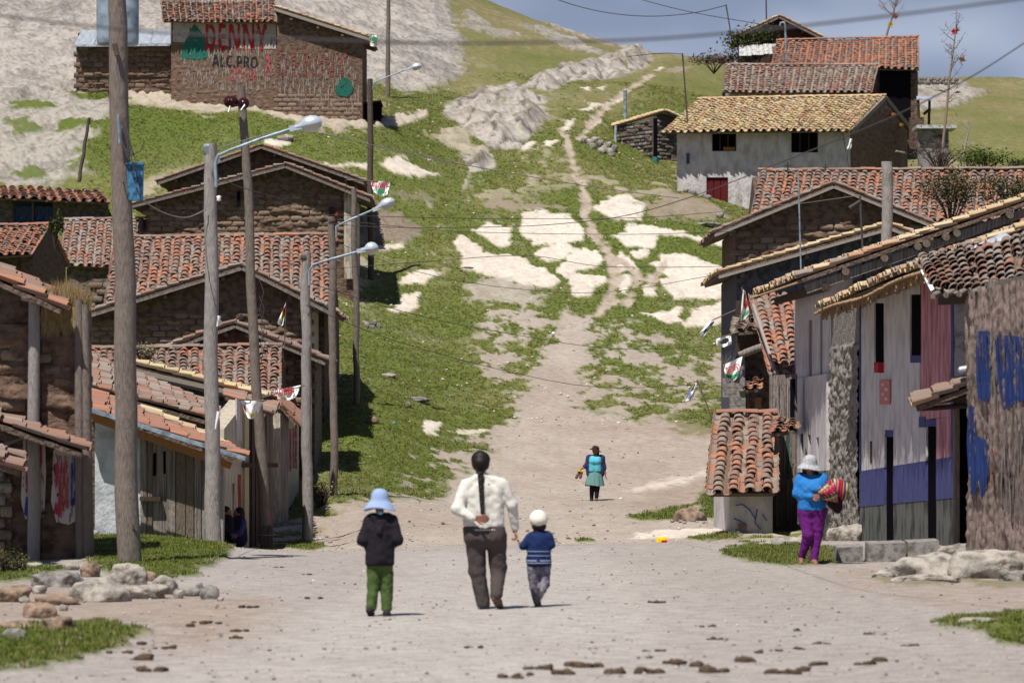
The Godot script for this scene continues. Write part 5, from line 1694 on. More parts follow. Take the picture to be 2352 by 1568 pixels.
	# --- low house with the tiled apron
	h = thing("graffiti_house", "low white walled house with blue scrawls under an orange tiled apron roof", "house", P(1722, 1238, 76), "street fronts")
	facing_house(h, [1648, 951, 78.6, 1782, 949, 78.6], [1630, 1128, 75.2, 1780, 1127, 75.2], [1676, 1775, 1300], "plaster_white", {"pal": RED, "pitch": 0.29, "course": 0.24, "sag": 0.03, "no_back": false})
	var pu := plane_px(1676, 75.6, 1775, 75.6)
	var scrawl := mat("scrawl_blue", Color(0.05, 0.1, 0.32), 0.8)
	for s in [[1690, 1160, 1706, 1158, 1722, 1170, 1736, 1192], [1686, 1190, 1700, 1196, 1716, 1206], [1740, 1168, 1734, 1200, 1748, 1216], [1690, 1216, 1720, 1222], [1752, 1180, 1762, 1196]]:
		var m := MB.new()
		for k in range(0, s.size() - 2, 2):
			m.beam(on_plane(pu, s[k], s[k + 1]) + Vector3(0, 0, 0.012), on_plane(pu, s[k + 2], s[k + 3]) + Vector3(0, 0, 0.012), 0.025, 0.008, Vector3(0, 0, 1))
		put(m, "blue_scrawl", scrawl, h)
	outline_px(h, "bare_patch", M.adobe, pu, [1696, 1202, 1712, 1200, 1716, 1214, 1704, 1224, 1697, 1214], 0.005)
	h = thing("weathered_front", "narrow weathered purple brown house front with a teal strip left of the lilac front", "house", P(1800, 1240, 79), "street fronts")
	var pv := plane_px(1770, 78.9, 1830, 78.9)
	wall_px(h, "wall", M.wood_grey, pv, [1770, 862, 1832, 858], [1770, 1300, 1832, 1300])
	panel_px(h, "teal_strip", mat("teal", Color(0.02, 0.09, 0.08), 0.7), pv, 1808, 1813, 990, 1100, -0.03, 0.02)
	panel_px(h, "dark_gap", M.black_paint, pv, 1815, 1826, 870, 965, -0.02, 0.01)
	for k in 14:
		var x := 1772 + k * 4.2
		log_part(h, "wall_rib", M.wood_grey if k % 3 else M.wood_pale, on_plane(pv, x, rng.randf_range(1050, 1250)), on_plane(pv, x + rng.randf_range(-1, 1), rng.randf_range(870, 960)), rng.randf_range(0.012, 0.03), -1, 5)
	roof_slope(h, P(1724, 672, 89.5), P(1856, 682, 89.5), P(1864, 870, 84.4), P(1772, 860, 84.4), {"pal": RED_BRIGHT + ["red7", "red4"], "pitch": 0.31, "course": 0.3, "sag": 0.03})
	roof_slope(h, P(1786, 960, 78), P(1830, 962, 78), P(1832, 982, 76.6), P(1772, 990, 76.6), {"pal": RED_BRIGHT, "most": 30})
	beam_part(h, "roof_edge_pole", M.wood_pale, P(1730, 700, 87), P(1784, 862, 84.2), 0.06, 0.06)
	# --- cluttered front with the balcony
	h = thing("cluttered_front", "ruinous dark house front with poles and a blue tank among the right hand flags", "house", P(1730, 950, 92), "street fronts")
	var pm := plane_px(1700, 92.0, 1775, 92.0)
	wall_px(h, "wall", M.adobe_dark, pm, [1714, 800, 1790, 780], [1714, 1120, 1790, 1120])
	wall_px(h, "wall", M.wood_dark, plane_px(1690, 93.5, 1775, 93.5), [1692, 690, 1775, 690], [1692, 1120, 1775, 1120])
	bricks(h, [on_plane(pm, 1716, 1020), on_plane(pm, 1716, 900), on_plane(pm, 1745, 900), on_plane(pm, 1745, 1020)], Vector3(0, 0, -1), {"w": 0.25, "h": 0.12, "proud": 0.06})
	log_part(h, "post", M.wood_grey, P(1708, 960, 91.3), P(1706, 820, 91.3), 0.06)
	log_part(h, "post", M.wood, P(1716, 1040, 91.4), P(1713, 880, 91.4), 0.07)
	log_part(h, "pole_beam", M.wood_grey, P(1698, 816, 91), P(1752, 796, 91), 0.09)
	log_part(h, "pole_beam", M.wood, P(1690, 762, 91.2), P(1752, 748, 91.2), 0.07)
	for k in 3:
		panel_px(h, "tank" if k == 0 else "balcony_board", M.shutter_blue if k == 0 else M.wood_dark, pm, 1686 + k * 12, 1712 + k * 14, 818 - k * 30, 868 - k * 40, -0.4, 0.3)
	roof_slope(h, P(1690, 728, 93.5), P(1770, 722, 93.5), P(1764, 752, 91), P(1686, 760, 91), {"pal": RED_GREY, "most": 60, "miss": 0.15})
	roof_slope(h, P(1708, 868, 92), P(1748, 862, 92), P(1746, 888, 90.6), P(1702, 892, 90.6), {"pal": RED_BRIGHT, "most": 30, "miss": 0.15})
	for e in [[1738, 912, 950], [1742, 945, 968]]:
		panel_px(h, "brick", M.red0, pm, e[0] - 4, e[0] + 10, e[1], e[2], -0.16, 0.1)
	h = thing("block_wall", "short wall of grey concrete blocks beside the cluttered front", "wall", P(1690, 960, 91))
	for e in [[1660, 868, 1712, 890], [1661, 891, 1712, 912], [1676, 913, 1713, 932], [1677, 933, 1713, 958], [1678, 959, 1713, 985]]:
		panel_px(h, "block", M.concrete, plane_px(1660, 90.6, 1715, 90.6), e[0], e[2], e[1], e[3], 0.0, 0.3)

func rock_like(at: Vector3, size: Vector3, seed_: int) -> MB:
	var m := MB.new()
	m.add(rock_meshes[seed_ % rock_meshes.size()][0], Transform3D(Basis().scaled_local(size), at))
	return m

# ---------------------------------------------------------------- poles, lamps, wires, flags
# a pole with its foot and top in the picture; returns the thing
func pole(called: String, label: String, fx: float, fy: float, tx: float, ty: float, d: float, r0: float, r1: float, m: Material, group := "wooden utility poles") -> Node3D:
	var h := thing(called, label, "utility pole", P(fx, fy, d), group)
	var mb := MB.new()
	var a := P(fx, fy, d) + Vector3(0, -0.5, 0)
	var b := P(tx, ty, d)
	var rows := []
	var n := FastNoiseLite.new()
	n.seed = int(fx)
	n.frequency = 0.8
	var k := 26
	for i in k:
		var t := float(i) / (k - 1)
		var c := a.lerp(b, t) + Vector3(n.get_noise_1d(t * 4.0), 0, n.get_noise_1d(t * 4.0 + 50.0)) * 0.05
		var row := PackedVector3Array()
		for s in 18:
			var g := TAU * s / 18
			var r := lerpf(r0, r1, t) * (1.0 + n.get_noise_2d(s * 2.1, t * 3.0) * 0.1)
			row.append(c + Vector3(cos(g), 0, sin(g)) * r)
		rows.append(row)
	mb.sheet(rows, true, false)
	for s in 18:
		mb.tri(b, rows[k - 1][s], rows[k - 1][(s + 1) % 18], Vector3.UP)
	put(mb, "shaft", m, h)
	return h

# arm and lamp: picture points along the arm, then the lamp from tail to nose
func street_light(h: Node3D, d: float, pts: Array, tail: Array, nose: Array) -> void:
	var path := []
	for i in range(0, pts.size(), 2):
		path.append(P(pts[i], pts[i + 1], d - 0.2))
	var mb := MB.new()
	var rr := []
	for i in path.size():
		rr.append(0.028)
	mb.tube(path, rr, 8)
	put(mb, "lamp_arm", M.metal_blue, h)
	var a := P(tail[0], tail[1], d - 0.2)
	var b := P(nose[0], nose[1], d - 0.2)
	var x := (b - a)
	var l := x.length()
	x = x.normalized()
	var y := Vector3.UP - x * x.y
	y = y.normalized()
	var z := x.cross(y)
	var rows := []
	var low := []
	var prof := [[0.0, 0.05], [0.22, 0.06], [0.3, 0.1], [0.45, 0.135], [0.65, 0.14], [0.85, 0.11], [0.96, 0.06], [1.0, 0.01]]
	for q in prof:
		var row := PackedVector3Array()
		for s in 14:
			var g := TAU * s / 14
			var v: float = sin(g) * q[1] * (1.05 if sin(g) > 0.0 else 0.35)
			row.append(a + x * l * q[0] + y * v + z * cos(g) * q[1])
		rows.append(row)
	mb = MB.new()
	mb.sheet(rows, true, false)
	var head := put(mb, "lamp_head", M.lamp_shell, h)
	for q in prof.slice(2, 7):
		var row := PackedVector3Array()
		for s in 9:
			var g := PI + PI * s / 8
			row.append(a + x * l * q[0] + y * (sin(g) * q[1] * 0.85 - q[1] * 0.12) + z * cos(g) * q[1] * 0.86)
		low.append(row)
	mb = MB.new()
	mb.sheet(low, false, false)
	put(mb, "lamp_lens", M.lamp_lens, head)
	beam_part(h, "lamp_joint", M.lamp_shell, a - x * 0.1, a + x * 0.12, 0.09, 0.09)

# cable through picture points with distances [x, y, d, ...]
func cable(label: String, pts: Array, r: float, m: Material, group := "overhead cables") -> void:
	var key := []
	for i in range(0, pts.size(), 3):
		key.append(P(pts[i], pts[i + 1], pts[i + 2]))
	var path := []
	var rad := []
	for i in key.size() - 1:
		var p0: Vector3 = key[maxi(i - 1, 0)]
		var p3: Vector3 = key[mini(i + 2, key.size() - 1)]
		for s in 6:
			var t := s / 6.0
			path.append((key[i] as Vector3).cubic_interpolate(key[i + 1], p0, p3, t))
	path.append(key[-1])
	for i in path.size():
		rad.append(r)
	var mb := MB.new()
	mb.tube(path, rad, 5)
	single(mb, "cable", m, key[0], label, "cable", group)

# flag: four picture corners (top left, top right, bottom right, bottom left)
func flag(label: String, d: float, c: Array, stick: Array, o := {}) -> Node3D:
	var h := thing("flag", label, "flag", P(c[0], c[1], d), "campaign flags")
	var q := []
	for i in 4:
		q.append(P(c[i * 2], c[i * 2 + 1], d))
	var rows := []
	var cols := []
	var bands: Array = o.get("bands", [])
	var ph := rng.randf() * 6.0
	for j in 9:
		var row := PackedVector3Array()
		var cr := PackedColorArray()
		for i in 13:
			var u := i / 12.0
			var v := j / 8.0
			var p: Vector3 = (q[0] as Vector3).lerp(q[1], u).lerp((q[3] as Vector3).lerp(q[2], u), v)
			p += Vector3(0, 0, sin(u * 7.0 + v * 3.0 + ph) * 0.06 + sin(u * 13.0 - v * 5.0) * 0.025)
			p.y -= sin(u * PI) * v * o.get("belly", 0.04)
			row.append(p)
			var col := Color(0.82, 0.82, 0.83)
			for b in bands:
				var uu := u + sin(v * 9.0 + ph) * 0.04
				if uu > b[0] and uu < b[1] and v > b[2] and v < b[3]:
					col = b[4]
			cr.append(col)
		rows.append(row)
		cols.append(cr)
	var mb := MB.new()
	mb.sheet(rows, false, false, cols)
	var back := []
	for row in rows:
		var r2 := PackedVector3Array()
		for p in row:
			r2.append(p + Vector3(0, 0, -0.004))
		back.append(r2)
	mb.sheet(back, false, true, cols)
	var cl := put(mb, "cloth", M.flag_cloth, h)
	if o.has("text"):
		var t: Array = o.text   # words, colour key, x0, x1, y0, y1, tilt
		text_px(cl, "lettering", t[0], M[t[1]], plane_px(t[2], d - 0.1, t[3], d - 0.1), t[2], t[3], t[4], t[5], 0.0, t[6])
	if o.has("emblem"):
		var e: Array = o.emblem
		outline_px(cl, "emblem", M[e[0]], plane_px(0, d - 0.095, 2000, d - 0.095), e[1], 0.0)
	if stick.size():
		log_part(h, "stick", M.wood, P(stick[0], stick[1], d), P(stick[2], stick[3], d), 0.018, 0.014, 5)
	return h

func poles_and_wires() -> void:
	rng.seed = 71
	var h: Node3D
	# nearest pole with the transformer
	h = pole("utility_pole", "nearest thick grey wooden pole, its foot among the pale rocks on the left", 297, 1305, 266, -60, 50.0, 0.163, 0.115, M.pole_wood)
	for e in [[243, 0.0], [288, 0.12]]:
		var mb := MB.new()
		mb.lathe(P(e[0] + 4, 104, 50.5 + e[1]), [Vector2(0.0, 0.0), Vector2(0.13, 0.0), Vector2(0.145, 0.03), Vector2(0.15, 0.1), Vector2(0.155, 1.0), Vector2(0.0, 1.02)], 18)
		put(mb, "transformer", M.metal_blue, h)
	log_part(h, "wire_clamp", M.pole_dark, P(262, 100, 49.8), P(268, 128, 49.8), 0.035)
	panel_px(h, "knot", M.pole_dark, plane_px(0, 49.82, 500, 49.82), 302, 309, 1206, 1214, 0.0, 0.02)
	log_part(h, "conduit", M.metal_blue, P(271, 262, 49.8), P(274, 330, 49.8), 0.02)
	for k in 7:
		var a := P(278 + rng.randf() * 12, 255 + rng.randf() * 80, 49.8)
		var b := P(290 + rng.randf() * 45, 300 + rng.randf() * 120, 49.7)
		var mb := MB.new()
		mb.tube([a, a.lerp(b, 0.3) + Vector3(0.05, -0.15, 0.05), a.lerp(b, 0.7) + Vector3(0.04, -0.12, 0.05), b], [0.007, 0.007, 0.007, 0.007], 4)
		put(mb, "loose_wire", M.cable, h)
	h = thing("blue_meter_box", "rusty blue sheet metal box hanging beside the nearest pole", "box", P(309, 462, 50))
	var mb := MB.new()
	mb.box(P(310, 418, 50.0), Vector3(0.2, 0.48, 0.16), Basis(Vector3(0, 0, 1), -0.02))
	put(mb, "casing", mat("box_blue", Color(0.06, 0.2, 0.38), 0.6, "stain", Vector3(2.5, 1.5, 2.5)), h)
	mb = MB.new()
	mb.box(P(310, 376, 49.98), Vector3(0.23, 0.03, 0.2))
	put(mb, "lid", M.box_blue, h)
	log_part(h, "seam", M.pole_dark, P(312, 380, 49.82), P(312, 455, 49.82), 0.006)
	# second pole with a street light
	h = pole("street_light_pole", "pale wooden pole with the nearest and largest street light, second from the left", 489, 1270, 482, 330, 63.0, 0.134, 0.106, M.pole_pale, "poles with street lights")
	mb = MB.new()
	mb.lathe(P(482, 338, 63.0), [Vector2(0.0, -0.12), Vector2(0.113, -0.12), Vector2(0.116, 0.0), Vector2(0.11, 0.05), Vector2(0.0, 0.06)], 14)
	put(mb, "cap", M.metal_blue, h)
	street_light(h, 63.0, [496, 430, 494, 375, 500, 357, 530, 344, 600, 318, 684, 291], [678, 293], [740, 279])
	for e in [[500, 365], [502, 455], [503, 740]]:
		var k := MB.new()
		k.lathe(P(e[0], e[1], 62.85), [Vector2(0.0, -0.05), Vector2(0.04, -0.04), Vector2(0.03, 0.0), Vector2(0.042, 0.03), Vector2(0.0, 0.05)], 8)
		put(k, "insulator", M.cloth_white, h)
	log_part(h, "rag", M.cloth_white, P(503, 725, 62.8), P(498, 750, 62.8), 0.03, 0.012)
	log_part(h, "rag", M.cloth_white, P(502, 945, 62.8), P(494, 985, 62.8), 0.035, 0.012)
	# leaning pole with dark insulators
	h = pole("leaning_pole", "leaning dark wooden pole topped by two black round insulators, spliced at its foot", 613, 1275, 555, 198, 75.0, 0.115, 0.08, M.pole_wood)
	for e in [[526, 233, 0.115], [533, 233, 0.1], [559, 237, 0.115]]:
		mb = MB.new()
		var rows := []
		mb.lathe(P(e[0], e[1], 74.7), [Vector2(0.0, -0.12), Vector2(0.07, -0.1), Vector2(0.115, -0.03), Vector2(0.115, 0.03), Vector2(0.07, 0.1), Vector2(0.0, 0.12)], 16, Basis(Vector3.RIGHT, PI / 2))
		put(mb, "insulator", M.insulator, h)
	log_part(h, "cross_arm", M.pole_dark, P(518, 240, 74.95), P(570, 240, 74.95), 0.04)
	for e in [[524, 258, 528, 244], [553, 254, 562, 240]]:
		log_part(h, "insulator_pin", M.metal, P(e[0], e[1], 74.55), P(e[2], e[3], 74.6), 0.02)
	for e in [[606, 0.10], [622, 0.11]]:
		mb = MB.new()
		mb.beam(P(e[0], 1280, 75.0 - 0.05), P(e[0] - 1, 1208, 75.0 - 0.05), 0.085, 0.16, Vector3(0, 0, 1))
		put(mb, "splint", M.pole_dark, h)
	mb = MB.new()
	var ring := []
	for s in 17:
		ring.append(P(613, 1228, 75.0) + Vector3(cos(TAU * s / 16) * 0.17, 0, sin(TAU * s / 16) * 0.15))
	var rr := []
	for s in 17:
		rr.append(0.012)
	mb.tube(ring, rr, 5, false)
	put(mb, "binding_wire", M.cable_pale, h)
	for k in 4:
		var a := P(594 + k, 640 + k * 40, 74.85)
		mb = MB.new()
		mb.tube([a, a + Vector3(0.1, -0.25, 0.03), a + Vector3(0.02, -0.6, 0.03), a + Vector3(0.12, -0.8, 0.03)], [0.008, 0.008, 0.008, 0.008], 4)
		put(mb, "loose_wire", M.cable, h)
	# poles beyond
	h = pole("street_light_pole", "pale pole with a street light in front of the small gable at the dirt's edge", 707, 1241, 701, 580, 82.0, 0.118, 0.1, M.pole_pale, "poles with street lights")
	mb = MB.new()
	mb.lathe(P(701, 586, 82.0), [Vector2(0.0, -0.1), Vector2(0.108, -0.1), Vector2(0.108, 0.0), Vector2(0.0, 0.05)], 14)
	put(mb, "cap", M.pole_dark, h)
	street_light(h, 82.0, [710, 655, 710, 622, 718, 608, 760, 595, 835, 574], [830, 575], [869, 568])
	h = pole("street_light_pole", "dark pole with a street light and a small red pennant at its top", 768, 1142, 762, 497, 93.0, 0.1, 0.088, M.pole_wood, "poles with street lights")
	mb = MB.new()
	mb.lathe(P(762, 503, 93.0), [Vector2(0.0, -0.1), Vector2(0.098, -0.1), Vector2(0.1, 0.0), Vector2(0.0, 0.04)], 14)
	put(mb, "cap", M.pole_dark, h)
	street_light(h, 93.0, [772, 545, 772, 520, 800, 506, 868, 477], [864, 479], [907, 460])
	outline_px(h, "pennant", M.paint_red, plane_px(700, 92.8, 900, 92.8), [766, 494, 775, 486, 774, 496], 0.0)
	pole("utility_pole", "plain brown pole standing on the grass left of the path, right of the roofs", 821, 927, 812, 434, 117.0, 0.1, 0.085, M.pole_wood)
	h = pole("street_light_pole", "tall dark pole with a street light beside the right end of the painted house", 853, 655, 849, 181, 148.0, 0.125, 0.105, M.pole_dark, "poles with street lights")
	street_light(h, 148.0, [856, 205, 858, 190, 900, 172, 940, 157], [938, 158], [969, 150])
	pole("utility_pole", "farthest wooden pole standing against the grey rock slope right of the painted house", 890, 226, 892, -40, 185.0, 0.125, 0.09, M.pole_wood)
	pole("broken_post", "short dark crooked post standing on the rocky slope at the left edge", 180, 388, 204, 270, 146.0, 0.075, 0.06, M.pole_dark, "")
	pole("utility_pole", "short thick pale pole rising behind the long eave on the right", 2036, 590, 2038, 371, 82.0, 0.115, 0.12, M.pole_pale)
	# thin masts on the roofs
	for e in [["thin mast with a hooked top on the roof of the slate gable house", 1841, 640, 1834, 392, 93.0, 0.022], ["thin dark mast with a hanging lamp beside the pale pole on the right", 1987, 668, 1976, 450, 80.0, 0.026], ["thin iron mast on the yellow tiled roof carrying a wire", 1581, 300, 1568, 122, 170.5, 0.035], ["thin iron mast on the topmost house carrying the sky wires", 1683, 100, 1668, 10, 193.0, 0.035], ["pair of thin rods against the sky on the topmost house", 1761, 48, 1760, -10, 197.5, 0.04], ["pale rod with a hooked end in front of the orange tiled roof", 1808, 168, 1804, 56, 186.5, 0.05]]:
		mb = MB.new()
		mb.tube([P(e[1], e[2], e[5]), P(e[3], e[4], e[5])], [e[6], e[6]], 6)
		if e[1] == 1808:
			mb.tube([P(1804, 57, e[5]), P(1801, 51, e[5]), P(1794, 52, e[5]), P(1792, 60, e[5])], [0.05, 0.05, 0.05, 0.05], 6)
		if e[1] == 1987:
			mb.tube([P(1976, 462, e[5]), P(1952, 478, e[5])], [0.035, 0.045], 6)
		single(mb, "mast", M.metal_blue if e[1] == 1808 or e[1] == 1841 else M.cable, P(e[1], e[2], e[5]), e[0], "mast")
	for e in [[1810, 372, 1810, 392], [1897, 376, 1896, 394]]:
		mb = MB.new()
		mb.tube([P(e[2], e[3] + 6, 121.8), P(e[0], e[1], 121.8)], [0.03, 0.02], 6)
		mb.tube([P(e[0] - 7, e[1] + 8, 121.8), P(e[0] + 7, e[1] + 8, 121.8)], [0.022, 0.022], 6)
		single(mb, "roof_cross", M.wood_dark, P(e[2], e[3], 121.8), "small iron cross on the ridge of the wide tiled roof, %s one" % ("left" if e[0] == 1810 else "right"), "cross", "roof crosses")
	# cables
	cable("blurred thick near cable crossing the whole top of the picture", [-150, 20, 17, 10, 37, 17, 212, 60, 17, 375, 75, 17, 588, 86, 17, 838, 95, 17, 1038, 99, 17, 1176, 98, 17, 1480, 90, 17, 1764, 67, 17, 2060, 34, 17, 2320, 0, 17, 2500, -28, 17], 0.006, M.cable)
	cable("dark cable slanting down from the right edge in front of the yellow roofed house", [2500, 0, 34, 2352, 100, 34, 2211, 188, 34, 2027, 278, 36, 1764, 385, 40, 1600, 448, 48, 1451, 492, 55, 1326, 510, 60, 1176, 520, 66, 900, 522, 70, 710, 510, 74], 0.0065, M.cable)
	cable("slack thin wire hanging in the sky between the hill and the iron mast", [1200, -40, 192, 1284, 0, 192, 1384, 27, 192, 1489, 37, 192, 1589, 30, 192, 1668, 12, 192.9], 0.022, M.cable)
	cable("straight thin wire running down the sky to the topmost gable", [1420, -20, 196, 1478, 0, 196, 1600, 30, 196, 1790, 62, 196], 0.02, M.cable)
	cable("pale cable sloping across the green bank from the nearest lamp to the hill", [500, 340, 62.85, 675, 300, 66, 863, 335, 70, 1051, 375, 74, 1176, 398, 78, 1316, 422, 82, 1401, 435, 86, 1560, 455, 92], 0.009, M.cable_pale)
	cable("thin wire level across the pale rocks to the right hand gable", [710, 492, 82, 1000, 500, 84, 1176, 502, 86, 1476, 499, 90, 1726, 480, 100], 0.007, M.cable)
	cable("upper of two level wires over the pale rock patches", [775, 505, 93, 1000, 528, 93, 1176, 535, 93, 1450, 538, 94, 1690, 531, 95.5], 0.007, M.cable)
	cable("wire over the pale rocks ending at the slate gable house eave", [720, 620, 82, 960, 602, 84, 1210, 587, 88, 1390, 612, 90, 1655, 612, 95], 0.007, M.cable)
	cable("lower wire crossing the footpath below the pale rocks", [780, 560, 93, 963, 625, 92, 1176, 662, 92, 1400, 670, 92, 1690, 622, 92], 0.007, M.cable)
	cable("wire descending across the lower grass towards the cluttered front", [710, 650, 82, 963, 725, 86, 1176, 767, 88, 1400, 800, 90, 1620, 796, 91, 1708, 780, 91.5], 0.007, M.cable)
	cable("lowest wire over the dirt track towards the flags", [700, 700, 81.8, 900, 780, 84, 1176, 855, 88, 1400, 890, 90, 1708, 876, 91.2], 0.007, M.cable)
	cable("slack loop of cable between the nearest pole and the pale lamp pole", [280, 415, 49.8, 335, 465, 53, 385, 492, 57, 430, 499, 62, 474, 480, 62.85], 0.009, M.cable_pale)
	cable("cable running from the pale lamp pole to the leaning pole", [486, 395, 62.85, 540, 425, 71, 588, 440, 74.8, 690, 470, 80], 0.008, M.cable)
	cable("wire from the iron mast on the yellow roof running down to the hut", [1568, 124, 170.4, 1520, 122, 172, 1440, 130, 178], 0.018, M.cable)
	cable("thin drop wire along the white wall of the yellow roofed house", [1935, 300, 169.4, 1946, 360, 169.4, 1952, 392, 169.4], 0.02, M.cable)
	cable("wire slack between the two masts of the right hand gables", [1650, 533, 107, 1760, 478, 100, 1850, 466, 93, 1976, 448, 80], 0.008, M.cable_pale)
	# flags
	mat("flag_cloth", Color(1, 1, 1), 0.85, "", Vector3.ONE, "", 1.0, true)
	M.flag_cloth.backlight_enabled = true
	M.flag_cloth.backlight = Color(0.25, 0.25, 0.25)
	mat("ink_red", Color(0.5, 0.012, 0.03), 0.8)
	mat("ink_green", Color(0.02, 0.3, 0.1), 0.8)
	mat("ink_black", Color(0.03, 0.035, 0.05), 0.8)
	var red := Color(0.5, 0.012, 0.03)
	var green := Color(0.03, 0.28, 0.1)
	var yellow := Color(0.6, 0.5, 0.04)
	var blue := Color(0.1, 0.14, 0.32)
	flag("white flag with red letters and a green emblem beside the tall dark pole", 119.0, [849, 414, 896, 418, 890, 446, 858, 440], [796, 413, 898, 418], {"text": ["DENNY", "ink_red", 854, 892, 419, 431, -0.12], "emblem": ["ink_green", [866, 441, 871, 430, 876, 436, 883, 444, 874, 446]], "belly": 0.1})
	flag("small white flag with a green emblem at the eave of the painted house", 170.3, [847, 78, 868, 82, 865, 106, 850, 104], [840, 78, 880, 83], {"emblem": ["ink_green", [852, 88, 858, 82, 866, 87, 862, 95, 854, 94]]})
	flag("narrow upright white flag with red, yellow and green marks on a thin stick", 91.0, [655, 696, 657, 696, 650, 747, 637, 741], [656, 694, 653, 800], {"bands": [[0.0, 1.0, 0.2, 0.42, red], [0.2, 1.0, 0.45, 0.75, yellow], [0.2, 0.7, 0.78, 0.9, green]]})
	flag("white banner with faded red letters hanging between the leaning and pale poles", 80.0, [620, 898, 690, 884, 680, 912, 640, 914], [560, 925, 700, 885], {"text": ["PODER", "ink_red", 632, 676, 891, 907, 0.12], "bands": [[0.1, 0.5, 0.75, 1.0, yellow]], "belly": 0.05})
	flag("white banner with red stripes and a yellow spot hanging under the yellow verge", 74.0, [551, 919, 604, 921, 592, 946, 568, 958], [545, 917, 610, 920], {"bands": [[0.0, 0.16, 0.3, 0.65, red], [0.3, 0.6, 0.7, 1.0, yellow], [0.55, 1.0, 0.5, 0.6, red]], "belly": 0.08})
	flag("tall limp white flag with red letters below the slate gable house", 91.0, [1707, 664, 1712, 668, 1722, 720, 1700, 738], [1704, 660, 1724, 735], {"bands": [[0.6, 1.0, 0.1, 0.7, red], [0.2, 0.5, 0.35, 0.6, yellow], [0.2, 1.0, 0.8, 0.88, green]]})
	flag("thin twisted white and blue flag leaning out over the grass on the right", 91.5, [1636, 732, 1642, 740, 1618, 770, 1607, 764], [1690, 712, 1634, 736], {"bands": [[0.3, 0.8, 0.1, 0.3, blue], [0.2, 0.6, 0.5, 0.8, blue]]})
	flag("white square flag with a dark round emblem on a level stick at the right", 90.8, [1644, 778, 1679, 770, 1681, 790, 1647, 796], [1698, 762, 1644, 778], {"emblem": ["ink_black", [1654, 787, 1662, 778, 1672, 776, 1676, 781, 1668, 789, 1658, 791]]})
	flag("sagging white flag with red letters and a green edge at the right hand posts", 90.6, [1662, 838, 1706, 818, 1696, 864, 1666, 864], [1662, 842, 1680, 818], {"text": ["DENNY", "ink_red", 1668, 1702, 838, 852, 0.38], "bands": [[0.0, 1.0, 0.72, 1.0, green]], "belly": 0.12})
	flag("small white and blue pennant flag on a thin leaning stick above the tiled apron", 86.0, [1596, 878, 1601, 880, 1594, 910, 1570, 920], [1602, 872, 1645, 985], {"bands": [[0.2, 0.7, 0.3, 0.5, blue], [0.3, 0.6, 0.6, 0.9, blue]]})
	flag("white rag flag tied at the corner of the white yellow roofed house", 169.0, [1953, 318, 1959, 318, 1955, 340, 1946, 342], [1952, 300, 1940, 390], {})

# ---------------------------------------------------------------- trees and bushes
func shrub(called: String, label: String, cat: String, c: Vector3, size: Vector3, n: int, cols: Array, leaf := 0.07, twigs := 8, seed_ := 1) -> void:
	rng.seed = seed_
	var h := thing(called, label, cat, c)
	var st := MB.new()
	var tips := []
	for k in twigs:
		var dir := Vector3(rng.randf_range(-0.5, 0.5) * size.x, size.y * rng.randf_range(0.5, 1.0), rng.randf_range(-0.5, 0.5) * size.z)
		st.tube([c + Vector3(0, -0.2, 0), c + dir * 0.5 + Vector3(rng.randf_range(-0.1, 0.1), 0, 0), c + dir], [0.03, 0.02, 0.006], 5)
		tips.append(c + dir)
		for q in 3:
			var e := c + dir * rng.randf_range(0.4, 0.9)
			var f := e + Vector3(rng.randf_range(-0.3, 0.3) * size.x, rng.randf_range(0.05, 0.3) * size.y, rng.randf_range(-0.3, 0.3) * size.z)
			st.tube([e, f], [0.012, 0.004], 4)
			tips.append(f)
	put(st, "stems", M.wood_dark, h)
	var mb := MB.new()
	for i in n:
		var t: Vector3 = tips[rng.randi() % tips.size()]
		var g := Vector3(rng.randfn(), rng.randfn(), rng.randfn()) * 0.11
		var p := t + g * size
		var a := rng.randf() * TAU
		var e := rng.randf_range(-0.4, 1.2)
		var x := Vector3(cos(a) * cos(e), sin(e), sin(a) * cos(e))
		var y := x.cross(Vector3(rng.randfn(), rng.randfn(), rng.randfn())).normalized()
		var s := leaf * rng.randf_range(0.6, 1.3)
		mb.col = (cols[rng.randi() % cols.size()] as Color).lerp(cols[0], rng.randf() * 0.5)
		mb.quad(p, p + x * s * 0.5 + y * s * 0.3, p + x * s, p + x * s * 0.5 - y * s * 0.3, x.cross(y))
	if n > 0:
		put(mb, "leaves", M.leaf, h).set_meta("kind", "stuff")

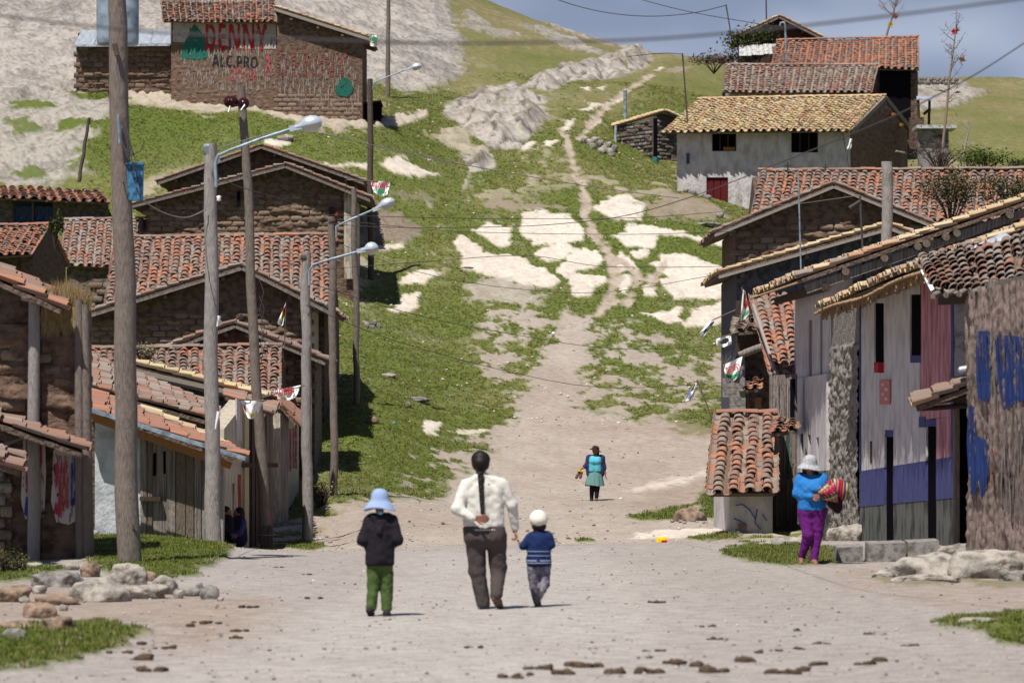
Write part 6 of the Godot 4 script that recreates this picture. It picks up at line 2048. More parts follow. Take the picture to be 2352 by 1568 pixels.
func bare_tree(label: String, d: float, trunk: Array, n: int, spread: float, bits: Array, seed_: int, col: Material) -> void:
	rng.seed = seed_
	var h := thing("bare_tree", label, "tree", P(trunk[0], trunk[1], d))
	var path := []
	var rad := []
	for i in range(0, trunk.size(), 2):
		path.append(P(trunk[i], trunk[i + 1], d))
	for i in path.size():
		rad.append(lerpf(0.07, 0.025, float(i) / (path.size() - 1)))
	var mb := MB.new()
	mb.tube(path, rad, 7)
	put(mb, "trunk", col, h)
	var br := MB.new()
	for k in n:
		var t := rng.randf_range(0.45, 1.0) * (path.size() - 1)
		var i := mini(int(t), path.size() - 2)
		var p: Vector3 = (path[i] as Vector3).lerp(path[i + 1], t - i)
		var dir := Vector3(rng.randf_range(-1, 1) * spread, rng.randf_range(0.2, 1.0) * spread * 1.3, rng.randf_range(-0.6, 0.6) * spread)
		br.tube([p, p + dir * 0.5 + Vector3(0, -0.06, 0), p + dir], [0.022, 0.014, 0.006], 4)
		for q in 5:
			var e := p + dir * rng.randf_range(0.4, 1.0)
			br.tube([e, e + Vector3(rng.randf_range(-0.4, 0.4), rng.randf_range(-0.25, 0.4), rng.randf_range(-0.3, 0.3)) * spread], [0.011, 0.005], 4)
	put(br, "branches", col, h)
	for b in bits:
		var m := MB.new()
		for k in 10:
			var p := P(b[0] + rng.randf_range(-1, 1) * b[2], b[1] + rng.randf_range(-1, 1) * b[2] * 0.6, d)
			m.col = b[3]
			m.tri(p, p + Vector3(rng.randf_range(0.05, 0.25), rng.randf_range(-0.1, 0.12), 0.05), p + Vector3(rng.randf_range(-0.1, 0.1), -rng.randf_range(0.05, 0.2), -0.03), Vector3(0, 0, 1))
		put(m, "streamer", M.vplain, h)

func plants() -> void:
	var dk := [Color(0.03, 0.045, 0.015), Color(0.06, 0.075, 0.02), Color(0.02, 0.03, 0.012), Color(0.09, 0.1, 0.03)]
	var gr := [Color(0.05, 0.085, 0.015), Color(0.09, 0.13, 0.02), Color(0.035, 0.06, 0.012), Color(0.13, 0.17, 0.04)]
	var br := [Color(0.12, 0.075, 0.06), Color(0.17, 0.12, 0.09), Color(0.08, 0.055, 0.05)]
	var ol := [Color(0.045, 0.05, 0.02), Color(0.075, 0.075, 0.03), Color(0.03, 0.032, 0.016), Color(0.11, 0.1, 0.05)]
	shrub("ivy_bush", "dark leafy creeper bush under the topmost gable left of the orange roof", "bush", P(1730, 160, 192.5), Vector3(2.6, 1.9, 1.2), 1500, dk, 0.16, 12, 3)
	shrub("brown_bush", "reddish brown dry bush on the skyline left of the brown roof", "bush", P(1640, 160, 194), Vector3(2.0, 0.8, 1.2), 900, br, 0.13, 10, 4)
	shrub("olive_bush", "olive green bush spilling over the wide tiled roof", "bush", P(2185, 512, 114), Vector3(1.7, 1.5, 1.0), 2600, ol, 0.075, 14, 5)
	shrub("olive_bush", "second olive bush at the right edge above the long eave", "bush", P(2325, 505, 110), Vector3(1.5, 1.2, 1.0), 2200, ol, 0.075, 12, 6)
	shrub("green_bush", "bright green leafy bush in front of the far grassy hill on the right", "bush", P(2262, 400, 150), Vector3(1.6, 0.9, 1.0), 1500, gr, 0.1, 10, 7)
	shrub("green_bush", "dark green bush at the right edge below the far hill", "bush", P(2360, 402, 150), Vector3(1.5, 0.6, 1.0), 900, dk, 0.1, 8, 8)
	shrub("dry_brush", "tangle of dry brown twigs beside the gable of the yellow roofed house", "bush", P(2160, 392, 155), Vector3(2.2, 1.2, 1.0), 500, br, 0.07, 26, 9)
	shrub("wall_bush", "small green plant growing beside the blue shuttered window", "bush", P(126, 560, 121.5), Vector3(0.45, 0.85, 0.4), 500, dk, 0.09, 6, 10)
	shrub("roof_weeds", "clump of grey green weeds growing at the head of the orange tiled roof", "plant", P(332, 838, 97), Vector3(0.7, 0.45, 0.4), 500, [Color(0.2, 0.19, 0.14), Color(0.1, 0.13, 0.05), Color(0.3, 0.27, 0.2)], 0.06, 8, 11)
	shrub("dry_weeds", "dry pale weeds at the foot of the red lettered front", "plant", P(735, 1155, 91), Vector3(0.45, 0.5, 0.4), 160, [Color(0.3, 0.24, 0.15), Color(0.2, 0.16, 0.09)], 0.05, 16, 12)
	shrub("verge_weeds", "low thorny weeds growing by the shaded foot of the nearest house at the left edge", "plant", P(25, 1325, 47), Vector3(0.45, 0.32, 0.3), 500, [Color(0.09, 0.11, 0.03), Color(0.13, 0.14, 0.05)], 0.03, 14, 13)
	bare_tree("bare thin tree with a red rag at its tip right of the orange roof", 160.0, [2160, 420, 2167, 330, 2176, 250, 2180, 190, 2190, 120, 2198, 55], 16, 0.75, [[2190, 70, 7, Color(0.45, 0.02, 0.03)], [2206, 133, 6, Color(0.35, 0.16, 0.1)]], 21, mat("bark_pale", Color(0.23, 0.17, 0.14), 0.9))
	bare_tree("bare thin tree with yellow and red bits against the sky behind the orange roof", 200.0, [2030, 110, 2040, 70, 2050, 40, 2058, 10, 2070, -30], 20, 0.9, [[2048, 54, 9, Color(0.55, 0.48, 0.05)], [2054, 34, 5, Color(0.45, 0.05, 0.05)]], 22, M.bark_pale)
	bare_tree("forked pale dead branch standing among the dry twigs on the right", 152.0, [2212, 400, 2214, 360, 2220, 325, 2228, 292], 5, 0.5, [], 23, M.wood_pale)

# ---------------------------------------------------------------- stones and litter
func stone(label: String, x: float, y: float, w: float, hgt: float, d: float, m: String, v: int, group := "", called := "rock") -> void:
	if not group.begins_with("dry stone"):
		var g := G(x, y + hgt * 0.36, 24.0 if y > 1238.0 and not label.contains("beyond") else 66.0)
		d = -g.z
	var s := F / d
	var c := P(x, y, d)
	var size := Vector3(w / s, hgt / s * 1.25, maxf(w, hgt) / s * 0.8)
	var o := MeshInstance3D.new()
	o.mesh = rock_meshes[v % rock_meshes.size()][1] if maxf(w, hgt) < 45.0 else fine_rock(v)
	o.material_override = M[m]
	o.transform = Transform3D(Basis(Vector3.UP, v * 1.7).scaled(Vector3.ONE), c)
	o.transform.basis = Basis().scaled_local(size) * Basis(Vector3.UP, v * 1.9)
	o.position.y -= size.y * 0.06
	o.name = numbered(called)
	add_child(o)
	tag(o, label, "rock", group)

var fine := {}
func fine_rock(v: int) -> ArrayMesh:
	if not fine.has(v % 6):
		fine[v % 6] = rock_shape(200 + v % 6, 40, 24, 0.5).mesh(null)
	return fine[v % 6]

func stones() -> void:
	var pile := "rocks piled at the foot of the nearest pole"
	stone("pointed pale rock right in front of the foot of the nearest pole", 297, 1322, 66, 56, 46.8, "rock", 1, pile)
	stone("largest pale rock in the middle of the roadside rock pile", 225, 1358, 122, 62, 43.6, "rock", 2, pile)
	stone("dark mottled grey rock behind and left of the largest pale rock", 136, 1332, 96, 42, 45.6, "rock_grey", 3, pile)
	stone("rounded brown topped boulder behind the largest pale rock", 210, 1312, 50, 34, 47.6, "rock_tan", 4, pile)
	stone("long low pale rock right of the largest one in the pile", 332, 1362, 92, 32, 43.8, "rock", 5, pile)
	stone("knobbly pale rock at the right shoulder of the pile", 372, 1348, 60, 46, 44.4, "rock", 0, pile)
	stone("small round stone just right of the pointed rock by the pole", 346, 1326, 30, 22, 46.0, "rock_tan", 1, pile)
	stone("small pale stone at the right end of the pile, left of the grey ones", 410, 1364, 32, 28, 43.6, "rock", 2, pile)
	stone("flat grey stone near the right end of the pile", 440, 1362, 40, 20, 43.8, "rock_grey", 3, pile)
	stone("upright grey stone standing near the right end of the pile", 457, 1349, 30, 30, 44.6, "rock_grey", 4, pile)
	stone("rightmost grey stone of the roadside rock pile", 482, 1364, 40, 32, 43.6, "rock_grey", 5, pile)
	stone("small yellowish stone at the very right tip of the pile", 506, 1376, 18, 12, 42.8, "rock", 6, pile)
	stone("long flat rust brown slab below the dark mottled rock", 124, 1378, 86, 28, 42.4, "rock_tan", 7, pile)
	stone("rust brown boulder at the front left of the pile", 92, 1404, 62, 42, 40.6, "rock_tan", 1, pile)
	stone("leaning orange brown boulder nearest the lower left grass", 137, 1436, 60, 46, 38.8, "rock_tan", 3, pile)
	stone("brown angular rock near the left edge above the slab", 34, 1368, 64, 38, 42.6, "rock_tan", 5, pile)
	stone("small pale stone left of the dark mottled rock", 90, 1354, 42, 26, 43.6, "rock", 6, pile)
	stone("tiny white stone between the brown rocks at left", 56, 1378, 26, 16, 42.2, "rock", 7, pile)
	stone("tiny pale stone under the rust brown slab", 146, 1396, 24, 18, 41.2, "rock", 0, pile)
	stone("wide tan stone at the left edge in the lower grass", 36, 1438, 78, 26, 38.6, "rock_tan", 2, pile)
	stone("grey stone with a dark underside at the lower left edge", 34, 1462, 62, 30, 37.4, "rock_grey", 4, pile)
	stone("white stone in the grass by the shadow of the nearest house", 160, 1256, 42, 20, 54.5, "rock", 1)
	stone("pale grey stone leaning beside the white stone by the nearest house", 181, 1249, 34, 26, 55.4, "rock_grey", 6)
	stone("small pale stone at the corner of the nearest house on the left", 207, 1230, 34, 24, 58.0, "rock", 3)
	stone("low pale stone in the shaded verge at the far left", 62, 1302, 60, 16, 49.0, "rock", 5)
	stone("broken pale stones behind the brown topped boulder", 166, 1302, 40, 20, 48.6, "rock", 0)
	stone("brown boulder with white stones at its foot on the dirt beyond the rise", 1584, 1182, 66, 36, 84.0, "rock_tan", 2)
	for k in 6:
		stone("small white stone lying round the brown boulder beyond the rise", 1545 + k * 14 + (k % 2) * 5, 1196 + (k % 3) * 2, 12, 7, 83.0, "rock", k, "white stones round the boulder", "small_stone")
	stone("flat oval pale stone lying in the grass at the lower right", 2258, 1430, 82, 24, 35.2, "rock", 1)
	var led := "pale bedrock at the foot of the right hand houses"
	stone("broad pale bedrock slab below the blue streaked wall", 2150, 1300, 190, 60, 49.0, "rock_ledge", 2, led)
	stone("big sloping grey rock at the right edge below the blue streaked wall", 2290, 1300, 160, 74, 47.0, "rock_ledge", 1, led)
	stone("low white rock at the road edge left of the bedrock slab", 2040, 1322, 66, 22, 46.4, "rock_ledge", 4, led)
	stone("pale rock ridge climbing to the shadowed doorway", 2215, 1272, 100, 40, 50.6, "rock_ledge", 5, led)
	stone("mossy grey stone at the right edge by the road", 2336, 1326, 60, 36, 45.6, "rock_grey", 3, led)
	stone("long low pale rock in front of the bedrock by the road", 2120, 1330, 150, 20, 45.8, "rock_ledge", 0, led)
	stone("small dark stone lying on the bedrock slab", 2210, 1306, 22, 16, 46.2, "rock_grey", 6, led)
	stone("brown squared boulder resting against the rough wall", 1944, 1200, 64, 40, 60.0, "rock_grey", 3)
	stone("pale lichen spotted boulder under the brown one beside the blue based house", 1945, 1234, 72, 46, 57.0, "rock", 5)
	stone("low pale rock on the ground before the lilac front", 1812, 1246, 60, 26, 62.0, "rock_ledge", 1)
	stone("flat pale rock at the foot of the graffiti house", 1762, 1250, 60, 12, 66.0, "rock_ledge", 2)
	for k in 5:
		stone("dark round stone in the small heap left of the pole on the green bank", 838 + k * 8 - (k % 2) * 4, 742 + (k % 3) * 5, 15, 13, 138.5, "rock_grey", k, "stones in the heap on the green bank")
	stone("long grey stone lying on the lower green bank", 960, 916, 46, 12, 119.0, "rock_grey", 2)
	stone("dark stone at the tip of the long grey stone on the bank", 937, 927, 18, 14, 118.2, "rock_grey", 4)
	stone("white flat stone on the upper part of the lower green bank", 894, 862, 32, 9, 126.0, "rock", 5)
	stone("brown earth lump beside the fourth lamp pole on the bank", 855, 966, 30, 16, 112.5, "rock_tan", 1)
	stone("pale boulder resting on the grass below the painted house", 656, 318, 38, 16, 162.0, "rock", 3)
	stone("pale boulder in front of the painted house wall", 495, 214, 30, 24, 172.5, "rock", 4)
	stone("white stone below the right gable houses on the slope", 1655, 492, 22, 16, 164.0, "rock", 6)
	stone("grey flat stone on the slope left of the brown gable", 1625, 515, 50, 10, 161.5, "rock_grey", 1)
	stone("small round stone on the middle of the green bank", 985, 368, 15, 8, 170.5, "rock", 2)
	for k in 11:
		var a := [1344, 1356, 1368, 1378, 1388, 1398, 1406, 1384, 1396, 1410, 1362]
		var b := [322, 328, 320, 330, 338, 348, 356, 346, 332, 342, 336]
		stone("pale rubble stone in the heap left of the grey hut", a[k], b[k], 18 + (k % 3) * 3, 15, 178.0 - (k % 3) * 0.5, "rock" if k % 3 else "rock_grey", k, "rubble heap by the hut")
	for k in 4:
		stone("stone at the foot of the white wall by the dark red door", 1576 + k * 17, 436 + k * 6, 15, 11, 167.5, "rock_grey" if k % 2 else "rock", k, "stones along the white wall")
	# dressed blocks before the blue based house
	for e in [["leftmost squared concrete block on the road edge before the blue based house", 1921, 1254, 1985, 1302, 50.6], ["middle and longest concrete block before the blue based house", 1994, 1246, 2082, 1300, 50.4], ["right hand concrete block with a blue paint smear before the dark doorway", 2085, 1242, 2160, 1296, 50.5]]:
		var mb := MB.new()
		var a := P(e[1], e[4 - 0], 0.0) if false else P(e[1], e[2], e[5])
		var b := P(e[3], e[4], e[5])
		var z := Vector3(0, 0, -0.55)
		var p := []
		for q in [[a.x, b.y - 0.1], [b.x, b.y - 0.1], [b.x - 0.01, a.y], [a.x + 0.015, a.y - 0.02]]:
			p.append(Vector3(q[0], q[1], a.z))
		var p2 := p.duplicate()
		for q in p:
			p2.append(q + z + Vector3(0, 0.02, 0))
		mb.hexa(p2)
		single(mb, "step_block", M.concrete, b, e[0], "block", "concrete blocks before the blue based house")
	# low kerb across the left of the street
	var kb := MB.new()
	kb.beam(P(545, 1212, 88), P(840, 1206, 88), 0.3, 0.2)
	single(kb, "stone_kerb", M.concrete, P(700, 1210, 88), "low pale stone kerb running behind the poles on the left", "kerb")
	# droppings and dry clods
	var spots := [1180,1551, 1208,1550, 1240,1549, 1285,1546, 1330,1543, 1357,1533, 1410,1541, 1495,1546, 1478,1512, 1500,1496, 1558,1525, 1585,1543, 1640,1540, 1725,1500, 1716,1530, 1768,1496, 1795,1543, 1850,1540, 1893,1528, 2040,1520, 1830,1492, 1895,1480, 1990,1540, 550,1450, 545,1466, 425,1438, 460,1430, 488,1432, 570,1395, 340,1480, 370,1490, 275,1500, 322,1516, 345,1556, 610,1302, 642,1305, 700,1320, 720,1375, 1085,1488, 1620,1440, 1510,1385, 2090,1485, 2010,1460, 1820,1450, 1650,1470]
	for i in range(0, spots.size(), 2):
		var d: float = F * EYE / (spots[i + 1] - HY)
		var mb := MB.new()
		rng.seed = 900 + i
		var yj: float = spots[i + 1] + (rng.randf_range(-16.0, 9.0) if spots[i + 1] > 1528 else 0.0)
		d = F * EYE / (yj - HY)
		var c := P(spots[i], yj, d)
		for k in rng.randi_range(2, 8):
			var s := rng.randf_range(0.02, 0.075) * (1.4 if spots[i + 1] > 1515 else 0.8)
			mb.add(rock_meshes[(i + k) % 8][0], Transform3D(Basis(Vector3.UP, rng.randf() * 6.0).scaled_local(Vector3(s * rng.randf_range(0.8, 2.0), s * rng.randf_range(0.4, 0.9), s)), c + Vector3(rng.randf_range(-0.09, 0.09), 0.008, rng.randf_range(-0.05, 0.05))))
		single(mb, "dung_clump", M.dung, c, "small dark clump of dry dung lying on the dirt road", "dung", "dung clumps on the road")
	# litter
	var lit := [
		["crumpled pale plastic bag at the road edge near the squared blocks", 1868, 1330, 46.5, 0.2, 0.07, Color(0.6, 0.62, 0.5)],
		["pink scrap at the road edge left of the bedrock slab", 2010, 1328, 46.2, 0.09, 0.08, Color(0.7, 0.25, 0.25)],
		["small white paper on the dirt beyond the rise near the far woman", 1427, 1146, 99.5, 0.12, 0.05, Color(0.75, 0.75, 0.72)],
		["green and white wrapper on the dirt track above the far woman", 1280, 958, 121.5, 0.28, 0.05, Color(0.4, 0.55, 0.35)],
		["white scrap on the grass right of the dirt track", 1435, 961, 121.0, 0.14, 0.04, Color(0.75, 0.75, 0.72)],
		["blue scrap on the lower green bank", 905, 972, 112.2, 0.12, 0.05, Color(0.1, 0.4, 0.55)],
		["pale yellow litter on the grass left of the white headed woman", 1095, 1000, 114.5, 0.4, 0.04, Color(0.7, 0.68, 0.45)],
		["red plastic scrap on the grey rock at the upper left", 92, 78, 195.0, 0.22, 0.12, Color(0.4, 0.05, 0.04)],
		["white scrap on the dirt left of the boy in the dark jacket", 836, 1312, 47.5, 0.05, 0.02, Color(0.8, 0.8, 0.78)],
		["bright white stone like scrap on the dirt road at left", 720, 1335, 45.0, 0.05, 0.03, Color(0.8, 0.7, 0.65)],
		["white bag against the pebbly track in the middle of the hill", 1271, 772, 138.5, 0.1, 0.18, Color(0.75, 0.78, 0.8)],
	]
	for e in lit:
		var mb := MB.new()
		mb.col = e[6]
		rng.seed = int(e[1])
		mb.add(rock_shape(int(e[1]), 9, 6, 0.9), Transform3D(Basis().scaled_local(Vector3(e[4], e[5], e[4] * 0.8)), P(e[1], e[2], e[3]) + Vector3(0, e[5] * 0.35, 0)))
		single(mb, "litter", M.vplain, P(e[1], e[2], e[3]), e[0], "litter")
	# yellow cap dropped beyond the rise
	var h := thing("yellow_hat", "bright yellow cap with a red front lying at the edge of the road", "cap", P(1523, 1246, 62))
	var cp := MB.new()
	cp.lathe(P(1520, 1245, 62), [Vector2(0.09, 0.0), Vector2(0.085, 0.05), Vector2(0.05, 0.085), Vector2(0.0, 0.095)], 12)
	put(cp, "crown", mat("cap_yellow", Color(0.75, 0.5, 0.01), 0.8), h)
	cp = MB.new()
	cp.box(P(1531, 1239, 61.95), Vector3(0.1, 0.015, 0.12), Basis(Vector3(0, 0, 1), 0.3))
	put(cp, "brim", M.cap_yellow, h)
	cp = MB.new()
	cp.box(P(1526, 1243, 61.85), Vector3(0.09, 0.04, 0.02))
	put(cp, "front_panel", M.ink_red, h)
	# red bin by the street fronts
	h = thing("red_bin", "faded red open tub standing by the plank front", "tub", P(610, 1206, 79))
	var bn := MB.new()
	bn.lathe(P(611, 1207, 79), [Vector2(0.0, 0.0), Vector2(0.12, 0.0), Vector2(0.14, 0.27), Vector2(0.125, 0.27), Vector2(0.11, 0.05), Vector2(0.0, 0.05)], 16)
	put(bn, "tub", mat("faded_red", Color(0.28, 0.1, 0.1), 0.8), h)
	h = thing("white_lamp_tube", "white fluorescent lamp housing above the porch hood", "lamp", P(2232, 848, 50))
	bn = MB.new()
	bn.tube([P(2202, 851, 50), P(2206, 850, 50), P(2240, 845, 50), P(2266, 842, 50)], [0.02, 0.05, 0.055, 0.05], 10)
	put(bn, "housing", M.sheet_white, h)
	h = thing("teal_bucket", "small teal bucket at the foot of the grey hut", "bucket", P(1507, 376, 179))
	bn = MB.new()
	bn.lathe(P(1507, 377, 179), [Vector2(0.0, 0.0), Vector2(0.12, 0.0), Vector2(0.15, 0.34), Vector2(0.13, 0.34), Vector2(0.0, 0.1)], 14)
	put(bn, "bucket", mat("bucket_teal", Color(0.04, 0.22, 0.24), 0.6), h)
	h = thing("rusty_sheets", "rusty white corrugated sheets leaning below the topmost gable", "roof sheet", P(1740, 128, 191))
	for k in 3:
		bn = MB.new()
		var rows := []
		for s in 2:
			var row := PackedVector3Array()
			for i in 13:
				row.append(P(1698 + k * 28 + i * 2.4, (104 if s == 0 else 127) - k * 2 + (1.2 if i % 2 else 0.0), 192.0 - s * 1.0))
			rows.append(row)
		bn.sheet(rows, false, false)
		put(bn, "sheet", M.sheet_rust, h)
	h = thing("ruined_shelter", "small open shelter with a pale metal roof right of the orange roofed house", "shed", P(2150, 390, 180))
	bn = MB.new()
	bn.hexa([P(2106, 220, 182), P(2142, 222, 182), P(2144, 228, 179.5), P(2106, 226, 179.5), P(2106, 223, 182), P(2142, 225, 182), P(2144, 231, 179.5), P(2106, 229, 179.5)])
	put(bn, "roof_sheet", M.sheet_white, h)
	for e in [[2110, 228, 2112, 300], [2136, 230, 2134, 300], [2122, 262, 2138, 250]]:
		log_part(h, "post", M.wood_dark, P(e[0], e[1], 180.5), P(e[2], e[3], 180.5), 0.07)
	var pt := plane_px(2106, 172, 2195, 172)
	panel_px(h, "wall", M.adobe_dark, pt, 2106, 2140, 256, 330, 3.0, 0.3)
	panel_px(h, "wall", M.plaster_grey, pt, 2110, 2180, 296, 400, 0.0, 0.3)
	panel_px(h, "roof_sheet", M.sheet_rust, pt, 2104, 2196, 288, 296, -0.4, 2.0)
	# dry stone wall on the far hill
	h = thing("dry_stone_wall", "low dark dry stone wall on the skyline at right", "wall", P(2150, 190, 236))
	for k in 30:
		var m := MeshInstance3D.new()
		m.mesh = rock_meshes[k % 8][1]
		m.material_override = M.rock_grey
		var q := P(2098 + (k % 15) * 7.0, 188 - (k / 15) * 7 + (k % 3), 236.0)
		m.transform = Transform3D(Basis(Vector3.UP, k * 1.3).scaled_local(Vector3(0.34, 0.3, 0.3)), q - org[h])
		part_name(m, "stone", h)

# ---------------------------------------------------------------- ground litter and grass
func scatter() -> void:
	rng.seed = 303
	var mm := MultiMesh.new()
	mm.transform_format = MultiMesh.TRANSFORM_3D
	mm.use_colors = true
	var peb := MB.new()
	peb.add(rock_shape(301, 7, 5, 0.5), Transform3D())
	mm.mesh = peb.mesh(M.vplain)
	var xs := []
	for i in 11500:
		var d := 25.0 + 45.0 * pow(rng.randf(), 1.5) if i < 6500 else rng.randf_range(70.0, 150.0) if i < 9000 else rng.randf_range(122.0, 195.0)
		var u := rng.randf_range(-100.0, 2450.0)
		if d > 70.0:
			u = rng.randf_range(720.0, 1680.0)
		var x := (u - CX) / F * d
		var s := 0.006 + 0.022 * pow(rng.randf(), 6.0)
		if d > 70.0:
			s = 0.012 + 0.055 * pow(rng.randf(), 6.0)
		if i >= 9000:
			s *= 1.3
		var g := rng.randf()
		var c := Color(0.18, 0.15, 0.13).lerp(Color(0.5, 0.46, 0.42), g * g)
		if i >= 9000:
			c = Color(0.4, 0.35, 0.3).lerp(Color(0.66, 0.6, 0.54), g)
		elif rng.randf() < 0.14:
			c = Color(0.13, 0.1, 0.085)
		xs.append([Transform3D(Basis(Vector3.UP, rng.randf() * TAU).scaled_local(Vector3(s * 1.5, s * 0.8, s * 1.2)), Vector3(x, ground(x, -d) + s * 0.2, -d)), c])
	mm.instance_count = xs.size()
	for i in xs.size():
		mm.set_instance_transform(i, xs[i][0])
		mm.set_instance_color(i, xs[i][1])
	var o := MultiMeshInstance3D.new()
	o.multimesh = mm
	o.name = "pebbles"
	o.set_meta("kind", "stuff")
	o.set_meta("label", "small pebbles and clods strewn over the dirt road and slope")
	add_child(o)
	# grass tufts
	var tuft := MB.new()
	for k in 6:
		var a := TAU * k / 6.0 + rng.randf()
		var r := rng.randf_range(0.1, 0.5)
		var b := Vector3(cos(a) * r, -0.15, sin(a) * r)
		var t := b + Vector3(cos(a) * rng.randf_range(0.1, 0.5), rng.randf_range(0.6, 1.1), sin(a) * rng.randf_range(0.1, 0.5))
		var w := Vector3(-sin(a), 0, cos(a)) * 0.14
		tuft.tri(b - w, b + w, t, Vector3(0, 0.4, 1))
	var mesh := tuft.mesh(M.blade)
	var gs := []
	var tries := 0
	while gs.size() < 130000 and tries < 330000:
		tries += 1
		var near := tries % 3 == 0
		var d := rng.randf_range(26.5, 66.0) if near else 70.0 + 130.0 * pow(rng.randf(), 0.75)
		var u := rng.randf_range(-80.0, 2430.0) if near else rng.randf_range(200.0, 1800.0)
		var x := (u - CX) / F * d
		var c: Array = cover(x, -d, d)
		var col: Color = c[0]
		if col.g < col.r * 1.02 or col.g > 0.2:
			continue
		var s := rng.randf_range(0.022, 0.05) if near else rng.randf_range(0.03, 0.075)
		if rng.randf() < 0.02:
			s *= 1.8
		col = col.lerp(Color(col.r * 1.35, col.g * 1.25, col.b * 1.2), rng.randf())
		if rng.randf() < 0.12:
			col = Color(0.26, 0.22, 0.11)
		gs.append([Transform3D(Basis(Vector3.UP, rng.randf() * TAU).scaled_local(Vector3(s * 1.3, s, s * 1.3)), Vector3(x, base_height(u, d) + c[1], -d)), col])
	var gm := MultiMesh.new()
	gm.transform_format = MultiMesh.TRANSFORM_3D
	gm.use_colors = true
	gm.mesh = mesh
	gm.instance_count = gs.size()
	for i in gs.size():
		gm.set_instance_transform(i, gs[i][0])
		gm.set_instance_color(i, gs[i][1])
	o = MultiMeshInstance3D.new()
	o.multimesh = gm
	o.name = "grass"
	o.set_meta("kind", "stuff")
	o.set_meta("label", "short green grass on the verges and the hillside")
	add_child(o)

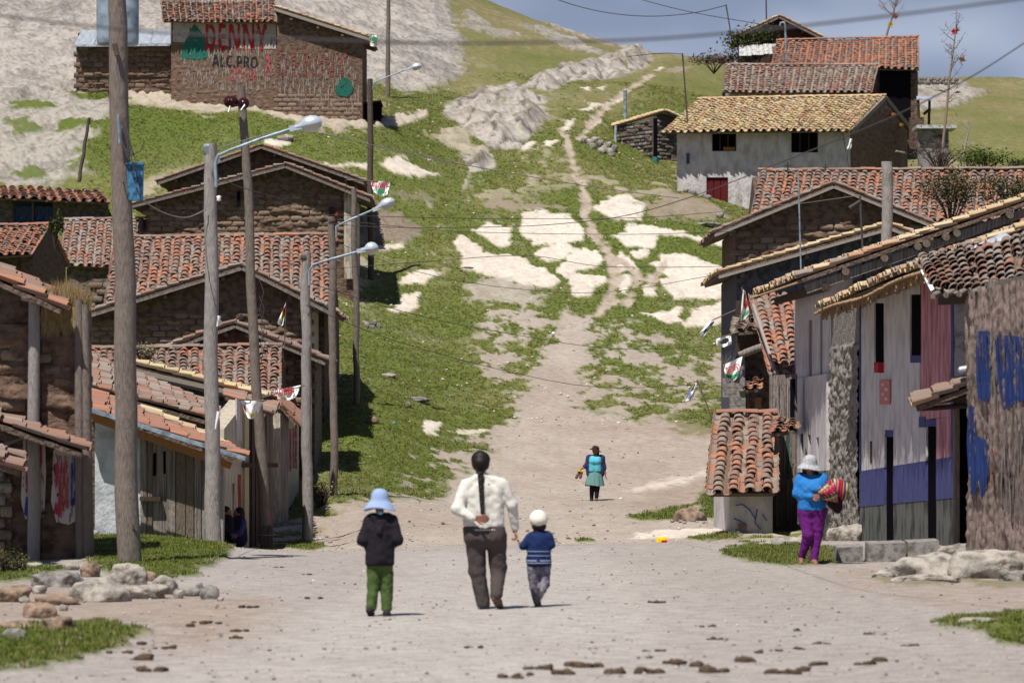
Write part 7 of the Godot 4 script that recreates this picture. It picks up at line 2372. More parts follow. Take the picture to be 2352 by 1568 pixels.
# ---------------------------------------------------------------- people
# joins tapered limbs into one skin. bones: [a, b, ra, rb]; cuts: [normal, point] keep what lies behind
func skin(mb: MB, bones: Array, cell: float, k := 0.03, cuts := [], wrinkle := 0.0, wf := 9.0) -> void:
	var lo := Vector3(1e9, 1e9, 1e9)
	var hi := -lo
	for b in bones:
		var r: float = maxf(b[2], b[3]) + cell * 3.0 + k
		for e in [b[0], b[1]]:
			lo = lo.min(e - Vector3(r, r, r))
			hi = hi.max(e + Vector3(r, r, r))
	var nx := int((hi.x - lo.x) / cell) + 2
	var ny := int((hi.y - lo.y) / cell) + 2
	var nz := int((hi.z - lo.z) / cell) + 2
	var f := PackedFloat32Array()
	f.resize(nx * ny * nz)
	f.fill(0.5)
	for b in bones:
		var a: Vector3 = b[0]
		var ab: Vector3 = b[1] - a
		var l2 := maxf(ab.length_squared(), 1e-8)
		var r := maxf(b[2], b[3]) + cell * 2.5 + k
		var p0 := ((a.min(b[1]) - Vector3(r, r, r) - lo) / cell).floor()
		var p1 := ((a.max(b[1]) + Vector3(r, r, r) - lo) / cell).ceil()
		for z in range(maxi(int(p0.z), 0), mini(int(p1.z), nz - 1) + 1):
			for y in range(maxi(int(p0.y), 0), mini(int(p1.y), ny - 1) + 1):
				var i := (z * ny + y) * nx
				for x in range(maxi(int(p0.x), 0), mini(int(p1.x), nx - 1) + 1):
					var p := lo + Vector3(x, y, z) * cell
					var t := clampf((p - a).dot(ab) / l2, 0.0, 1.0)
					var d: float = p.distance_to(a + ab * t) - lerpf(b[2], b[3], t)
					var o := f[i + x]
					if absf(o - d) < k:
						var h := 0.5 + 0.5 * (o - d) / k
						f[i + x] = lerpf(o, d, h) - k * h * (1.0 - h)
					elif d < o:
						f[i + x] = d
	if wrinkle > 0.0 or cuts.size():
		for z in nz:
			for y in ny:
				for x in nx:
					var i := (z * ny + y) * nx + x
					if f[i] > cell * 3.0:
						continue
					var p := lo + Vector3(x, y, z) * cell
					if wrinkle > 0.0:
						f[i] += n_cloth.get_noise_3d(p.x * wf + p.y * 3.0, p.y * wf * 0.8, p.z * wf) * wrinkle
					for c in cuts:
						f[i] = maxf(f[i], (p - c[1]).dot(c[0]))
	var id := {}
	var base := mb.V.size()
	var off := [0, 1, nx, nx + 1, nx * ny, nx * ny + 1, nx * ny + nx, nx * ny + nx + 1]
	var pos := []
	for q in 8:
		pos.append(Vector3(q & 1, (q >> 1) & 1, q >> 2))
	var edges := [[0, 1], [2, 3], [4, 5], [6, 7], [0, 2], [1, 3], [4, 6], [5, 7], [0, 4], [1, 5], [2, 6], [3, 7]]
	var lim := cell * 1.9
	for z in nz - 1:
		for y in ny - 1:
			var i0 := (z * ny + y) * nx
			for x in nx - 1:
				var i := i0 + x
				if absf(f[i]) > lim:
					continue
				var m := 0
				for q in 8:
					if f[i + off[q]] < 0.0:
						m |= 1 << q
				if m == 0 or m == 255:
					continue
				var s := Vector3.ZERO
				var n := 0
				for e in edges:
					var va := f[i + off[e[0]]]
					var vb := f[i + off[e[1]]]
					if (va < 0.0) != (vb < 0.0):
						s += (pos[e[0]] as Vector3).lerp(pos[e[1]], va / (va - vb))
						n += 1
				id[i] = mb.V.size()
				mb.V.append(lo + (Vector3(x, y, z) + s / n) * cell)
				var g := Vector3(f[i + off[1]] + f[i + off[3]] + f[i + off[5]] + f[i + off[7]] - f[i] - f[i + off[2]] - f[i + off[4]] - f[i + off[6]], f[i + off[2]] + f[i + off[3]] + f[i + off[6]] + f[i + off[7]] - f[i] - f[i + off[1]] - f[i + off[4]] - f[i + off[5]], f[i + off[4]] + f[i + off[5]] + f[i + off[6]] + f[i + off[7]] - f[i] - f[i + off[1]] - f[i + off[2]] - f[i + off[3]])
				mb.N.append(g.normalized())
				mb.C.append(mb.col)
	var dirs := [[1, nx, nx * ny], [nx, nx * ny, 1], [nx * ny, 1, nx]]
	for i in id:
		for q in dirs:
			var j: int = i + q[0]
			if j >= f.size() or (f[i] < 0.0) == (f[j] < 0.0):
				continue
			var a: int = id.get(i - q[1] - q[2], -1)
			var b: int = id.get(i - q[1], -1)
			var c: int = i
			var d: int = id.get(i - q[2], -1)
			if a < 0 or b < 0 or d < 0:
				continue
			c = id[i]
			# clockwise seen from outside
			if f[i] < 0.0:
				mb.I.append_array([a, b, c, a, c, d]) # out
			else:
				mb.I.append_array([a, c, b, a, d, c])

var n_cloth := FastNoiseLite.new()

func cloth_part(h: Node3D, called: String, m: Material, bones: Array, cell: float, k := 0.03, cuts := [], wrinkle := 0.01, wf := 13.0) -> MeshInstance3D:
	var mb := MB.new()
	skin(mb, bones, cell, k, cuts, wrinkle, wf)
	return put(mb, called, m, h)

# a hand at the wrist: palm along `dir`, across `side`, fingers curling by `bend`; added to the same skin
func hand(mb: MB, wrist: Vector3, dir: Vector3, side: Vector3, s: float, bend: float, thumb: float) -> void:
	dir = dir.normalized()
	side = (side - dir * side.dot(dir)).normalized()
	var palm := dir.cross(side)
	var b := []
	for i in 4:
		var o := side * (i - 1.5) * 0.019 * s
		b.append([wrist + o * 0.6, wrist + dir * 0.078 * s + o, 0.013 * s, 0.0105 * s])
		var root := wrist + dir * 0.082 * s + o
		var l: float = [0.062, 0.072, 0.068, 0.052][i] * s
		var d1 := dir.rotated(side, bend * 0.5)
		var d2 := dir.rotated(side, bend * 1.2)
		var d3 := dir.rotated(side, bend * 1.8)
		b.append([root, root + d1 * l * 0.45, 0.0092 * s, 0.0086 * s])
		b.append([root + d1 * l * 0.45, root + d1 * l * 0.45 + d2 * l * 0.32, 0.0086 * s, 0.008 * s])
		b.append([root + d1 * l * 0.45 + d2 * l * 0.32, root + d1 * l * 0.45 + d2 * l * 0.32 + d3 * l * 0.25, 0.008 * s, 0.0068 * s])
	var tb := wrist + dir * 0.02 * s - side * 0.02 * s * thumb
	var tk := tb + (dir * 0.035 - side * 0.03 * thumb + palm * 0.012) * s
	b.append([tb, tk, 0.014 * s, 0.0105 * s])
	b.append([tk, tk + (dir * 0.03 - side * 0.006 * thumb + palm * 0.012) * s, 0.0105 * s, 0.008 * s])
	skin(mb, b, 0.0055 * s, 0.006)

# head with the face turned to `face`
func head(mb: MB, c: Vector3, r: float, face: Vector3, cell: float) -> Dictionary:
	face = face.normalized()
	var side := face.cross(Vector3.UP).normalized()
	var up := side.cross(face)
	var b := [
		[c + up * r * 0.3 - face * r * 0.15, c + up * r * 0.25 + face * r * 0.1, r * 0.95, r * 0.9],
		[c - up * r * 0.1 + face * r * 0.1, c - up * r * 0.75 + face * r * 0.32, r * 0.78, r * 0.42],
		[c + face * r * 0.92 + up * r * 0.1, c + face * r * 1.08 - up * r * 0.22, r * 0.1, r * 0.16],
		[c + face * r * 0.82 - up * r * 0.55 - side * r * 0.16, c + face * r * 0.82 - up * r * 0.55 + side * r * 0.16, r * 0.1, r * 0.1],
		[c + face * r * 0.8 + up * r * 0.22 - side * r * 0.4, c + face * r * 0.8 + up * r * 0.22 + side * r * 0.4, r * 0.14, r * 0.14],
		[c - up * r * 0.4, c - up * r * 1.5 - face * r * 0.2, r * 0.46, r * 0.5],
	]
	for s in [-1.0, 1.0]:
		b.append([c + side * s * r * 0.92 + up * r * 0.18, c + side * s * r * 0.9 - up * r * 0.25, r * 0.14, r * 0.1])
	skin(mb, b, cell, r * 0.25)
	return {"side": side, "up": up, "face": face}

func eyes(h: Node3D, c: Vector3, r: float, fr: Dictionary) -> void:
	for s in [-1.0, 1.0]:
		var m := MB.new()
		m.lathe(c + fr.face * r * 0.86 + fr.up * r * 0.06 + fr.side * s * r * 0.34, [Vector2(0.0, -r * 0.07), Vector2(r * 0.1, 0.0), Vector2(0.0, r * 0.07)], 8)
		put(m, "eye", M.black_paint, h)
	var m2 := MB.new()
	m2.box(c + fr.face * r * 0.92 - fr.up * r * 0.56, Vector3(r * 0.4, r * 0.06, r * 0.08), Basis(fr.side, fr.up, fr.face))
	put(m2, "lips", mat("lips", Color(0.2, 0.06, 0.05), 0.7), h)

func shoe(h: Node3D, m: Material, heel: Vector3, toe: Vector3, r: float, cell := 0.012) -> void:
	var mb := MB.new()
	skin(mb, [[heel, heel.lerp(toe, 0.5), r, r * 0.9], [heel.lerp(toe, 0.5), toe, r * 0.95, r * 0.75]], cell, 0.02)
	put(mb, "shoe", m, h)

func sun_hat(h: Node3D, c: Vector3, rc: float, hc: float, rb: float, drop: float, m: Material, tilt := Basis()) -> void:
	var mb := MB.new()
	var rows := []
	for q in [[0.02, 1.0], [0.4, 0.96], [0.7, 0.83], [0.9, 0.56], [0.98, 0.25], [1.0, 0.0]]:
		var row := PackedVector3Array()
		for s in 20:
			var a := TAU * s / 20
			row.append(c + tilt * Vector3(cos(a) * rc * q[0], hc * q[1], sin(a) * rc * q[0] * 1.08))
		rows.append(row)
	for q in [0.33, 0.66, 1.0]:
		var row := PackedVector3Array()
		for s in 20:
			var a := TAU * s / 20
			var w := 1.0 + 0.05 * sin(a * 3.0 + rb * 40.0)
			row.append(c + tilt * Vector3(cos(a) * lerpf(rc, rb, q) * w, -drop * pow(q, 1.4) * (1.0 + 0.22 * sin(a * 2.0 + 1.0)), sin(a) * lerpf(rc, rb, q) * w))
		rows.append(row)
	mb.sheet(rows, true, true)
	var under := []
	for row in rows:
		var u := PackedVector3Array()
		for p in row:
			u.append(p + Vector3(0, -0.006, 0))
		under.append(u)
	mb.sheet(under, true, false)
	put(mb, "hat", m, h)

func people() -> void:
	n_cloth.seed = 5
	n_cloth.frequency = 1.0
	n_cloth.fractal_octaves = 2
	mat("skin", Color(0.24, 0.115, 0.075), 0.65)
	M.skin.subsurf_scatter_enabled = true
	M.skin.subsurf_scatter_strength = 0.05
	mat("hair", Color(0.016, 0.011, 0.01), 0.5, "fine", Vector3(26, 3, 26), "n_fine", 0.6)
	mat("knit_white", Color(0.76, 0.74, 0.69), 0.95, "fine", Vector3(14, 14, 14), "n_fine", 0.8)
	mat("trouser_brown", Color(0.085, 0.068, 0.068), 0.92, "fine", Vector3(6, 6, 6))
	mat("jacket_black", Color(0.014, 0.012, 0.018), 0.9)
	mat("trouser_green", Color(0.085, 0.135, 0.04), 0.9, "fine", Vector3(6, 6, 6))
	mat("hat_blue", Color(0.34, 0.46, 0.74), 0.9, "fine", Vector3(6, 6, 6))
	mat("hat_grey", Color(0.5, 0.52, 0.56), 0.9, "mottle", Vector3(5, 5, 5))
	mat("collar_blue", Color(0.3, 0.66, 0.78), 0.85)
	mat("sweat_navy", Color(0.012, 0.03, 0.115), 0.9, "fine", Vector3(6, 6, 6))
	mat("trouser_pale", Color(0.2, 0.19, 0.24), 0.9, "stain", Vector3(5, 5, 5))
	mat("shoe_brown", Color(0.12, 0.075, 0.06), 0.8)
	mat("shoe_dark", Color(0.025, 0.02, 0.025), 0.8)
	mat("cap_cream", Color(0.7, 0.66, 0.58), 0.9)
	mat("top_blue", Color(0.03, 0.22, 0.62), 0.9, "fine", Vector3(6, 6, 6))
	mat("trouser_purple", Color(0.115, 0.012, 0.15), 0.85)
	mat("cardigan_navy", Color(0.03, 0.03, 0.1), 0.9)
	mat("shirt_cyan", Color(0.09, 0.42, 0.55), 0.85)
	mat("skirt_teal", Color(0.16, 0.33, 0.32), 0.9, "fine", Vector3(5, 5, 5))
	mat("hat_brown", Color(0.03, 0.018, 0.015), 0.9)
	walking_woman()
	walking_boy()
	walking_child()
	bundle_woman()
	far_woman()
	seated_pair()

func walking_woman() -> void:
	var d := 38.0
	var J := func(x: float, y: float, z: float) -> Vector3: return P(x, y, d) + Vector3(0, 0, z)
	var h := thing("person", "woman from behind in a white knitted sweater, long black braid, holding a child's hand", "person", P(1125, 1399, d), "people on the road")
	var mb := MB.new()
	var hc: Vector3 = J.call(1104, 1064, -0.02)
	head(mb, hc, 0.085, Vector3(0.06, -0.05, -1), 0.011)
	var sl: Vector3 = J.call(1070, 1116, 0.0)
	var sr: Vector3 = J.call(1155, 1114, 0.0)
	var el: Vector3 = J.call(1050, 1168, 0.12)
	var hl: Vector3 = J.call(1092, 1189, 0.19)
	var er: Vector3 = J.call(1176, 1160, 0.0)
	var hr: Vector3 = J.call(1183, 1220, -0.05)
	var body := [
		[J.call(1104, 1085, 0), J.call(1108, 1110, 0), 0.05, 0.06], [J.call(1097, 1122, 0), J.call(1099, 1180, 0), 0.075, 0.085], [J.call(1122, 1122, 0), J.call(1122, 1180, 0), 0.075, 0.085],
		[sl, el, 0.045, 0.036], [el, hl, 0.036, 0.026], [sr, er, 0.045, 0.036], [er, hr, 0.036, 0.026],
		[J.call(1096, 1225, 0), J.call(1100, 1310, -0.02), 0.085, 0.055], [J.call(1100, 1310, -0.02), J.call(1111, 1388, 0.0), 0.05, 0.036],
		[J.call(1143, 1225, 0), J.call(1145, 1305, -0.04), 0.085, 0.055], [J.call(1145, 1305, -0.04), J.call(1143, 1370, 0.1), 0.05, 0.036],
	]
	skin(mb, body, 0.015, 0.04)
	hand(mb, hl, Vector3(1, -0.05, 0.1), Vector3(0, 1, 0.1), 0.95, 0.5, 1.0)
	hand(mb, hr, Vector3(0.12, -1, 0.0), Vector3(0, 0.1, -1), 0.8, 1.5, 1.0)
	put(mb, "body", M.skin, h)
	var hem: float = P(0, 1212, d).y
	var tor := [
		[J.call(1105, 1094, 0), J.call(1074, 1113, 0), 0.052, 0.056], [J.call(1106, 1094, 0), J.call(1150, 1111, 0), 0.052, 0.056], [J.call(1086, 1132, 0.0), J.call(1087, 1200, 0.01), 0.09, 0.1], [J.call(1111, 1124, 0.0), J.call(1111, 1205, 0.02), 0.11, 0.115], [J.call(1137, 1130, 0.0), J.call(1135, 1200, 0.01), 0.09, 0.1],
		[sl, el, 0.066, 0.055], [el, hl + Vector3(-0.03, 0.0, 0), 0.055, 0.04], [sr, er, 0.066, 0.052], [er, hr + Vector3(0, 0.03, 0), 0.052, 0.038], [J.call(1090, 1220, 0.0), J.call(1134, 1220, 0.0), 0.105, 0.105],
	]
	cloth_part(h, "sweater", M.knit_white, tor, 0.0135, 0.035, [[Vector3(0, -1, 0), Vector3(0, hem - 0.16, 0)], [Vector3(0.0, -1, 0), Vector3(0, P(0, 1400, d).y, 0)]], 0.009)
	var tr := [
		[J.call(1090, 1215, 0.01), J.call(1134, 1215, 0.01), 0.115, 0.115], [J.call(1092, 1232, 0.03), J.call(1134, 1232, 0.03), 0.118, 0.118],
		[J.call(1092, 1235, 0.0), J.call(1096, 1310, -0.01), 0.105, 0.085], [J.call(1096, 1310, -0.01), J.call(1110, 1386, 0.0), 0.08, 0.068],
		[J.call(1140, 1235, 0.0), J.call(1144, 1305, -0.03), 0.105, 0.085], [J.call(1145, 1303, -0.06), J.call(1140, 1364, 0.12), 0.08, 0.064],
	]
	cloth_part(h, "trousers", M.trouser_brown, tr, 0.0145, 0.03, [[Vector3(0, 1, 0), Vector3(0, hem + 0.02, 0)], [Vector3(0, -1, 0), Vector3(0, P(0, 1395, d).y, 0)]], 0.009)
	var em := MB.new()
	for k in 26:
		var a := PI * (k + 0.5) / 26.0
		var c: Vector3 = J.call(1112, 1213, 0.0)
		em.lathe(c + Vector3(-cos(a) * 0.2, -0.012, sin(a) * 0.145), [Vector2(0.0, -0.012), Vector2(0.012, 0.0), Vector2(0.0, 0.012)], 6)
	put(em, "scalloped_hem", M.knit_white, h)
	shoe(h, M.shoe_dark, J.call(1111, 1393, 0.03), J.call(1112, 1394, -0.14), 0.042)
	shoe(h, M.shoe_brown, J.call(1138, 1371, 0.13), J.call(1149, 1393, -0.02), 0.045)
	var hm := MB.new()
	skin(hm, [[hc + Vector3(0, 0.035, 0.01), hc + Vector3(0, 0.01, 0.025), 0.094, 0.09], [hc + Vector3(0, -0.03, 0.035), hc + Vector3(0, -0.085, 0.06), 0.074, 0.032]], 0.011, 0.03, [], 0.006)
	put(hm, "hair", M.hair, h)
	hm = MB.new()
	var br := []
	for strand in 3:
		var last := Vector3.ZERO
		for i in 34:
			var t := i / 33.0
			var c: Vector3 = J.call(lerpf(1104, 1108, t), lerpf(1086, 1178, t), lerpf(0.085, 0.165, t))
			var w := 1.0 - t * 0.4
			c += Vector3(sin(t * 34.0 + strand * TAU / 3.0) * 0.017, 0, cos(t * 68.0 + strand * TAU / 3.0) * 0.006) * w
			if i > 0:
				br.append([last, c, 0.0165 * w, 0.0165 * w])
			last = c
	skin(hm, br, 0.0055, 0.004)
	put(hm, "braid", M.hair, h)

func walking_boy() -> void:
	var d := 36.5
	var J := func(x: float, y: float, z: float) -> Vector3: return P(x, y, d) + Vector3(0, 0, z)
	var h := thing("person", "child seen from behind in a pale blue sun hat, black hooded jacket and green trousers", "person", P(872, 1417, d), "people on the road")
	var mb := MB.new()
	var hc: Vector3 = J.call(872, 1158, -0.01)
	head(mb, hc, 0.078, Vector3(0, -0.1, -1), 0.011)
	var sl: Vector3 = J.call(849, 1196, 0)
	var sr: Vector3 = J.call(901, 1195, 0)
	var el: Vector3 = J.call(832, 1240, 0.04)
	var er: Vector3 = J.call(913, 1240, 0.04)
	var hl: Vector3 = J.call(850, 1256, -0.16)
	var hr: Vector3 = J.call(894, 1256, -0.16)
	skin(mb, [[J.call(872, 1180, 0), J.call(873, 1260, 0), 0.045, 0.08], [sl, el, 0.035, 0.03], [el, hl, 0.03, 0.022], [sr, er, 0.035, 0.03], [er, hr, 0.03, 0.022],
		[J.call(860, 1290, 0), J.call(857, 1350, 0), 0.06, 0.042], [J.call(857, 1350, 0), J.call(853, 1405, 0.03), 0.04, 0.03], [J.call(886, 1290, 0), J.call(888, 1350, -0.02), 0.06, 0.042], [J.call(888, 1350, -0.02), J.call(888, 1405, 0.0), 0.04, 0.03]], 0.015, 0.03)
	hand(mb, hl, Vector3(0.8, 0, -0.5), Vector3(0, 1, 0), 0.75, 0.8, 1.0)
	hand(mb, hr, Vector3(-0.8, 0, -0.5), Vector3(0, 1, 0), 0.75, -0.8, 1.0)
	put(mb, "body", M.skin, h)
	cloth_part(h, "jacket", M.jacket_black, [[J.call(856, 1192, 0), J.call(890, 1191, 0), 0.06, 0.06], [J.call(858, 1210, 0), J.call(859, 1290, 0.01), 0.085, 0.085], [J.call(886, 1210, 0), J.call(886, 1290, 0.01), 0.085, 0.085], [J.call(872, 1205, 0.02), J.call(872, 1285, 0.03), 0.09, 0.09],
		[sl, el, 0.058, 0.05], [el, hl, 0.05, 0.036], [sr, er, 0.058, 0.05], [er, hr, 0.05, 0.036]], 0.0135, 0.03, [[Vector3(0, -1, 0), Vector3(0, P(0, 1299, d).y, 0)]], 0.009)
	cloth_part(h, "hood", M.jacket_black, [[J.call(860, 1188, 0.05), J.call(871, 1222, 0.1), 0.04, 0.028], [J.call(884, 1188, 0.05), J.call(873, 1222, 0.1), 0.04, 0.028], [J.call(860, 1186, 0.05), J.call(884, 1186, 0.05), 0.035, 0.035]], 0.012, 0.02, [], 0.008)
	cloth_part(h, "collar", M.collar_blue, [[J.call(861, 1182, 0.03), J.call(886, 1182, 0.03), 0.024, 0.024], [J.call(872, 1180, 0.05), J.call(874, 1180, 0.05), 0.028, 0.028]], 0.011, 0.02, [], 0.0)
	cloth_part(h, "trousers", M.trouser_green, [[J.call(862, 1290, 0), J.call(884, 1290, 0), 0.075, 0.075], [J.call(859, 1300, 0), J.call(857, 1350, 0), 0.07, 0.058], [J.call(857, 1350, 0), J.call(852, 1400, 0.03), 0.057, 0.05], [J.call(887, 1300, 0), J.call(888, 1350, -0.02), 0.07, 0.058], [J.call(888, 1350, -0.02), J.call(887, 1400, 0.0), 0.058, 0.052]], 0.013, 0.02, [[Vector3(0, -1, 0), Vector3(0, P(0, 1403, d).y, 0)]], 0.012)
	shoe(h, M.shoe_dark, J.call(849, 1401, 0.09), J.call(854, 1413, -0.05), 0.036)
	shoe(h, M.shoe_dark, J.call(888, 1409, 0.03), J.call(887, 1411, -0.12), 0.04)
	sun_hat(h, J.call(872, 1149, 0.0), 0.088, 0.115, 0.15, 0.08, M.hat_blue)

func walking_child() -> void:
	var d := 38.6
	var J := func(x: float, y: float, z: float) -> Vector3: return P(x, y, d) + Vector3(0, 0, z)
	var h := thing("person", "small child in a cream cap and dark blue jersey holding the braided woman's hand", "person", P(1237, 1394, d), "people on the road")
	var mb := MB.new()
	var hc: Vector3 = J.call(1237, 1198, 0)
	head(mb, hc, 0.078, Vector3(0.7, -0.05, -1), 0.011)
	var sl: Vector3 = J.call(1217, 1234, 0)
	var sr: Vector3 = J.call(1262, 1233, 0)
	var el: Vector3 = J.call(1201, 1254, 0.02)
	var hl: Vector3 = J.call(1194, 1247, 0.0)
	var er: Vector3 = J.call(1266, 1250, 0.0)
	var hr: Vector3 = J.call(1262, 1252, -0.16)
	skin(mb, [[J.call(1238, 1216, 0), J.call(1238, 1290, 0), 0.04, 0.075], [sl, el, 0.03, 0.024], [el, hl, 0.024, 0.02], [sr, er, 0.03, 0.026], [er, hr, 0.026, 0.02],
		[J.call(1225, 1300, 0), J.call(1227, 1345, 0), 0.055, 0.038], [J.call(1227, 1345, 0), J.call(1235, 1386, 0), 0.036, 0.028], [J.call(1252, 1300, 0), J.call(1252, 1338, -0.02), 0.055, 0.038], [J.call(1252, 1338, -0.02), J.call(1243, 1356, 0.14), 0.036, 0.028]], 0.014, 0.03)
	hand(mb, hl, Vector3(-0.6, 0.75, 0), Vector3(0, 0.1, 1), 0.5, 0.9, 1.0)
	hand(mb, hr, Vector3(-0.5, 0, -0.8), Vector3(0, 1, 0), 0.6, 0.7, 1.0)
	put(mb, "body", M.skin, h)
	cloth_part(h, "jersey", M.sweat_navy, [[J.call(1224, 1232, 0), J.call(1254, 1231, 0), 0.055, 0.055], [J.call(1227, 1245, 0), J.call(1227, 1290, 0.01), 0.072, 0.078], [J.call(1250, 1245, 0), J.call(1249, 1290, 0.01), 0.072, 0.078], [J.call(1238, 1240, 0.02), J.call(1238, 1290, 0.03), 0.078, 0.085], [sl, el, 0.046, 0.038], [el, hl + Vector3(0.02, -0.02, 0), 0.038, 0.03], [sr, er, 0.046, 0.042], [er, hr, 0.042, 0.03], [J.call(1238, 1218, 0), J.call(1238, 1228, 0), 0.05, 0.055]], 0.012, 0.025, [[Vector3(0, -1, 0), Vector3(0, P(0, 1301, d).y, 0)]], 0.009)
	mat("stripe_pale", Color(0.3, 0.36, 0.5), 0.9)
	for e in [[1266, 0.006], [1276, 0.006], [1288, 0.012], [1293, 0.008]]:
		var st := MB.new()
		var rows := []
		for j in 2:
			var row := PackedVector3Array()
			for i in 15:
				var a := PI * i / 14.0
				row.append(J.call(1238, e[0], 0.015) + Vector3(-cos(a) * 0.128, j * e[1], sin(a) * 0.1))
			rows.append(row)
		st.sheet(rows, false, true)
		put(st, "stripe", M.stripe_pale, h)
	cloth_part(h, "trousers", M.trouser_pale, [[J.call(1228, 1298, 0), J.call(1248, 1298, 0), 0.075, 0.075], [J.call(1226, 1308, 0), J.call(1227, 1345, 0), 0.065, 0.052], [J.call(1227, 1345, 0), J.call(1234, 1382, 0), 0.05, 0.044], [J.call(1250, 1308, 0), J.call(1251, 1338, -0.02), 0.065, 0.055], [J.call(1251, 1338, -0.02), J.call(1245, 1352, 0.12), 0.054, 0.045]], 0.0125, 0.02, [], 0.014)
	shoe(h, M.shoe_brown, J.call(1236, 1389, 0.02), J.call(1236, 1390, -0.1), 0.034)
	shoe(h, M.concrete, J.call(1241, 1355, 0.17), J.call(1240, 1370, 0.13), 0.038)
	var cp := MB.new()
	skin(cp, [[hc + Vector3(0, 0.03, 0.0), hc + Vector3(0, 0.02, 0.01), 0.092, 0.092]], 0.011, 0.02, [], 0.004)
	put(cp, "cap", M.cap_cream, h)
	cp = MB.new()
	cp.box(hc + Vector3(0.085, 0.035, -0.06), Vector3(0.08, 0.012, 0.09), Basis(Vector3.UP, 0.6) * Basis(Vector3(0, 0, 1), -0.2))
	put(cp, "cap_brim", M.cap_cream, h)
	cp = MB.new()
	skin(cp, [[hc + Vector3(-0.02, -0.045, 0.03), hc + Vector3(0.03, -0.045, 0.03), 0.05, 0.05]], 0.011, 0.02)
	put(cp, "hair", M.hair, h)

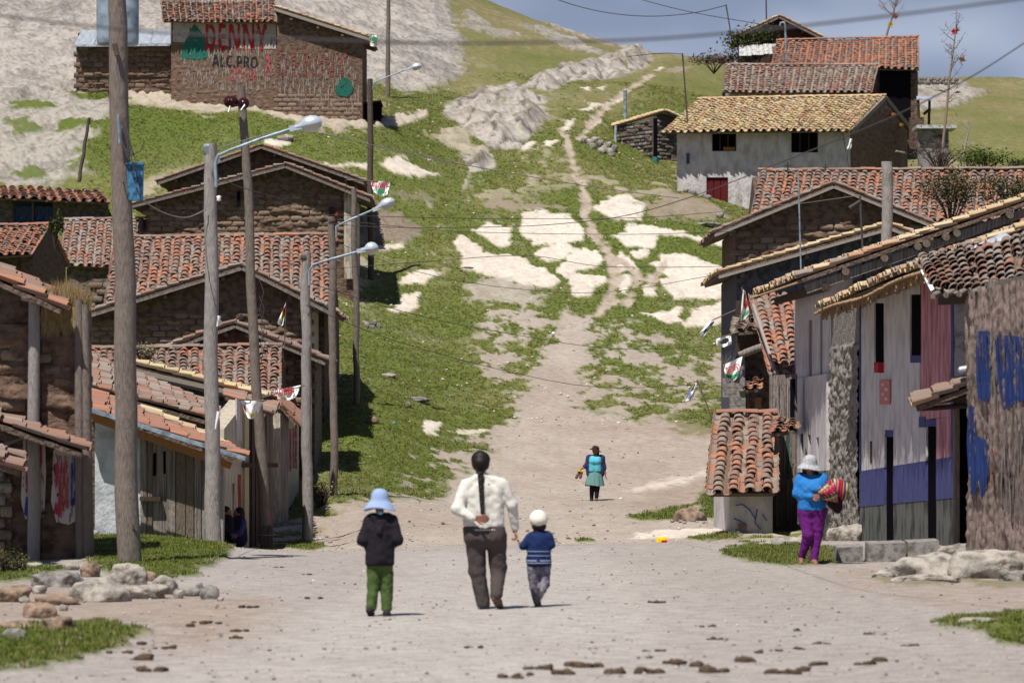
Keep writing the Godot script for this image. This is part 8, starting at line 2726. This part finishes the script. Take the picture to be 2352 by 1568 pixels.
func bundle_woman() -> void:
	var d := 50.0
	var J := func(x: float, y: float, z: float) -> Vector3: return P(x, y, d) + Vector3(0, 0, z)
	var h := thing("person", "woman in a grey sun hat, bright blue top and purple trousers carrying striped cloth", "person", P(1858, 1297, d), "people on the road")
	var mb := MB.new()
	var hc: Vector3 = J.call(1861, 1074, 0.0)
	var fr := head(mb, hc, 0.088, Vector3(0.12, -0.12, 1), 0.011)
	var sl: Vector3 = J.call(1838, 1100, 0)
	var sr: Vector3 = J.call(1890, 1099, 0)
	var el: Vector3 = J.call(1831, 1133, 0.02)
	var hl: Vector3 = J.call(1861, 1141, 0.16)
	var er: Vector3 = J.call(1899, 1132, 0.04)
	var hr: Vector3 = J.call(1886, 1128, 0.2)
	skin(mb, [[J.call(1862, 1090, 0), J.call(1864, 1160, 0), 0.05, 0.1], [sl, el, 0.045, 0.036], [el, hl, 0.036, 0.027], [sr, er, 0.045, 0.036], [er, hr, 0.036, 0.027],
		[J.call(1853, 1172, 0), J.call(1855, 1228, 0.05), 0.085, 0.055], [J.call(1855, 1228, 0.05), J.call(1842, 1284, -0.06), 0.05, 0.036], [J.call(1880, 1172, 0), J.call(1876, 1230, 0.0), 0.085, 0.055], [J.call(1876, 1230, 0.0), J.call(1870, 1288, 0.03), 0.05, 0.036],
		[J.call(1842, 1284, -0.06), J.call(1840, 1294, 0.06), 0.034, 0.028], [J.call(1870, 1290, 0.03), J.call(1873, 1294, 0.16), 0.036, 0.028]], 0.015, 0.04)
	hand(mb, hl, Vector3(1, 0.05, 0.25), Vector3(0, 1, -0.1), 0.95, 0.7, 1.0)
	hand(mb, hr, Vector3(-0.2, 0.1, 1), Vector3(1, 0, 0), 0.95, 0.6, 1.0)
	put(mb, "body", M.skin, h)
	eyes(h, hc, 0.088, fr)
	cloth_part(h, "top", M.top_blue, [[J.call(1848, 1099, 0), J.call(1882, 1098, 0), 0.065, 0.065], [J.call(1852, 1115, 0.02), J.call(1855, 1165, 0.01), 0.115, 0.125], [J.call(1876, 1115, 0.02), J.call(1876, 1165, 0.01), 0.115, 0.125], [J.call(1857, 1123, 0.08), J.call(1873, 1123, 0.08), 0.085, 0.085], [sl, el, 0.068, 0.056], [el, hl, 0.056, 0.038], [sr, er, 0.068, 0.056], [er, hr, 0.056, 0.04]], 0.0135, 0.035, [[Vector3(0, -1, 0), Vector3(0, P(0, 1172, d).y, 0)]], 0.009)
	cloth_part(h, "trousers", M.trouser_purple, [[J.call(1853, 1170, 0), J.call(1881, 1170, 0), 0.12, 0.12], [J.call(1852, 1182, 0.0), J.call(1856, 1228, 0.05), 0.105, 0.074], [J.call(1856, 1228, 0.05), J.call(1843, 1278, -0.05), 0.07, 0.05], [J.call(1880, 1182, 0), J.call(1877, 1230, 0.0), 0.105, 0.074], [J.call(1877, 1230, 0.0), J.call(1870, 1284, 0.02), 0.07, 0.055]], 0.014, 0.03, [[Vector3(0, 1, 0), Vector3(0, P(0, 1166, d).y, 0)]], 0.009)
	var hm := MB.new()
	skin(hm, [[hc + Vector3(0, 0.0, -0.04), hc + Vector3(0, -0.03, -0.05), 0.092, 0.085], [hc + Vector3(0.07, -0.02, 0.0), hc + Vector3(0.1, -0.3, 0.06), 0.04, 0.03], [hc + Vector3(-0.06, -0.02, -0.02), hc + Vector3(-0.07, -0.16, -0.04), 0.04, 0.03]], 0.012, 0.02)
	put(hm, "hair", M.hair, h)
	sun_hat(h, hc + Vector3(0.0, 0.055, 0.0), 0.1, 0.115, 0.165, 0.06, M.hat_grey, Basis(Vector3(0, 0, 1), -0.08) * Basis(Vector3.RIGHT, 0.15))
	# folded striped cloth over the arm
	var t := thing("striped_cloth", "folded cloth of bright red, pink, yellow and blue stripes carried over the woman's arm", "cloth", J.call(1908, 1180, 0.2))
	var cols := [Color(0.5, 0.03, 0.06), Color(0.06, 0.012, 0.02), Color(0.6, 0.12, 0.2), Color(0.55, 0.2, 0.02), Color(0.04, 0.08, 0.03), Color(0.5, 0.02, 0.1), Color(0.6, 0.55, 0.45), Color(0.3, 0.02, 0.05), Color(0.03, 0.05, 0.2), Color(0.62, 0.2, 0.3), Color(0.02, 0.012, 0.02), Color(0.55, 0.45, 0.05)]
	rng.seed = 17
	for part in 2:
		var rows := []
		var cc := []
		var nw := 44
		for j in 13:
			var row := PackedVector3Array()
			var cr := PackedColorArray()
			for i in nw:
				var u := i / float(nw - 1)
				var v := j / 12.0
				var x := lerpf(1899.0, 1949.0, u) - v * 4.0 if part == 0 else lerpf(1878.0, 1914.0, u) + v * 8.0
				var yt := 1099.0 + pow(absf(u - 0.4), 2.0) * 34.0 if part == 0 else 1120.0 - u * 16.0
				var yb := 1150.0 - (u - 0.5) * 12.0 if part == 0 else 1146.0 + u * 8.0
				var p: Vector3 = J.call(x, lerpf(yt, yb, v), 0.2 + part * 0.06 + sin(v * PI) * 0.06 - (0.12 if v < 0.05 else 0.0) + sin(u * 16.0 + v * 2.0) * 0.012)
				row.append(p)
				var k := int(u * (21.0 if part == 0 else 1.0) + (0.0 if part == 0 else v * 15.0 + u * 5.0))
				cr.append((cols[(k * 5 + part * 3) % cols.size()] as Color) * 0.72)
			rows.append(row)
			cc.append(cr)
		var m := MB.new()
		m.sheet(rows, false, false, cc)
		var back := []
		for row in rows:
			var r2 := PackedVector3Array()
			for p in row:
				r2.append(p + Vector3(0, 0, -0.02))
			back.append(r2)
		m.sheet(back, false, true, cc)
		put(m, "fold", M.flag_cloth, t)
	var dm := MB.new()
	dm.col = Color(0.02, 0.01, 0.013)
	skin(dm, [[J.call(1918, 1128, 0.14), J.call(1922, 1168, 0.12), 0.11, 0.06], [J.call(1900, 1135, 0.16), J.call(1912, 1160, 0.14), 0.08, 0.06]], 0.014, 0.03, [], 0.012)
	put(dm, "under_fold", M.flag_cloth, t)

func far_woman() -> void:
	var d := 101.0
	var J := func(x: float, y: float, z: float) -> Vector3: return P(x, y, d) + Vector3(0, 0, z)
	var h := thing("person", "distant woman in a dark brimmed hat, turquoise shirt and teal skirt on the dirt", "person", P(1365, 1150, d), "people on the road")
	var mb := MB.new()
	var hc: Vector3 = J.call(1368, 1036, 0)
	var fr := head(mb, hc, 0.09, Vector3(-0.45, -0.1, 1), 0.014)
	var sl: Vector3 = J.call(1352, 1051, 0)
	var sr: Vector3 = J.call(1384, 1051, 0)
	var el: Vector3 = J.call(1347, 1069, 0)
	var hl: Vector3 = J.call(1335, 1077, 0.1)
	var er: Vector3 = J.call(1387, 1071, 0)
	var hr: Vector3 = J.call(1391, 1088, 0.03)
	skin(mb, [[J.call(1368, 1044, 0), J.call(1367, 1078, 0), 0.05, 0.1], [sl, el, 0.045, 0.036], [el, hl, 0.036, 0.027], [sr, er, 0.045, 0.036], [er, hr, 0.036, 0.027], [J.call(1361, 1095, 0), J.call(1360, 1120, 0), 0.08, 0.052], [J.call(1360, 1120, 0), J.call(1359, 1146, -0.04), 0.05, 0.034], [J.call(1373, 1095, 0), J.call(1372, 1120, 0.05), 0.08, 0.052], [J.call(1372, 1120, 0.05), J.call(1369, 1145, 0.06), 0.05, 0.034]], 0.019, 0.04)
	hand(mb, hl, Vector3(-0.8, -0.4, 0.3), Vector3(0, 0.5, 1), 1.0, 0.9, 1.0)
	hand(mb, hr, Vector3(0.1, -1, 0.1), Vector3(0, 0, 1), 1.0, 0.3, 1.0)
	put(mb, "body", M.skin, h)
	eyes(h, hc, 0.09, fr)
	cloth_part(h, "shirt", M.shirt_cyan, [[J.call(1362, 1056, 0.03), J.call(1362, 1080, 0.03), 0.115, 0.12], [J.call(1373, 1056, 0.03), J.call(1372, 1080, 0.03), 0.11, 0.12], [J.call(1362, 1060, 0.09), J.call(1372, 1060, 0.09), 0.08, 0.08]], 0.019, 0.04, [[Vector3(0, -1, 0), Vector3(0, P(0, 1083, d).y, 0)]], 0.009)
	cloth_part(h, "cardigan", M.cardigan_navy, [[J.call(1354, 1050, -0.03), J.call(1382, 1050, -0.03), 0.075, 0.075], [J.call(1355, 1058, -0.01), J.call(1354, 1088, 0.0), 0.1, 0.09], [J.call(1380, 1058, -0.01), J.call(1381, 1088, 0.0), 0.1, 0.09], [J.call(1367, 1055, -0.06), J.call(1367, 1086, -0.06), 0.12, 0.12], [sl, el, 0.068, 0.06], [el, el.lerp(hl, 0.3), 0.062, 0.06], [sr, er, 0.068, 0.06], [er, er.lerp(hr, 0.3), 0.062, 0.06]], 0.019, 0.03, [], 0.016)
	var sk := MB.new()
	var rows := []
	for j in 7:
		var t := j / 6.0
		var row := PackedVector3Array()
		for i in 48:
			var a := TAU * i / 48
			var w := lerpf(0.16, 0.25, pow(t, 0.8)) * (1.0 + 0.07 * t * sin(a * 12.0 + sin(a * 3.0)))
			row.append(J.call(lerpf(1367, 1366, t), lerpf(1080, 1115 + sin(a * 2.0) * 1.5, t), 0) + Vector3(cos(a) * w, 0, sin(a) * w * 0.8))
		rows.append(row)
	sk.sheet(rows, true, true)
	put(sk, "skirt", M.skirt_teal, h)
	cloth_part(h, "leggings", M.jacket_black, [[J.call(1361, 1105, 0), J.call(1360, 1122, 0), 0.075, 0.065], [J.call(1360, 1122, 0), J.call(1359, 1146, -0.04), 0.065, 0.05], [J.call(1373, 1105, 0), J.call(1372, 1122, 0.05), 0.075, 0.065], [J.call(1372, 1122, 0.05), J.call(1370, 1141, 0.06), 0.065, 0.055]], 0.019, 0.02)
	shoe(h, M.shoe_dark, J.call(1359, 1147, -0.05), J.call(1359, 1149, 0.1), 0.04, 0.016)
	shoe(h, M.shoe_brown, J.call(1370, 1146, 0.05), J.call(1371, 1148, 0.19), 0.04, 0.016)
	sun_hat(h, hc + Vector3(0.0, 0.05, 0.0), 0.1, 0.1, 0.17, 0.03, M.hat_brown, Basis(Vector3(0, 0, 1), -0.25))
	var hm := MB.new()
	skin(hm, [[hc + Vector3(0.01, 0.0, -0.04), hc + Vector3(0.02, -0.04, -0.05), 0.09, 0.085]], 0.016, 0.02)
	put(hm, "hair", M.hair, h)
	var k := thing("carried_shoes", "pair of dark shoes with yellow linings dangling from the distant woman's hand", "shoes", J.call(1329, 1100, 0.12))
	for e in [[1331, 1080, 1324, 1098], [1336, 1081, 1333, 1098]]:
		mb = MB.new()
		skin(mb, [[J.call(e[0], e[1] + 3, 0.12), J.call(e[2], e[3] - 2, 0.14), 0.035, 0.042]], 0.016, 0.02)
		put(mb, "shoe", M.shoe_brown, k)
		mb = MB.new()
		mb.box(J.call(e[0], e[1], 0.14), Vector3(0.07, 0.05, 0.08))
		put(mb, "lining", M.cap_yellow, k)

func seated_pair() -> void:
	for e in [[522, 1236, 67.4, "person in dark clothes sitting nearest the pale lamp pole in the shade", Color(0.012, 0.012, 0.02)], [545, 1238, 67.8, "person in a dark jacket with a blue sleeve sitting facing the other in the shade", Color(0.015, 0.016, 0.04)]]:
		var d: float = e[2]
		var s: float = -1.0 if e[0] < 530 else 1.0
		var J := func(x: float, y: float, z: float) -> Vector3: return P(e[0] + x, e[1] + y, d) + Vector3(0, 0, z)
		var h := thing("person", e[3], "person", J.call(0, 16, 0), "people sitting in the shade")
		var mb := MB.new()
		var hc: Vector3 = J.call(s * 2.0, -58, 0)
		head(mb, hc, 0.085, Vector3(-s, -0.1, 0.3), 0.014)
		var arm := [J.call(s * 9.0, -38, 0.08), J.call(s * 5.0, -14, 0.14), J.call(-s * 6.0, -8, 0.2)]
		skin(mb, [[J.call(s * 3.0, -46, 0), J.call(s * 4.0, 0, 0), 0.06, 0.1], [arm[0], arm[1], 0.04, 0.035], [arm[1], arm[2], 0.035, 0.026], [J.call(s * 3.0, 6, 0.05), J.call(-s * 9.0, -2, 0.14), 0.08, 0.055], [J.call(-s * 9.0, -2, 0.14), J.call(-s * 10.0, 18, 0.14), 0.05, 0.036]], 0.019, 0.03)
		hand(mb, arm[2], Vector3(-s, -0.2, 0.2), Vector3(0, 1, 0), 0.95, 0.6, 1.0)
		put(mb, "body", M.skin, h)
		var m := mat("dark_cloth%d" % int(e[0]), e[4], 0.9)
		cloth_part(h, "jacket", m, [[J.call(s * 3.0, -40, 0), J.call(s * 4.0, 0, 0), 0.13, 0.15], [arm[0], arm[1], 0.07, 0.06]], 0.018, 0.03)
		cloth_part(h, "sleeve", M.wall_blue if s > 0.0 else m, [[arm[0] + Vector3(s * 0.03, 0, 0), arm[1], 0.07, 0.06], [arm[1], arm[2], 0.058, 0.042]], 0.018, 0.03)
		cloth_part(h, "trousers", m, [[J.call(s * 3.0, 6, 0.05), J.call(-s * 9.0, -2, 0.14), 0.12, 0.08], [J.call(-s * 9.0, -2, 0.14), J.call(-s * 10.0, 16, 0.14), 0.075, 0.06]], 0.018, 0.03)
		var hm := MB.new()
		skin(hm, [[hc + Vector3(s * 0.02, 0.03, -0.01), hc + Vector3(s * 0.03, -0.02, -0.02), 0.096, 0.09]], 0.015, 0.02)
		put(hm, "hair", M.hair, h)

func make_sky() -> void:
	var sky := ProceduralSkyMaterial.new()
	sky.sky_top_color = lin(0.045, 0.075, 0.17)
	sky.sky_horizon_color = lin(0.29, 0.345, 0.46)
	sky.sky_curve = 0.16
	sky.ground_bottom_color = lin(0.12, 0.11, 0.1)
	sky.ground_horizon_color = lin(0.3, 0.36, 0.5)
	sky.sun_angle_max = 2.0
	var n := FastNoiseLite.new()
	n.seed = 77
	n.frequency = 3.2
	n.fractal_octaves = 5
	var w := 2048
	var h := 1024
	var im := Image.create(w, h, false, Image.FORMAT_RGBA8)
	for y in h / 2 + 1:
		var el := (0.5 - (y + 0.5) / h) * PI
		for x in w:
			var az := (x + 0.5) / w * TAU
			var v := Vector3(sin(az) * cos(el), sin(el) * 3.0, cos(az) * cos(el))
			var a := clampf(n.get_noise_3dv(v * 4.2) * 1.5 + 0.3, 0.0, 1.0)
			im.set_pixel(x, y, Color(0.5, 0.51, 0.52, a * 0.6))
	sky.sky_cover = ImageTexture.create_from_image(im)
	var s := Sky.new()
	s.sky_material = sky
	var e := Environment.new()
	e.background_mode = Environment.BG_SKY
	e.sky = s
	e.tonemap_mode = Environment.TONE_MAPPER_LINEAR
	e.tonemap_exposure = 1.25
	e.sdfgi_enabled = true
	e.ssao_enabled = true
	e.ssil_enabled = true
	var we := WorldEnvironment.new()
	we.environment = e
	we.name = "world"
	add_child(we)

func _ready() -> void:
	var cam := Camera3D.new()
	cam.name = "camera"
	cam.projection = Camera3D.PROJECTION_FRUSTUM
	cam.near = 1.0
	cam.far = 9000.0
	cam.size = 2.0 * 784.0 / F
	cam.frustum_offset = Vector2(0, (HY - 784.0) / F)
	cam.position = Vector3(0, EYE, 0)
	var att := CameraAttributesPhysical.new()
	att.frustum_focal_length = 135.0
	att.frustum_near = 1.0
	att.frustum_far = 9000.0
	att.exposure_aperture = 4.0
	att.frustum_focus_distance = 84.0
	cam.attributes = att
	add_child(cam)
	make_sky()
	var sun := DirectionalLight3D.new()
	sun.name = "sun"
	sun.light_energy = 1.6
	sun.light_color = Color(1.0, 0.975, 0.93)
	sun.light_angular_distance = 0.5
	sun.shadow_enabled = true
	add_child(sun)
	sun.look_at_from_position(Vector3(-26, 100, 46), Vector3.ZERO, Vector3(0, 0, -1))
	rng.seed = 5
	make_materials()
	make_terrain()
	make_shapes()
	left_houses()
	right_houses()
	poles_and_wires()
	plants()
	stones()
	people()
	scatter()
